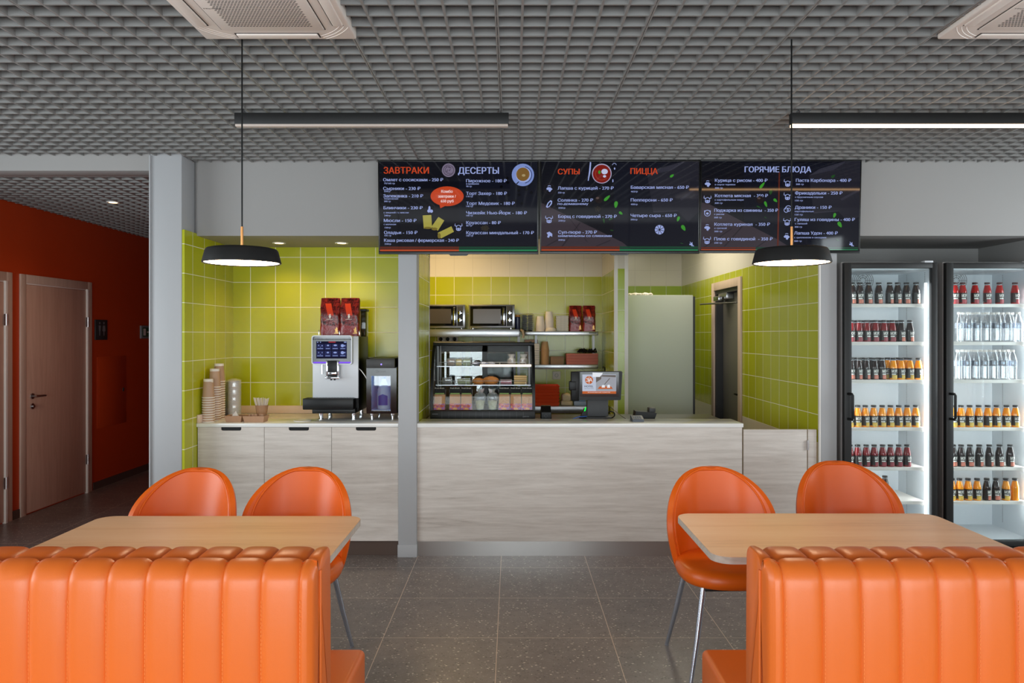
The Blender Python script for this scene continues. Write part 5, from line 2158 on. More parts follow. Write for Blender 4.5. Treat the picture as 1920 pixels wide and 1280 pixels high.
microwave(X(879, 7.88), X(965, 7.88), zmw, 'steel microwave oven fully in view on the deep steel shelf', True)
microwave(X(786, 7.88), X(872, 7.88), zmw, 'steel microwave oven partly hidden by the tiled divider wall', False)
t = thing('navy_jar', 'navy blue jar with orange lid between microwave and cups', 'jar', (X(971, 8.0), 8.05, zmw))
jx = X(970.5, 8.0)
m = MB()
m.lathe([(0.0, 0.0), (0.028, 0.0), (0.029, 0.004), (0.029, 0.128), (0.024, 0.134)], (jx, 8.05, zmw), 20, False)
m.build('jar', pbr('navy_glaze', (30, 34, 70), 0.3), t)
m = MB()
m.lathe([(0.026, 0.134), (0.027, 0.136), (0.027, 0.152), (0.0, 0.155)], (jx, 8.05, zmw), 20, False)
m.build('lid', pbr('orange_lid', (206, 140, 60), 0.4), t)
# upper shelf contents
yk = 8.06
t = thing('lid_bag', 'clear bag of black cup lids at the microwave end of the shelf', 'bag of lids', (X(989, yk), yk, zu))
m = MB()
for k in range(14):
    for s in (-1, 1):
        rnd = random.Random(k * 2 + s)
        m.lathe([(0.0, 0.0), (0.026, 0.0), (0.028, 0.005), (0.02, 0.010)], (X(989, yk) + s * 0.030 + rnd.uniform(-.004, .004), yk + rnd.uniform(-.006, .006), zu + 0.002 + k * 0.0125), 14, True)
m.build('lids', M['black'], t)
m = MB()
m.rbox(X(977.5, yk), yk - 0.045, zu + 0.0005, X(1001, yk), yk + 0.045, zu + 0.19, r=0.018, seg=3)
rnd = random.Random(5)
m.v = [(a + rnd.uniform(-.004, .004), b + rnd.uniform(-.004, .004), max(zu + 0.0005, c + rnd.uniform(-.003, .003))) for a, b, c in m.v]
m.build('film', clear('lid_bag_film', (240, 240, 240), 0.97, 0.15, 1.15), t, smooth=0)


def nested(name, cat, x, y, z, n, r0, r1, h, step, mat, labels, group, up=True):
    """n nested cups or tubs; the first is built, the rest are copies."""
    for k in range(n):
        if k == 0:
            m = MB()
            pr = [(0.0, 0.001), (r0, 0.0), (r1, h - 0.004), (r1 + 0.003, h - 0.003), (r1 + 0.003, h), (r1 - 0.001, h), (r0 - 0.002, 0.004), (0.0, 0.004)]
            if not up:
                pr = [(r, h - zz) for r, zz in pr[::-1]]
            m.lathe(pr, (x, y, z), 20, False)
            o = tag(m.build(name, mat, org=(x, y, z)), labels(n - k), cat, group)
            first_ = o
        else:
            o = dup(first_, (x, y, z + step * k))
            o['label'] = labels(n - k)


def lab_stack(kind, where):
    return lambda r: ('topmost %s of the %s' % (kind, where)) if r == 1 else ('%s, %s from the top of the %s' % (kind, ORD[r], where))


nested('white_cup', 'cup', X(1013, yk), yk, zu, 10, 0.036, 0.047, 0.10, 0.0068, M['paper_white'], lab_stack('white cup', 'shorter stack on the upper shelf'), 'white cups on the upper shelf', False)
nested('white_cup', 'cup', X(1029.5, yk + 0.02), yk + 0.02, zu + 0.0, 14, 0.036, 0.047, 0.10, 0.0085, M['paper_white'], lab_stack('white cup', 'taller stack on the upper shelf'), 'white cups on the upper shelf', False)
nested('paper_bowl', 'bowl', X(1033, 7.98), 7.985, zu, 4, 0.044, 0.056, 0.026, 0.004, M['paper_white'], lab_stack('shallow white bowl', 'low stack before the white cups'), 'shallow bowls on the upper shelf', False)
for k in range(9):
    m = MB()
    a, b = X(1042, yk), X(1065.5, yk)
    z0 = zu + 0.0002 + k * 0.0185
    m.add([(a + 0.008, yk - 0.04, z0), (b - 0.008, yk - 0.04, z0), (b - 0.008, yk + 0.04, z0), (a + 0.008, yk + 0.04, z0),
           (a, yk - 0.05, z0 + 0.017), (b, yk - 0.05, z0 + 0.017), (b, yk + 0.05, z0 + 0.017), (a, yk + 0.05, z0 + 0.017)],
          [(3, 2, 1, 0), (0, 1, 5, 4), (1, 2, 6, 5), (2, 3, 7, 6), (3, 0, 4, 7), (4, 5, 6, 7)])
    m.rbox(a - 0.002, yk - 0.052, z0 + 0.0155, b + 0.002, yk + 0.052, z0 + 0.0182, r=0.001)
    r = 9 - k
    tag(m.build('foil_container', pbr('foil_container_metal', (224, 220, 212), 0.4, 0.2, noise=0.25, nscale=70, bump=0.6), org=((a + b) / 2, yk, z0), smooth=0),
        ('topmost foil container of the stack beside the red bags' if r == 1 else 'foil container, %s from the top of the stack beside the red bags' % ORD[r]), 'container', 'foil containers on the upper shelf')
bs += [(X(1079, 8.03), 8.06, zu, 0.03, 'dark red foil coffee bag on the steel wall shelf, beside the foil containers'),
       (X(1104.5, 8.03), 8.06, zu, -0.03, 'dark red foil coffee bag on the steel wall shelf, at the shelf end')]
for i, (x, y, z, rz, labl) in enumerate(bs):
    o = bag if i == 0 else dup(bag, (x, y, z), rz)
    o.location = (x, y, z)
    o.rotation_euler = (0, 0, rz)
    o['label'] = labl
    if i > 1:
        o.scale = (0.92, 0.92, 0.93)
# lower shelf contents
for k in range(9):
    m = MB()
    a, b = X(998, yk), X(1011, yk)
    z0 = zl_ + 0.0003 + k * 0.0245
    m.rbox(a, yk - 0.06, z0, b, yk + 0.06, z0 + 0.0235, r=0.003)
    r = 9 - k
    tag(m.build('lunch_box', M['paper_white'], org=((a + b) / 2, yk, z0)), ('topmost white lunch box of the stack behind the pastry case' if r == 1 else 'white lunch box, %s from the top of the stack behind the pastry case' % ORD[r]),
        'lunch box', 'white lunch boxes on the lower shelf')
m = MB()
m.rbox(X(984, yk), yk + 0.065, zl_ + 0.0002, X(1009, yk), yk + 0.15, zl_ + 0.262, r=0.003)
tag(m.build('cardboard_box', M['kraft'], org=(X(996, yk), yk + 0.1, zl_)), 'tall brown cardboard box behind the white lunch boxes', 'box')
nested('kraft_tub', 'tub', X(1021.5, yk), yk, zl_, 16, 0.032, 0.044, 0.085, 0.0105, pbr('kraft_tub_paper', (206, 160, 110), 0.6), lab_stack('kraft paper tub', 'tall stack on the lower shelf'), 'kraft tubs on the lower shelf', False)
t = thing('kraft_carton', 'low brown kraft carton beside the tall stack of tubs', 'carton', (X(1044, yk), yk, zl_))
m = MB()
m.rbox(X(1032, yk), yk - 0.06, zl_ + 0.0003, X(1056.5, yk), yk + 0.06, zl_ + 0.075, r=0.003)
m.build('box', pbr('kraft_dark', (142, 112, 88), 0.7), t)
m = MB()
m.rbox(X(1031.5, yk), yk - 0.0625, zl_ + 0.072, X(1057, yk), yk + 0.0625, zl_ + 0.083, r=0.003)
m.build('lid', pbr('kraft_dark', (142, 112, 88), 0.7), t)
for k, labl in enumerate(('lower flat pink box on the lower steel shelf', 'upper flat pink box on the lower steel shelf')):
    t = thing('pink_box', labl, 'box', (X(1092, 8.0), 8.06, zl_ + k * 0.058), 0, 'flat pink boxes')
    m = MB()
    z0 = zl_ + 0.0004 + k * 0.0575
    m.rbox(X(1062, 8.0), 7.985, z0, X(1121, 8.0), 8.16, z0 + 0.050, r=0.002)
    m.build('box', pbr('pink_card', (186, 106, 96), 0.65), t)
    m = MB()
    m.rbox(X(1061.7, 8.0), 7.983, z0 + 0.035, X(1121.3, 8.0), 8.162, z0 + 0.057, r=0.002)
    m.build('lid', pbr('pink_card', (186, 106, 96), 0.65), t)
m = MB()
zz = zl_ + 0.1165
for k in range(9):
    rnd = random.Random(k)
    m.tube([(X(1083 + k * 3.6, 8.05), 8.03 + rnd.uniform(0, .05), zz + 0.012), (X(1088 + k * 3.6, 8.05), 8.07, zz + 0.03 + rnd.uniform(-.01, .02)), (X(1094 + k * 3.0, 8.05), 8.05, zz + 0.012)], 0.011, 6)
tag(m.build('cutlery_bag', M['black'], org=(X(1100, 8.05), 8.05, zz), smooth=0), 'black crumpled bag lying on the pink boxes', 'bag')
# wall sockets
def socket(px0, px1, py0, py1, labl, n, plugs):
    x0, x1, z0, z1 = X(px0, 8.28), X(px1, 8.28), Z(py1, 8.28), Z(py0, 8.28)
    t = thing('wall_socket', labl, 'socket', ((x0 + x1) / 2, 8.28, z0))
    m = MB()
    m.rbox(x0, 8.276, z0, x1, 8.2895, z1, r=0.003)
    m.build('plate', pbr('socket_cream', (222, 212, 196), 0.5), t)
    for i in range(n):
        m = MB()
        c = x0 + (x1 - x0) * (i + 0.5) / n
        m.ring(c, (z0 + z1) / 2, 0.016, 0.021, 8.2755, 20)
        m.disc(c - 0.008, (z0 + z1) / 2, 0.003, 0.003, 8.2755, 8)
        m.disc(c + 0.008, (z0 + z1) / 2, 0.003, 0.003, 8.2755, 8)
        m.build('outlet', M['grey_plastic'], t)
        if i in plugs:
            q = MB()
            q.lathe([(0.019, 0), (0.019, 0.03), (0.010, 0.045), (0.0, 0.045)], (0, 0, 0), 14, False)
            q.spin(0, Matrix.Translation((c, 8.275, (z0 + z1) / 2)) @ Matrix.Rotation(pi / 2, 4, 'X'))
            q.tube([(c, 8.235, (z0 + z1) / 2), (c + 0.01, 8.22, (z0 + z1) / 2 - 0.02), (c + 0.03, 8.25, (z0 + z1) / 2 - 0.12)], 0.005, 6)
            tag(q.build('power_plug', M['black'], org=(c, 8.275, (z0 + z1) / 2)), 'black power plug in the triple wall socket, ' + ['nearest the divider wall', 'middle one', 'nearest the till'][i], 'plug', 'plugs in the triple socket')


socket(1036, 1051, 696, 711, 'single cream wall socket under the lower steel shelf', 1, ())
socket(820, 859, 630, 641, 'triple cream wall socket under the microwave shelf', 3, (0, 1, 2))

# back work table with orange trays
t = thing('steel_work_table', 'steel work table along the kitchen back wall under the shelves', 'table', (0.0, 7.95, 0))
tx0, tx1 = -1.6, 0.975
ty0 = 7.62
tz = 0.872
m = MB()
m.rbox(tx0, ty0, tz - 0.07, tx1, ty0 + 0.015, tz, r=0.002)
m.box(tx0, ty0 + 0.01, tz - 0.03, tx1, 8.28, tz - 0.001)
m.build('top', M['steel'], t)
for xx in (tx0 + 0.03, tx1 - 0.06):
    for yy in (ty0 + 0.03, 8.22):
        m = MB()
        m.box(xx, yy, 0, xx + 0.035, yy + 0.035, tz - 0.03)
        m.build('leg', M['steel'], t)
m = MB()
m.box(tx0 + 0.03, ty0 + 0.04, 0.2, tx1 - 0.03, 8.24, 0.22)
m.build('lower_shelf', M['steel'], t)
OT = pbr('orange_tray_plastic', (206, 66, 22), 0.4)
for k in range(6):
    a, b = X(1000, 7.75), X(1049, 7.75)
    z0 = tz + 0.0003 + k * 0.0335
    m = MB()
    m.add([(a + 0.012, 7.70, z0), (b - 0.012, 7.70, z0), (b - 0.012, 7.98, z0), (a + 0.012, 7.98, z0),
           (a, 7.69, z0 + 0.033), (b, 7.69, z0 + 0.033), (b, 7.99, z0 + 0.033), (a, 7.99, z0 + 0.033),
           (a + 0.006, 7.696, z0 + 0.033), (b - 0.006, 7.696, z0 + 0.033), (b - 0.006, 7.984, z0 + 0.033), (a + 0.006, 7.984, z0 + 0.033),
           (a + 0.014, 7.704, z0 + 0.004), (b - 0.014, 7.704, z0 + 0.004), (b - 0.014, 7.976, z0 + 0.004), (a + 0.014, 7.976, z0 + 0.004)],
          [(3, 2, 1, 0), (12, 13, 14, 15)] + [(i, (i + 1) % 4, 4 + (i + 1) % 4, 4 + i) for i in range(4)] + [(4 + i, 4 + (i + 1) % 4, 8 + (i + 1) % 4, 8 + i) for i in range(4)] + [(8 + i, 8 + (i + 1) % 4, 12 + (i + 1) % 4, 12 + i) for i in range(4)])
    r = 6 - k
    tag(m.build('orange_tray', OT, org=((a + b) / 2, 7.84, z0), smooth=0), ('topmost orange plastic tray of the stack behind the till' if r == 1 else 'orange plastic tray, %s from the top of the stack behind the till' % ORD[r]), 'tray', 'orange trays on the work table')
m = MB()
m.rbox(X(1051.5, 7.75), 7.72, tz + 0.0005, X(1073, 7.75), 7.86, tz + 0.045, r=0.012, seg=3)
m.rbox(X(1053, 7.75), 7.73, tz + 0.04, X(1070, 7.75), 7.85, tz + 0.118, r=0.022, seg=3)
rnd = random.Random(2)
m.v = [(a + rnd.uniform(-.004, .004), b + rnd.uniform(-.004, .004), max(tz + 0.0003, c + rnd.uniform(-.005, .005))) for a, b, c in m.v]
tag(m.build('flour_bag', pbr('cream_paper_bag', (214, 198, 172), 0.7, noise=0.1), org=(X(1062, 7.75), 7.79, tz), smooth=30), 'cream crumpled paper bag on the work table beside the orange trays', 'bag')
t = thing('blue_glove_box', 'pale blue carton of gloves behind the till on the work table', 'carton', (X(1087, 7.75), 7.8, tz))
m = MB()
m.rbox(X(1076, 7.75), 7.73, tz + 0.0004, X(1099, 7.75), 7.86, tz + 0.038, r=0.002)
m.build('box', pbr('pale_blue_card', (150, 172, 212), 0.6), t)
m = MB()
m.rbox(X(1077, 7.75), 7.74, tz + 0.037, X(1098, 7.75), 7.85, tz + 0.072, r=0.002)
m.build('upper_carton', pbr('mid_blue_card', (110, 134, 176), 0.6), t)
# contact grills behind the case
for a, b, labl in ((812, 866, 'steel countertop oven behind the pastry case, beside the divider wall'), (881, 967, 'wide steel countertop oven behind the pastry case, below the larger microwave')):
    t = thing('countertop_oven', labl, 'oven', ((X(a, 7.7) + X(b, 7.7)) / 2, 7.8, tz), 0, 'steel countertop ovens')
    zo = Z(640, 7.68)
    m = MB()
    m.rbox(X(a, 7.68), 7.70, tz + 0.02, X(b, 7.68), 8.05, zo, r=0.006)
    for sx in (X(a, 7.68) + 0.03, X(b, 7.68) - 0.03):
        for sy in (7.74, 8.0):
            m.lathe([(0.015, 0.0003), (0.015, 0.021)], (sx, sy, tz), 10)
    m.build('body', pbr('oven_steel', (96, 94, 90), 0.5, 0.3), t)
    m = MB()
    m.rbox(X(a, 7.68) + 0.02, 7.692, tz + 0.08, X(b, 7.68) - 0.02, 7.702, zo - 0.12, r=0.003)
    d = m.build('door', M['black_gloss'], t)
    m = MB()
    m.tube([(X(a, 7.68) + 0.05, 7.67, zo - 0.10), (X(b, 7.68) - 0.05, 7.67, zo - 0.10)], 0.008, 8)
    m.build('handle', M['chrome'], d)
# small dispenser on the kitchen side wall
t = thing('tap_dispenser', 'small black wall dispenser on the tiled side wall above the till', 'dispenser', (0.987, 7.78, 1.17))
m = MB()
m.rbox(0.93, 7.74, 1.155, 0.9865, 7.82, 1.20, r=0.008)
m.tube([(0.955, 7.78, 1.20), (0.955, 7.78, 1.255), (0.93, 7.78, 1.262)], 0.007, 8)
m.build('body', M['black'], t)

# ---- tall grey refrigerator in the back passage
fY = 7.75
fx0, fx1 = 1.117, X(1299.5, fY)
fz1 = Z(553, fY)
t = thing('upright_refrigerator', 'tall plain grey refrigerator at the back beside the passage door', 'refrigerator', ((fx0 + fx1) / 2, 8.1, 0))
m = MB()
m.box(fx0 + 0.004, fY + 0.055, 0.03, fx1 + 0.034, 8.45, fz1 - 0.012)
m.build('body', M['dark_grey'], t)
m = MB()
m.rbox(fx0, fY, 0.06, fx1, fY + 0.05, fz1, r=0.004)
dr = m.build('door', pbr('fridge_grey_enamel', (184, 190, 180), 0.5), t)
m = MB()
m.rbox(fx0 + 0.003, fY - 0.006, Z(715, fY), fx0 + 0.016, fY + 0.002, Z(660, fY), r=0.003)
m.build('handle', M['black'], dr)
m = MB()
for sx in (fx0 + 0.06, fx1 - 0.06):
    for sy in (fY + 0.1, 8.38):
        m.lathe([(0.02, 0), (0.02, 0.032)], (sx, sy, 0), 10)
m.build('feet', M['black'], t)
m = MB()
rnd = random.Random(4)
for k in range(11):
    m.ball((X(1184 + k * 4.0, fY), fY + 0.12 + rnd.uniform(-.02, .02), fz1 - 0.002 + 0.012), 0.022, 0.05, 0.014 + rnd.uniform(0, .008), 8, 5)
m.v = [(a + rnd.uniform(-.004, .004), b, max(fz1 - 0.0115, c + rnd.uniform(-.004, .004))) for a, b, c in m.v]
tag(m.build('bubble_wrap', M['paper_white'], org=(X(1205, fY), fY + 0.12, fz1 - 0.012), smooth=0), 'white crumpled wrapping on top of the tall grey refrigerator', 'wrapping')

# ================================================================== MENU SCREENS
YS = 5.372            # face of the screens
BLUEW = lit('menu_text_white', (158, 172, 226), 0.85)
ORNG = lit('menu_text_orange', (196, 68, 32), 0.85)
M['tv_screen'] = pbr('menu_screen_glass', (8, 8, 10), 0.045, emit=0.9, emit_rgb=(11, 12, 20))
M['tv_bezel'] = pbr('menu_screen_bezel', (12, 12, 13), 0.3)


class TV:
    def __init__(self, ox, px0, px1, py0, py1, label):
        self.ox = ox
        x0, x1, z0, z1 = X(px0, YS), X(px1, YS), Z(py1, YS), Z(py0, YS)
        t = self.t = thing('menu_tv', label, 'screen', ((x0 + x1) / 2, YS, z0), 0, 'menu screens')
        m = MB()
        b = 0.009
        m.rbox(x0, YS - 0.002, z0, x1, YS + 0.012, z0 + 0.022, r=0.0015)
        m.rbox(x0, YS - 0.002, z1 - b, x1, YS + 0.012, z1, r=0.0015)
        m.rbox(x0, YS - 0.002, z0 + 0.02, x0 + b, YS + 0.012, z1 - b + 0.002, r=0.0015)
        m.rbox(x1 - b, YS - 0.002, z0 + 0.02, x1, YS + 0.012, z1 - b + 0.002, r=0.0015)
        m.build('bezel', M['tv_bezel'], t)
        m = MB()
        m.rbox(x0 + 0.02, YS + 0.010, z0 + 0.02, x1 - 0.02, YS + 0.045, z1 - 0.02, r=0.01)
        m.rbox((x0 + x1) / 2 - 0.2, YS + 0.04, z0 + 0.15, (x0 + x1) / 2 + 0.2, YB - 0.0005, z1 - 0.15, r=0.004)
        m.build('housing', M['black'], t)
        m = MB()
        cx = (x0 + x1) / 2
        m.prism([(cx - 0.07, z0 + 0.001), (cx + 0.07, z0 + 0.001), (cx + 0.058, z0 - 0.010), (cx - 0.058, z0 - 0.010)], YS, YS + 0.02)
        m.build('sensor_foot', M['tv_bezel'], t, smooth=0)
        m = MB()
        m.box(x0 + b - 0.002, YS, z0 + 0.02, x1 - b + 0.002, YS + 0.01, z1 - b + 0.002)
        self.s = m.build('screen', M['tv_screen'], t, smooth=0)
        self.lay = {}
        self.depth = 0

    def x(self, c):
        return X(self.ox + c / 6.0, YS)

    def z(self, c):
        return Z(290 + c / 6.0, YS)

    def layer(self, name, mat):
        if name not in self.lay:
            self.depth += 1
            self.lay[name] = (MB(), mat, YS - 0.0005 - 0.00012 * self.depth)
        return self.lay[name][0], self.lay[name][2]

    def poly(self, name, mat, pts):
        m, y = self.layer(name, mat)
        m.plate([(self.x(a), self.z(b)) for a, b in pts], y)

    def disc(self, name, mat, cx, cy, r, ry=None):
        m, y = self.layer(name, mat)
        s = YS / F / 6
        m.disc(self.x(cx), self.z(cy), r * s, (ry or r) * s, y)

    def ring(self, name, mat, cx, cy, r, w, a0=0.0, a1=2 * pi):
        m, y = self.layer(name, mat)
        s = YS / F / 6
        m.ring(self.x(cx), self.z(cy), (r - w) * s, r * s, y, 26, a0, a1)

    def text(self, s, x0, x1, base, cap, name='menu_lettering', mat=None, bold=0.0):
        m, y = self.layer(name, mat or BLUEW)
        text(m, s, self.x(x0), self.x(x1), self.z(base), cap * YS / F / 6, y, bold * YS / F / 6)

    def lines(self, rows):
        for r in rows:
            s, a, b, base = r[:4]
            big = (r[4] if len(r) > 4 else 36) > 25
            self.text(s, a, b, base, r[4] if len(r) > 4 else 35, bold=1.3 if big else 0.5)

    def cow(self, cx, cy, s=1.0):
        self.ring('icon_print', BLUEW, cx, cy + 4 * s, 26 * s, 6 * s, pi * 0.05, pi * 0.95)
        self.disc('icon_print', BLUEW, cx, cy + 26 * s, 28 * s, 17 * s)
        for d in (-1, 1):
            self.poly('icon_print', BLUEW, [(cx + d * 20 * s, cy - 14 * s), (cx + d * 38 * s, cy - 16 * s), (cx + d * 34 * s, cy - 38 * s), (cx + d * 40 * s, cy - 38 * s), (cx + d * 44 * s, cy - 12 * s), (cx + d * 24 * s, cy - 4 * s)][:6])
            self.disc('icon_eyes', M['tv_screen'], cx + d * 12 * s, cy + 24 * s, 5 * s)
            self.poly('icon_print', BLUEW, [(cx + d * 21 * s, cy + 2 * s), (cx + d * 28 * s, cy + 2 * s), (cx + d * 27 * s, cy + 22 * s), (cx + d * 20 * s, cy + 20 * s)])

    def hen(self, cx, cy, s=1.0):
        self.poly('icon_print', BLUEW, [(cx - 34 * s, cy + 2 * s), (cx - 16 * s, cy - 14 * s), (cx + 14 * s, cy - 12 * s), (cx + 36 * s, cy + 8 * s), (cx + 22 * s, cy + 20 * s), (cx + 8 * s, cy + 40 * s), (cx - 10 * s, cy + 30 * s), (cx - 6 * s, cy + 16 * s), (cx - 26 * s, cy + 16 * s)])
        self.ring('icon_print', BLUEW, cx, cy - 8 * s, 26 * s, 6 * s, pi * 0.25, pi * 0.75)

    def leaf(self, cx, cy, l, w, ang, dim=False):
        mat = lit('menu_leaf_dim', (32, 74, 34), 0.8) if dim else lit('menu_leaf', (60, 150, 44), 0.8)
        pts = []
        for k in range(12):
            a = 2 * pi * k / 12
            u, v = l * cos(a), w * sin(a) * (1 - 0.35 * cos(a))
            pts.append((cx + u * cos(ang) - v * sin(ang), cy + u * sin(ang) + v * cos(ang)))
        self.poly('herb_leaves_dim' if dim else 'herb_leaves', mat, pts)

    def stripes(self, x0, xm, x1, y0, y1, y2, y3):
        self.poly('stripe_dim_orange', lit('menu_stripe_dim_orange', (92, 40, 26), 0.8), [(x0, y0), (xm, y0), (xm, y1), (x0, y1)])
        self.poly('stripe_dim_green', lit('menu_stripe_dim_green', (20, 64, 46), 0.8), [(xm, y0), (x1, y0), (x1, y1), (xm, y1)])
        self.poly('stripe_orange', lit('menu_stripe_orange', (184, 74, 34), 0.85), [(x0, y2), (xm, y2), (xm, y3), (x0, y3)])
        self.poly('stripe_green', lit('menu_stripe_green', (36, 128, 82), 0.85), [(xm, y2), (x1, y2), (x1, y3), (xm, y3)])

    def mute(self, cx, cy):
        self.poly('icon_print', BLUEW, [(cx - 26, cy - 8), (cx - 12, cy - 8), (cx + 8, cy - 26), (cx + 8, cy + 26), (cx - 12, cy + 8), (cx - 26, cy + 8)])
        self.poly('icon_print', BLUEW, [(cx - 24, cy - 26), (cx - 18, cy - 28), (cx + 26, cy + 20), (cx + 22, cy + 26)])

    def done(self):
        self.t.rotation_euler.x = 0.045
        for name, (m, mat, y) in self.lay.items():
            m.build(name, mat, self.s, smooth=0)


NAP1 = lit('menu_napkin_dark', (34, 34, 44), 0.8)
NAP2 = lit('menu_napkin_brown', (58, 50, 58), 0.8)
NAPL = lit('menu_napkin_fold', (48, 48, 60), 0.8)
tv = TV(700, 710, 1009.5, 302.5, 476.5, 'menu screen headed with breakfasts and desserts, above the green niche')
tv.poly('slate_glow', lit('menu_slate', (16, 18, 30), 0.8), [(970, 100), (1845, 100), (1845, 1020), (970, 1020)])
tv.stripes(75, 963, 1850, 1033, 1060, 1066, 1090)
tv.text('ЗАВТРАКИ', 125, 628, 220, 73, 'heading_orange_lettering', ORNG, 2.6)
tv.text('ДЕСЕРТЫ', 958, 1412, 222, 73, 'heading_lettering', BLUEW, 2.6)
tv.lines([('Омлет с сосисками - 250 ₽', 118, 788, 305), ('75/160 гр', 128, 247, 337, 18), ('Сырники - 230 ₽', 118, 533, 402), ('230гр', 125, 195, 425, 18),
          ('Запеканка - 210 ₽', 118, 563, 485), ('творожная', 123, 283, 508, 18), ('200 гр', 125, 200, 537, 18), ('Блинчики - 230 ₽', 120, 557, 617),
          ('с вишней / с мясом', 120, 400, 662, 18), ('240гр', 127, 197, 695, 18), ('Мюсли - 150 ₽', 122, 487, 759), ('с молоком', 120, 257, 793, 18),
          ('150гр', 130, 198, 830, 18), ('Оладьи - 150 ₽', 123, 497, 893), ('105 гр', 128, 203, 918, 18), ('Каша рисовая / фермерская - 240 ₽', 123, 962, 980), ('250гр', 128, 200, 1012, 18),
          ('Пирожное - 180 ₽', 1047, 1500, 317), ('в креманке', 1047, 1190, 342, 18), ('90 гр', 1047, 1108, 370, 18), ('Торт Захер - 180 ₽', 1047, 1502, 457), ('110 гр', 1047, 1120, 482, 18),
          ('Торт Медовик - 180 ₽', 1047, 1590, 568), ('140 гр', 1047, 1120, 592, 18), ('Чизкейк Нью-Йорк - 180 ₽', 1047, 1727, 673), ('100 гр', 1047, 1120, 695, 18),
          ('Круассан - 80 ₽', 1047, 1433, 783), ('85 гр', 1047, 1110, 807, 18), ('Круассан миндальный - 170 ₽', 1047, 1805, 895), ('100 гр', 1047, 1122, 920, 18)])
tv.disc('speech_bubble', ORNG, 833, 472, 186, 110)
tv.poly('speech_bubble', ORNG, [(742, 550), (820, 575), (757, 606)])
for s, a, b, q in (('Комбо', 768, 895, 433), ('завтраки /', 733, 930, 487), ('650 руб', 762, 905, 540)):
    tv.text(s, a, b, q, 32, 'bubble_lettering', lit('menu_bubble_text', (236, 206, 206), 0.9), 1.6)
tv.disc('porridge_bowl', lit('menu_bowl', (126, 116, 140), 0.8), 850, 183, 75, 76)
tv.ring('porridge_flakes', lit('menu_bowl_flakes', (74, 62, 80), 0.8), 850, 183, 60, 7)
tv.ring('porridge_flakes', lit('menu_bowl_flakes', (74, 62, 80), 0.8), 850, 180, 40, 6, 0.5, 5.0)
for k in range(12):
    tv.disc('porridge_flakes', lit('menu_bowl_flakes', (74, 62, 80), 0.8), 850 + 44 * cos(k * 2.4) * (k % 4 + 1) / 4, 183 + 44 * sin(k * 2.4) * (k % 4 + 1) / 4, 7, 4)
tv.disc('saucer', lit('menu_saucer', (126, 146, 206), 0.85), 1682, 235, 125)
tv.ring('saucer_shadow', lit('menu_saucer_shadow', (66, 80, 130), 0.8), 1690, 235, 96, 10, -1.4, 1.4)
tv.disc('cup', lit('menu_cup', (160, 176, 226), 0.85), 1686, 232, 84)
tv.disc('coffee', lit('menu_coffee', (124, 92, 44), 0.85), 1682, 228, 75)
tv.disc('crema', lit('menu_crema', (176, 156, 110), 0.8), 1690, 240, 20, 14)
tv.poly('spoon', M['tv_screen'], [(1606, 330), (1636, 306), (1640, 314), (1614, 340)])
ROLL = lit('menu_roll', (166, 158, 70), 0.85)
ROLD = lit('menu_roll_end', (120, 106, 40), 0.85)
for p in ([(558, 685), (655, 680), (662, 826), (570, 832)], [(735, 702), (800, 742), (728, 856), (655, 812)], [(725, 880), (880, 806), (908, 868), (762, 942)]):
    tv.poly('pancake_rolls', ROLL, p)
for cx, cy, a, b in ((615, 824, 44, 12), (690, 836, 34, 16), (742, 912, 18, 30)):
    tv.disc('pancake_roll_ends', ROLD, cx, cy, a, b)
tv.ring('icon_rings', lit('menu_icon_ring', (44, 34, 40), 0.8), 643, 610, 56, 5)
tv.ring('icon_rings', lit('menu_icon_ring', (44, 34, 40), 0.8), 962, 820, 62, 5)
for cx, cy, r, q in ((634, 610, 12, 30), (628, 636, 18, 18), (656, 638, 18, 18)):
    tv.disc('icon_print', BLUEW, cx, cy, r, q)
tv.cow(960, 815)
PEP = lit('menu_pepper', (4, 4, 6), 0.8)
for cx, cy in ((1505, 270), (1512, 320), (1440, 365), (1637, 408), (1640, 455), (1720, 400), (1777, 430), (1522, 460), (1603, 520), (1670, 553)):
    tv.disc('peppercorns', PEP, cx, cy, 17, 15)
for k in range(26):
    tv.disc('pepper_heap', lit('menu_pepper_heap', (64, 58, 44), 0.7), 1258 + 46 * cos(k * 2.4) * sqrt(k / 26), 828 + 32 * sin(k * 2.4) * sqrt(k / 26), 7, 5)
tv.done()

tv = TV(1000, 1012.5, 1311, 302, 475.5, 'menu screen headed with soups and pizza, middle of the three menus')
tv.poly('slate_glow', lit('menu_slate', (16, 18, 30), 0.8), [(900, 100), (1855, 100), (1855, 1020), (900, 1020)])
tv.poly('brown_napkin', NAP2, [(82, 540), (330, 662), (700, 838), (1000, 985), (1095, 1062), (82, 1062)])
for a, b, c, d in ((110, 1040, 420, 870), (300, 1050, 520, 760), (380, 690, 600, 980), (640, 1050, 860, 960)):
    tv.poly('napkin_folds', lit('menu_napkin_brown_fold', (42, 36, 44), 0.8), [(a, b), (c, d), (c + 14, d + 6), (a + 14, b + 6)])
tv.poly('grey_napkin', NAP1, [(1275, 235), (1400, 160), (1690, 82), (1858, 82), (1858, 640), (1735, 760), (1620, 640), (1345, 652)])
for p in ([(1640, 500), (1850, 350), (1858, 372), (1660, 520)], [(1400, 168), (1680, 84), (1690, 92), (1560, 180), (1280, 238)], [(1345, 640), (1620, 628), (1620, 640), (1345, 652)]):
    tv.poly('grey_napkin_folds', NAPL, p)
tv.stripes(82, 970, 1850, 1030, 1058, 1064, 1088)
tv.text('СУПЫ', 275, 515, 228, 62, 'heading_orange_lettering', ORNG, 2.6)
tv.text('ПИЦЦА', 1087, 1390, 225, 66, 'heading_orange_lettering', ORNG, 2.6)
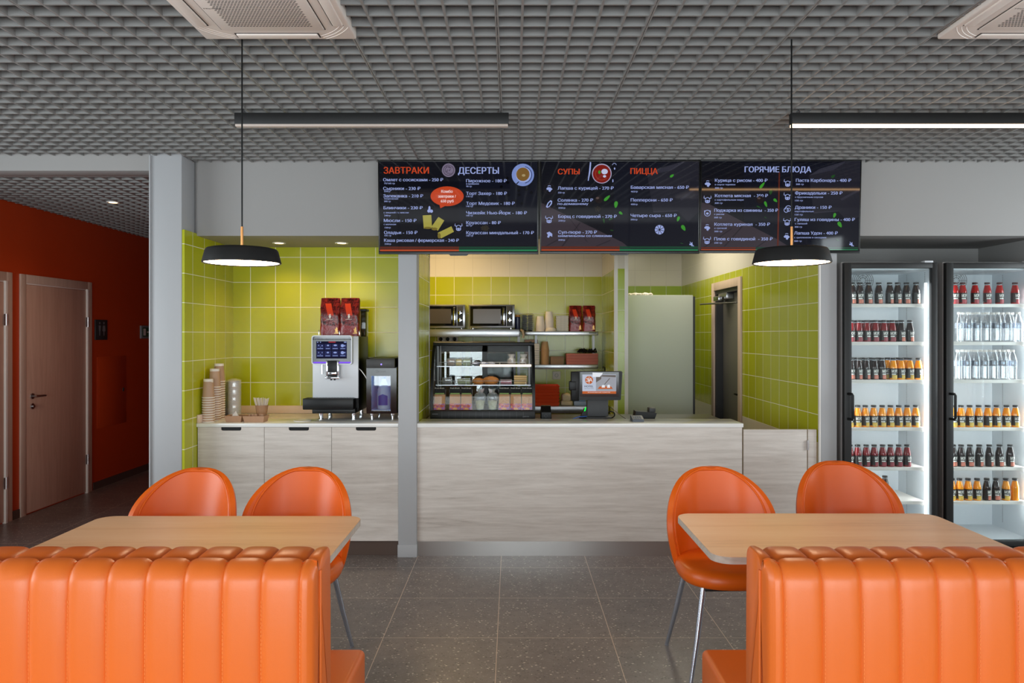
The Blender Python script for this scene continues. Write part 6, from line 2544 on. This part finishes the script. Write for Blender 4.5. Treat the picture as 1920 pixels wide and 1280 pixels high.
tv.lines([('Лапша с курицей - 270 ₽', 273, 898, 398), ('250 гр', 275, 350, 440, 18), ('Солянка - 270 ₽', 273, 668, 532), ('по-домашнему', 273, 615, 568, 26), ('250гр', 280, 357, 610, 18),
          ('Борщ с говядиной - 270 ₽', 280, 935, 713), ('250гр', 280, 357, 752, 18), ('Суп-пюре - 270 ₽', 280, 713, 889), ('шампиньоны со сливками', 280, 880, 925, 26), ('250гр', 280, 355, 967, 18),
          ('Баварская мясная - 650 ₽', 1092, 1740, 389), ('465гр', 1092, 1168, 428, 18), ('Пепперони - 650 ₽', 1092, 1560, 530), ('400гр', 1092, 1168, 570, 18), ('Четыре сыра - 650 ₽', 1092, 1607, 703), ('395гр', 1092, 1167, 740, 18)])
tv.disc('soup_plate', lit('menu_plate', (170, 166, 196), 0.85), 765, 220, 110)
tv.disc('soup', lit('menu_borscht', (120, 24, 16), 0.9), 765, 222, 100)
tv.ring('soup_sheen', lit('menu_borscht_sheen', (160, 62, 40), 0.8), 765, 222, 74, 8, 2.6, 5.6)
tv.disc('soup_herbs', lit('menu_leaf', (60, 150, 44), 0.8), 738, 205, 14, 20)
tv.disc('sour_cream', lit('menu_cream', (190, 196, 226), 0.9), 796, 198, 36, 30)
tv.disc('sour_cream', lit('menu_cream', (190, 196, 226), 0.9), 796, 250, 18, 14)
tv.poly('cutlery', BLUEW, [(632, 90), (646, 96), (640, 190), (618, 300), (608, 300), (622, 190)])
tv.poly('cutlery', BLUEW, [(884, 284), (894, 284), (896, 312), (884, 318)])
tv.disc('cutlery', BLUEW, 908, 165, 8, 12)
tv.ring('cutlery', BLUEW, 905, 128, 24, 5, 0.1, pi - 0.1)
for cx, cy in ((175, 390), (178, 558)):
    tv.ring('icon_rings', lit('menu_icon_ring', (44, 34, 40), 0.8), cx, cy, 60, 5)
tv.hen(178, 385)
tv.poly('icon_print', BLUEW, [(140, 590), (158, 548), (190, 516), (210, 524), (208, 556), (184, 586), (156, 602)])
tv.poly('icon_eyes', M['tv_screen'], [(158, 582), (170, 550), (192, 530), (198, 546), (182, 572), (166, 588)])
tv.cow(176, 728)
tv.poly('icon_print', BLUEW, [(148, 880), (180, 866), (212, 890), (212, 924), (188, 912), (172, 936), (154, 926), (164, 904)])
tv.disc('dark_plate', lit('menu_onion', (30, 20, 20), 0.8), 733, 510, 42)
tv.disc('dark_plate_shine', lit('menu_onion_shine', (92, 74, 70), 0.8), 718, 492, 18, 12)
for k in range(16):
    tv.disc('pepper_heap', lit('menu_pepper_heap', (64, 58, 44), 0.7), 722 + 36 * cos(k * 2.4) * sqrt(k / 16), 615 + 30 * sin(k * 2.4) * sqrt(k / 16), 6, 4)
for a in ((825, 493, 44, 16, -0.75), (925, 565, 38, 20, 1.7), (980, 660, 24, 14, 0.6), (1625, 725, 30, 15, 1.9), (1685, 825, 36, 20, 1.0), (1550, 245, 26, 14, -0.6)):
    tv.leaf(*a)
for a in ((790, 745, 30, 10, 1.4), (868, 725, 26, 10, -0.4), (882, 852, 20, 6, 0.1), (1668, 998, 18, 5, 0.3)):
    tv.leaf(*a, dim=True)
tv.disc('icon_print', BLUEW, 1417, 845, 53)
for k in range(4):
    a = k * pi / 4 + 0.3
    tv.poly('pizza_cuts', M['tv_screen'], [(1417 + 52 * cos(a) - 3 * sin(a), 845 + 52 * sin(a) + 3 * cos(a)), (1417 + 52 * cos(a) + 3 * sin(a), 845 + 52 * sin(a) - 3 * cos(a)),
                                          (1417 - 52 * cos(a) + 3 * sin(a), 845 - 52 * sin(a) - 3 * cos(a)), (1417 - 52 * cos(a) - 3 * sin(a), 845 - 52 * sin(a) + 3 * cos(a))])
tv.mute(1780, 1008)
tv.done()

tv = TV(1300, 1312, 1612, 301, 474.5, 'menu screen headed with hot dishes, behind the pendant lamp cord')
tv.poly('slate_glow', lit('menu_slate', (16, 18, 30), 0.8), [(560, 100), (1855, 100), (1855, 1020), (560, 1020)])
tv.poly('brown_napkin', NAP2, [(84, 540), (160, 552), (560, 760), (940, 950), (1085, 1040), (1085, 1062), (84, 1062)])
for a, b, c, d in ((110, 1040, 420, 830), (340, 1030, 560, 780), (400, 850, 620, 960), (700, 1040, 860, 930)):
    tv.poly('napkin_folds', lit('menu_napkin_brown_fold', (42, 36, 44), 0.8), [(a, b), (c, d), (c + 14, d + 6), (a + 14, b + 6)])
tv.poly('grey_napkin', NAP1, [(1285, 240), (1420, 160), (1690, 82), (1858, 82), (1858, 700), (1735, 760), (1620, 640), (1345, 662)])
for p in ([(1640, 500), (1850, 390), (1858, 412), (1660, 520)], [(1400, 168), (1680, 84), (1690, 92), (1560, 180), (1290, 242)], [(1345, 648), (1620, 632), (1620, 640), (1345, 662)]):
    tv.poly('grey_napkin_folds', NAPL, p)
tv.stripes(84, 700, 1850, 1040, 1058, 1064, 1084)
tv.poly('divider_line', lit('menu_divider', (84, 34, 24), 0.9), [(945, 205), (960, 205), (958, 1030), (938, 1030)])
tv.text('ГОРЯЧИЕ БЛЮДА', 565, 1307, 205, 64, 'heading_lettering', BLUEW, 2.6)
tv.lines([('Курица с рисом - 400 ₽', 233, 820, 312), ('в соусе терияки', 233, 460, 350, 18), ('300 гр', 233, 320, 388, 18), ('Котлета мясная  - 350 ₽', 235, 828, 482), ('с картофельным пюре', 233, 557, 520, 18), ('300 гр', 233, 320, 556, 18),
          ('Поджарка из свинины  - 350 ₽', 230, 943, 645), ('с рисом', 228, 340, 680, 18), ('300 гр', 228, 313, 717, 18), ('Котлета куриная  - 350 ₽', 233, 855, 801), ('с гречкой', 233, 370, 836, 18), ('300 гр', 233, 320, 872, 18),
          ('Плов с говядиной  - 350 ₽', 233, 888, 964), ('250 гр', 233, 320, 1000, 18),
          ('Паста Карбонара - 400 ₽', 1140, 1757, 312), ('300 гр', 1140, 1227, 347, 18), ('Фрикадельки - 250 ₽', 1133, 1662, 453), ('с брусничным соусом', 1133, 1445, 490, 18), ('150 гр', 1133, 1220, 528, 18),
          ('Драники - 150 ₽', 1133, 1543, 612), ('картофельные', 1133, 1345, 648, 18), ('150 гр', 1133, 1222, 685, 18), ('Гуляш из говядины - 400 ₽', 1133, 1808, 748), ('с лапшой', 1138, 1273, 785, 18), ('300 гр', 1133, 1217, 822, 18),
          ('Лапша Удон - 400 ₽', 1130, 1618, 899), ('с цыпленком и овощами', 1130, 1490, 940, 18), ('300 гр', 1130, 1215, 980, 18)])
for cx, cy in ((152, 335), (152, 505), (1048, 322), (1048, 470)):
    tv.ring('icon_rings', lit('menu_icon_ring', (44, 34, 40), 0.8), cx, cy, 58, 4)
tv.hen(152, 330)
tv.hen(152, 818)
tv.hen(1046, 918)
for cx, cy in ((152, 505), (152, 962), (1048, 322), (1048, 470), (1048, 755)):
    tv.cow(cx, cy)
tv.ring('icon_print', BLUEW, 152, 660, 36, 7)
tv.disc('icon_print', BLUEW, 152, 664, 15, 12)
for d in (-1, 1):
    tv.poly('icon_print', BLUEW, [(152 + d * 38, 632), (152 + d * 12, 628), (152 + d * 34, 652)])
tv.ring('icon_print', BLUEW, 1060, 612, 38, 7, -0.6, pi + 0.2)
tv.ring('icon_print', BLUEW, 1036, 626, 28, 7)
tv.ring('icon_print', BLUEW, 1064, 622, 22, 6)
tv.disc('dark_plate', lit('menu_onion', (30, 20, 20), 0.8), 742, 510, 42)
tv.disc('dark_plate_shine', lit('menu_onion_shine', (92, 74, 70), 0.8), 728, 494, 18, 10)
for a in ((762, 350, 44, 15, -0.9), (912, 518, 26, 15, 0.7), (805, 560, 34, 14, 1.2), (1578, 685, 28, 15, 1.9), (1640, 788, 36, 20, 1.0)):
    tv.leaf(*a)
for a in ((858, 425, 30, 18, 1.7), (725, 590, 26, 8, 0.4), (1555, 250, 26, 14, -0.6), (805, 710, 18, 5, 0.5), (1620, 960, 20, 5, 0.5)):
    tv.leaf(*a, dim=True)
tv.mute(1778, 1008)
tv.done()

# ================================================================== DRINK COOLERS
CY0 = 5.38
SHELF = [1.813, 1.540, 1.267, 0.924, 0.638, 0.394]


def cooler(x0, x1, label):
    w = x1 - x0
    t = thing('drink_cooler', label, 'cooler', ((x0 + x1) / 2, 5.7, 0), 0, 'glass door drink coolers')
    z0, z1 = 0.02, 2.118
    yb = 5.862
    m = MB()
    m.box(x0 + 0.001, CY0 + 0.045, z0 + 0.07, x0 + 0.028, yb + 0.05, z1 - 0.006)
    m.box(x1 - 0.028, CY0 + 0.045, z0 + 0.07, x1 - 0.001, yb + 0.05, z1 - 0.006)
    m.box(x0 + 0.028, yb + 0.02, z0 + 0.07, x1 - 0.028, yb + 0.05, z1 - 0.006)
    m.box(x0 + 0.028, CY0 + 0.045, z1 - 0.05, x1 - 0.028, yb + 0.02, z1 - 0.006)
    m.box(x0 + 0.028, CY0 + 0.045, z0 + 0.07, x1 - 0.028, yb + 0.02, z0 + 0.095)
    m.build('cabinet', pbr('cooler_grey_side', (172, 168, 166), 0.4, 0.2), t, smooth=0)
    m = MB()
    zi0, zi1 = 0.125, z1 - 0.055
    m.box(x0 + 0.029, CY0 + 0.046, zi0 - 0.02, x0 + 0.036, yb, zi1)
    m.box(x1 - 0.036, CY0 + 0.046, zi0 - 0.02, x1 - 0.029, yb, zi1)
    m.box(x0 + 0.036, yb, zi0 - 0.02, x1 - 0.036, yb + 0.018, zi1)
    m.box(x0 + 0.036, CY0 + 0.05, zi1 - 0.006, x1 - 0.036, yb, zi1 + 0.004)
    m.box(x0 + 0.036, CY0 + 0.05, zi0 - 0.02, x1 - 0.036, yb, zi0)
    ln = m.build('liner', M['cooler_white'], t, smooth=0)
    m = MB()
    fx, fz = x0 + 0.355, 2.012
    for r in (0.022, 0.036, 0.050, 0.064, 0.078):
        m.ring(fx, fz, r, r + 0.005, yb - 0.001, 30)
    for k in range(8):
        a = k * pi / 4
        m.plate([(fx + 0.014 * cos(a) - 0.002 * sin(a), fz + 0.014 * sin(a) + 0.002 * cos(a)), (fx + 0.082 * cos(a) - 0.002 * sin(a), fz + 0.082 * sin(a) + 0.002 * cos(a)),
                 (fx + 0.082 * cos(a) + 0.002 * sin(a), fz + 0.082 * sin(a) - 0.002 * cos(a)), (fx + 0.014 * cos(a) + 0.002 * sin(a), fz + 0.014 * sin(a) - 0.002 * cos(a))], yb - 0.0012)
    m.build('fan_grille', M['grey_plastic'], ln)
    m = MB()
    for k in range(150):
        z = zi0 + 0.05 + k * 0.0125
        m.box(x1 - 0.0375, yb - 0.13, z, x1 - 0.0355, yb - 0.125, z + 0.006)
        m.box(x1 - 0.0375, CY0 + 0.10, z, x1 - 0.0355, CY0 + 0.106, z + 0.006)
    m.build('shelf_track', M['grey_plastic'], ln)
    for zs in SHELF:
        m = MB()
        m.rbox(x0 + 0.040, CY0 + 0.066, zs - 0.022, x1 - 0.052, CY0 + 0.076, zs + 0.002, r=0.002)
        m.box(x0 + 0.040, CY0 + 0.074, zs - 0.006, x1 - 0.052, yb - 0.02, zs)
        m.tube([(x1 - 0.085, CY0 + 0.07, zs - 0.022), (x1 - 0.075, CY0 + 0.07, zs - 0.030), (x1 - 0.060, CY0 + 0.07, zs - 0.022)], 0.003, 6)
        m.build('shelf', M['white_plastic'], t)
    # door
    m = MB()
    fl, fr, ft, fb = 0.052, 0.038, 0.038, 0.052
    dz0, dz1 = 0.09, z1 - 0.012
    m.rbox(x0 + 0.002, CY0, dz0, x0 + 0.002 + fl, CY0 + 0.040, dz1, r=0.003)
    m.rbox(x1 - 0.002 - fr, CY0, dz0, x1 - 0.002, CY0 + 0.040, dz1, r=0.003)
    m.rbox(x0 + fl - 0.003, CY0, dz1 - ft, x1 - fr + 0.003, CY0 + 0.040, dz1, r=0.003)
    m.rbox(x0 + fl - 0.003, CY0, dz0, x1 - fr + 0.003, CY0 + 0.040, dz0 + fb - 0.014, r=0.003)
    d = m.build('door', M['black_metal'], t)
    m = MB()
    m.box(x0 + fl, CY0 + 0.012, dz0 + 0.03, x1 - fr, CY0 + 0.018, dz1 - 0.03)
    m.build('glass', clear('cooler_door_glass', (250, 253, 253), 1.0, 0.0, 1.5, 0.0), d)
    m = MB()
    hx = x0 + 0.040
    h0, h1 = Z(785, CY0), Z(738, CY0)
    m.tube([(hx - 0.012, CY0 + 0.002, h1), (hx, CY0 - 0.034, h1), (hx + 0.004, CY0 - 0.038, h1 - 0.01), (hx + 0.004, CY0 - 0.038, h0 + 0.01), (hx, CY0 - 0.034, h0), (hx - 0.012, CY0 + 0.002, h0)], 0.0095, 10)
    m.build('handle', M['black'], d)
    m = MB()
    m.rbox(x1 - 0.064, CY0 + 0.050, 0.22, x1 - 0.046, CY0 + 0.062, 1.965, r=0.003)
    m.build('light_strip', M['led_white'], t)
    m = MB()
    m.rbox(x0 + 0.004, CY0 + 0.03, z0, x1 - 0.004, CY0 + 0.05, 0.088, r=0.002)
    for sx in (x0 + 0.06, x1 - 0.06):
        for sy in (CY0 + 0.1, yb - 0.02):
            m.lathe([(0.02, 0), (0.02, 0.095)], (sx, sy, 0), 10)
    m.build('kick_panel', M['black'], t)
    m = MB()
    m.rbox(x1 - 0.09, CY0 + 0.005, z1 - 0.012, x1 - 0.03, CY0 + 0.06, z1 + 0.002, r=0.002)
    m.build('top_hinge', M['silver'], t)
    # the strip light's own light, then an added fill opposite, where no strip stands
    area('cooler_led_and_fill', (x1 - 0.045, CY0 + 0.085, 1.08), (90, 0, 52), 0.04, 1.7, 3.3, (0.97, 0.99, 1.0))
    area('cooler_led_and_fill', (x0 + 0.06, CY0 + 0.085, 1.08), (90, 0, -52), 0.04, 1.7, 3.3, (0.97, 0.99, 1.0))
    return t


AX0, AX1 = X(1583, CY0), X(1758.5, CY0)
BX0, BX1 = X(1774, CY0), X(1774, CY0) + 0.668
cooler(AX0, AX1, 'glass door drink cooler holding only juice bottles, beside the grey pillar')
cooler(BX0, BX1, 'glass door drink cooler holding clear water bottles, farther from the pillar')

# ---- bottles
RB, HB = 0.0268, 0.158
JUICE = {
    'dark': ((40, 26, 26), (24, 22, 22), (206, 124, 104)),
    'cherry': ((128, 24, 30), (30, 26, 26), (150, 66, 74)),
    'red': ((176, 30, 30), (44, 24, 24), (170, 70, 76)),
    'orange': ((255, 158, 16), (32, 30, 30), (222, 184, 84)),
    'plain': ((255, 158, 16), None, None),
}


def bottle_proto(kind):
    jc, lc, fc = JUICE[kind]
    t = thing('juice_bottle', '', 'bottle', (0, 0, 0), 0, 'juice bottles in the coolers')
    prof = [(0.0, 0.0), (0.0245, 0.0), (RB, 0.004), (RB, 0.092), (0.0255, 0.100), (0.0185, 0.130), (0.0165, 0.138)]
    m = MB()
    m.lathe(prof, n=20, caps=False)
    m.build('body', pbr('juice_' + kind, jc, 0.12, emit=0.0, coat=0.4), t, smooth=50)
    m = MB()
    m.lathe([(0.0165, 0.137), (0.0165, 0.143), (0.0172, 0.145)], n=18, caps=False)
    m.build('neck', M['clear_plastic'], t)
    m = MB()
    m.lathe([(0.0172, 0.1445), (0.0185, 0.1455), (0.0185, 0.157), (0.0172, 0.158), (0.0, 0.158)], n=18, caps=False)
    m.build('cap', pbr('bottle_cap_black', (34, 33, 32), 0.4) if kind not in ('red',) else pbr('bottle_cap_maroon', (72, 26, 26), 0.4), t)
    if lc is None:
        return t
    def wrap(u0, u1, z0, z1, r, mb, n=10):
        mb.grid(lambda i, j: (r * sin(u0 + (u1 - u0) * i / n), -r * cos(u0 + (u1 - u0) * i / n), z0 + (z1 - z0) * j), n, 1)
        return mb
    m = MB()
    wrap(-2.6, 1.35, 0.012, 0.082, RB + 0.0004, m, 20)
    lb = m.build('label', pbr('bottle_label_' + kind, lc, 0.4), t)
    m = MB()
    wrap(-0.30, 1.2, 0.006, 0.034, RB + 0.0008, m, 8)
    m.build('fruit_print', pbr('bottle_fruit_' + kind, fc, 0.45, noise=0.45, nscale=90), lb)
    m = MB()
    bend = lambda x, y, z: ((RB + 0.0012) * sin(x / RB), -(RB + 0.0012) * cos(x / RB), z)
    text(m, 'МОРС', -0.010, 0.034, 0.051, 0.022, 0, 0.0007, bend)
    wrap(-0.36, 0.62, 0.036, 0.045, RB + 0.0012, m, 6)
    m.build('lettering', pbr('bottle_lettering', (226, 226, 220), 0.5), lb)
    return t


def water_proto():
    t = thing('water_bottle', '', 'bottle', (0, 0, 0), 0, 'water bottles in the cooler')
    pr = [(0.0, 0.0), (0.026, 0.0), (0.0305, 0.006)]
    for k in range(7):
        z = 0.012 + k * 0.012
        pr += [(0.0312, z), (0.0296, z + 0.006)]
    pr += [(0.0312, 0.100), (0.0312, 0.138), (0.029, 0.150), (0.020, 0.182), (0.0135, 0.196), (0.0135, 0.202)]
    m = MB()
    m.lathe(pr, n=20, caps=False)
    m.build('body', clear('water_bottle_plastic', (250, 252, 254), 0.97, 0.05, 1.6, 0.10), t, smooth=40)
    m = MB()
    m.lathe([(0.0318, 0.100), (0.0318, 0.138)], n=20, caps=False)
    m.build('label', clear('water_label', (232, 238, 248), 0.8, 0.2, 1.4, 0.02), t)
    m = MB()
    m.lathe([(0.0145, 0.200), (0.0150, 0.201), (0.0150, 0.215), (0.0, 0.216)], n=16, caps=False)
    m.build('cap', M['white_plastic'], t)
    return t


PROTO = {}
KINDW = {'dark': 'dark cola-coloured', 'cherry': 'dark cherry-red', 'red': 'bright red', 'orange': 'orange', 'plain': 'unlabelled orange', 'water': 'clear water'}
ROWN = ['top', 'second', 'third', 'fourth', 'fifth', 'sixth']


def row(cool, x0, x1, shelf, yrow, spec, front=True):
    """spec = [(pixel, kind)]; bottles stand on the shelf front edge (or behind it), spaced so that none touch."""
    y = CY0 + 0.110 if front else CY0 + 0.110 + yrow
    zz = SHELF[shelf]
    xs = []
    for px, kind in spec:
        xs.append([X(px, y), kind])
    xs.sort(key=lambda q: q[0])
    gap = lambda k: 0.0645 if k == 'water' else 0.0555
    for i in range(len(xs) - 2, -1, -1):
        xs[i][0] = min(xs[i][0], xs[i + 1][0] - gap(xs[i][1]))
    xs = [q for q in xs if q[0] > x0 + 0.075]
    for i, (x, kind) in enumerate(xs):
        if kind not in PROTO:
            PROTO[kind] = water_proto() if kind == 'water' else bottle_proto(kind)
            o = PROTO[kind]
        else:
            o = dup(PROTO[kind], (x, y, zz))
        o.location = (x, y, zz + 0.0006)
        o.rotation_euler = (0, 0, random.uniform(-0.5, 0.25))
        o['label'] = '%s bottle, %s from handle, %s row, %s shelf, %s' % (KINDW[kind], ORD[i + 1], 'front' if front else 'rear', ROWN[shelf], cool)


A, B = 'cooler beside pillar', 'cooler with water bottles'
row(A, AX0, AX1, 0, 0, [(p, 'dark') for p in (1599, 1612, 1628.5, 1647.5, 1668, 1683, 1699.5, 1717.5)])
row(A, AX0, AX1, 1, 0, [(p, 'cherry') for p in (1596, 1610.5, 1625, 1641, 1657.5, 1673)] + [(1690, 'dark'), (1706, 'dark')])
row(A, AX0, AX1, 1, 0.065, [(p, 'cherry') for p in (1602, 1617, 1633, 1649, 1665)] + [(1681, 'dark')], False)
row(A, AX0, AX1, 2, 0, [(p, 'dark') for p in (1597, 1610, 1624.5, 1640, 1654)] + [(p, 'orange') for p in (1675, 1689.5, 1706, 1722)])
row(A, AX0, AX1, 2, 0.065, [(p, 'dark') for p in (1602, 1617, 1632, 1647)] + [(p, 'orange') for p in (1664, 1682, 1698)], False)
row(A, AX0, AX1, 3, 0, [(p, 'orange') for p in (1597, 1610, 1622.5, 1638, 1654, 1669.5, 1685, 1701, 1717)])
row(A, AX0, AX1, 4, 0, [(p, 'cherry') for p in (1596, 1608, 1624, 1639, 1655, 1669.5, 1685, 1700.5)])
row(A, AX0, AX1, 5, 0.10, [(1659, 'dark')], False)
row(B, BX0, BX1, 0, 0, [(p, 'red') for p in (1790, 1805, 1828, 1851, 1874, 1903)])
row(B, BX0, BX1, 1, 0, [(p, 'water') for p in (1799, 1816, 1833, 1851, 1870, 1889, 1909)])
row(B, BX0, BX1, 1, 0.075, [(p, 'water') for p in (1806, 1825, 1843, 1861, 1879, 1897)], False)
row(B, BX0, BX1, 2, 0, [(p, 'water') for p in (1797, 1813, 1830, 1847, 1864, 1881, 1898)])
row(B, BX0, BX1, 2, 0.075, [(p, 'water') for p in (1805, 1822, 1839, 1856, 1873, 1889)], False)
row(B, BX0, BX1, 3, 0, [(p, 'orange') for p in (1788, 1802, 1818, 1835, 1852, 1868.5, 1887, 1904)])
row(B, BX0, BX1, 4, 0, [(p, 'dark') for p in (1787, 1802, 1818.5, 1836, 1855, 1874, 1894)])
row(B, BX0, BX1, 5, 0, [(p, 'orange') for p in (1785, 1799, 1815, 1832)] + [(1850, 'dark'), (1867.5, 'dark'), (1886, 'orange'), (1903, 'plain')])
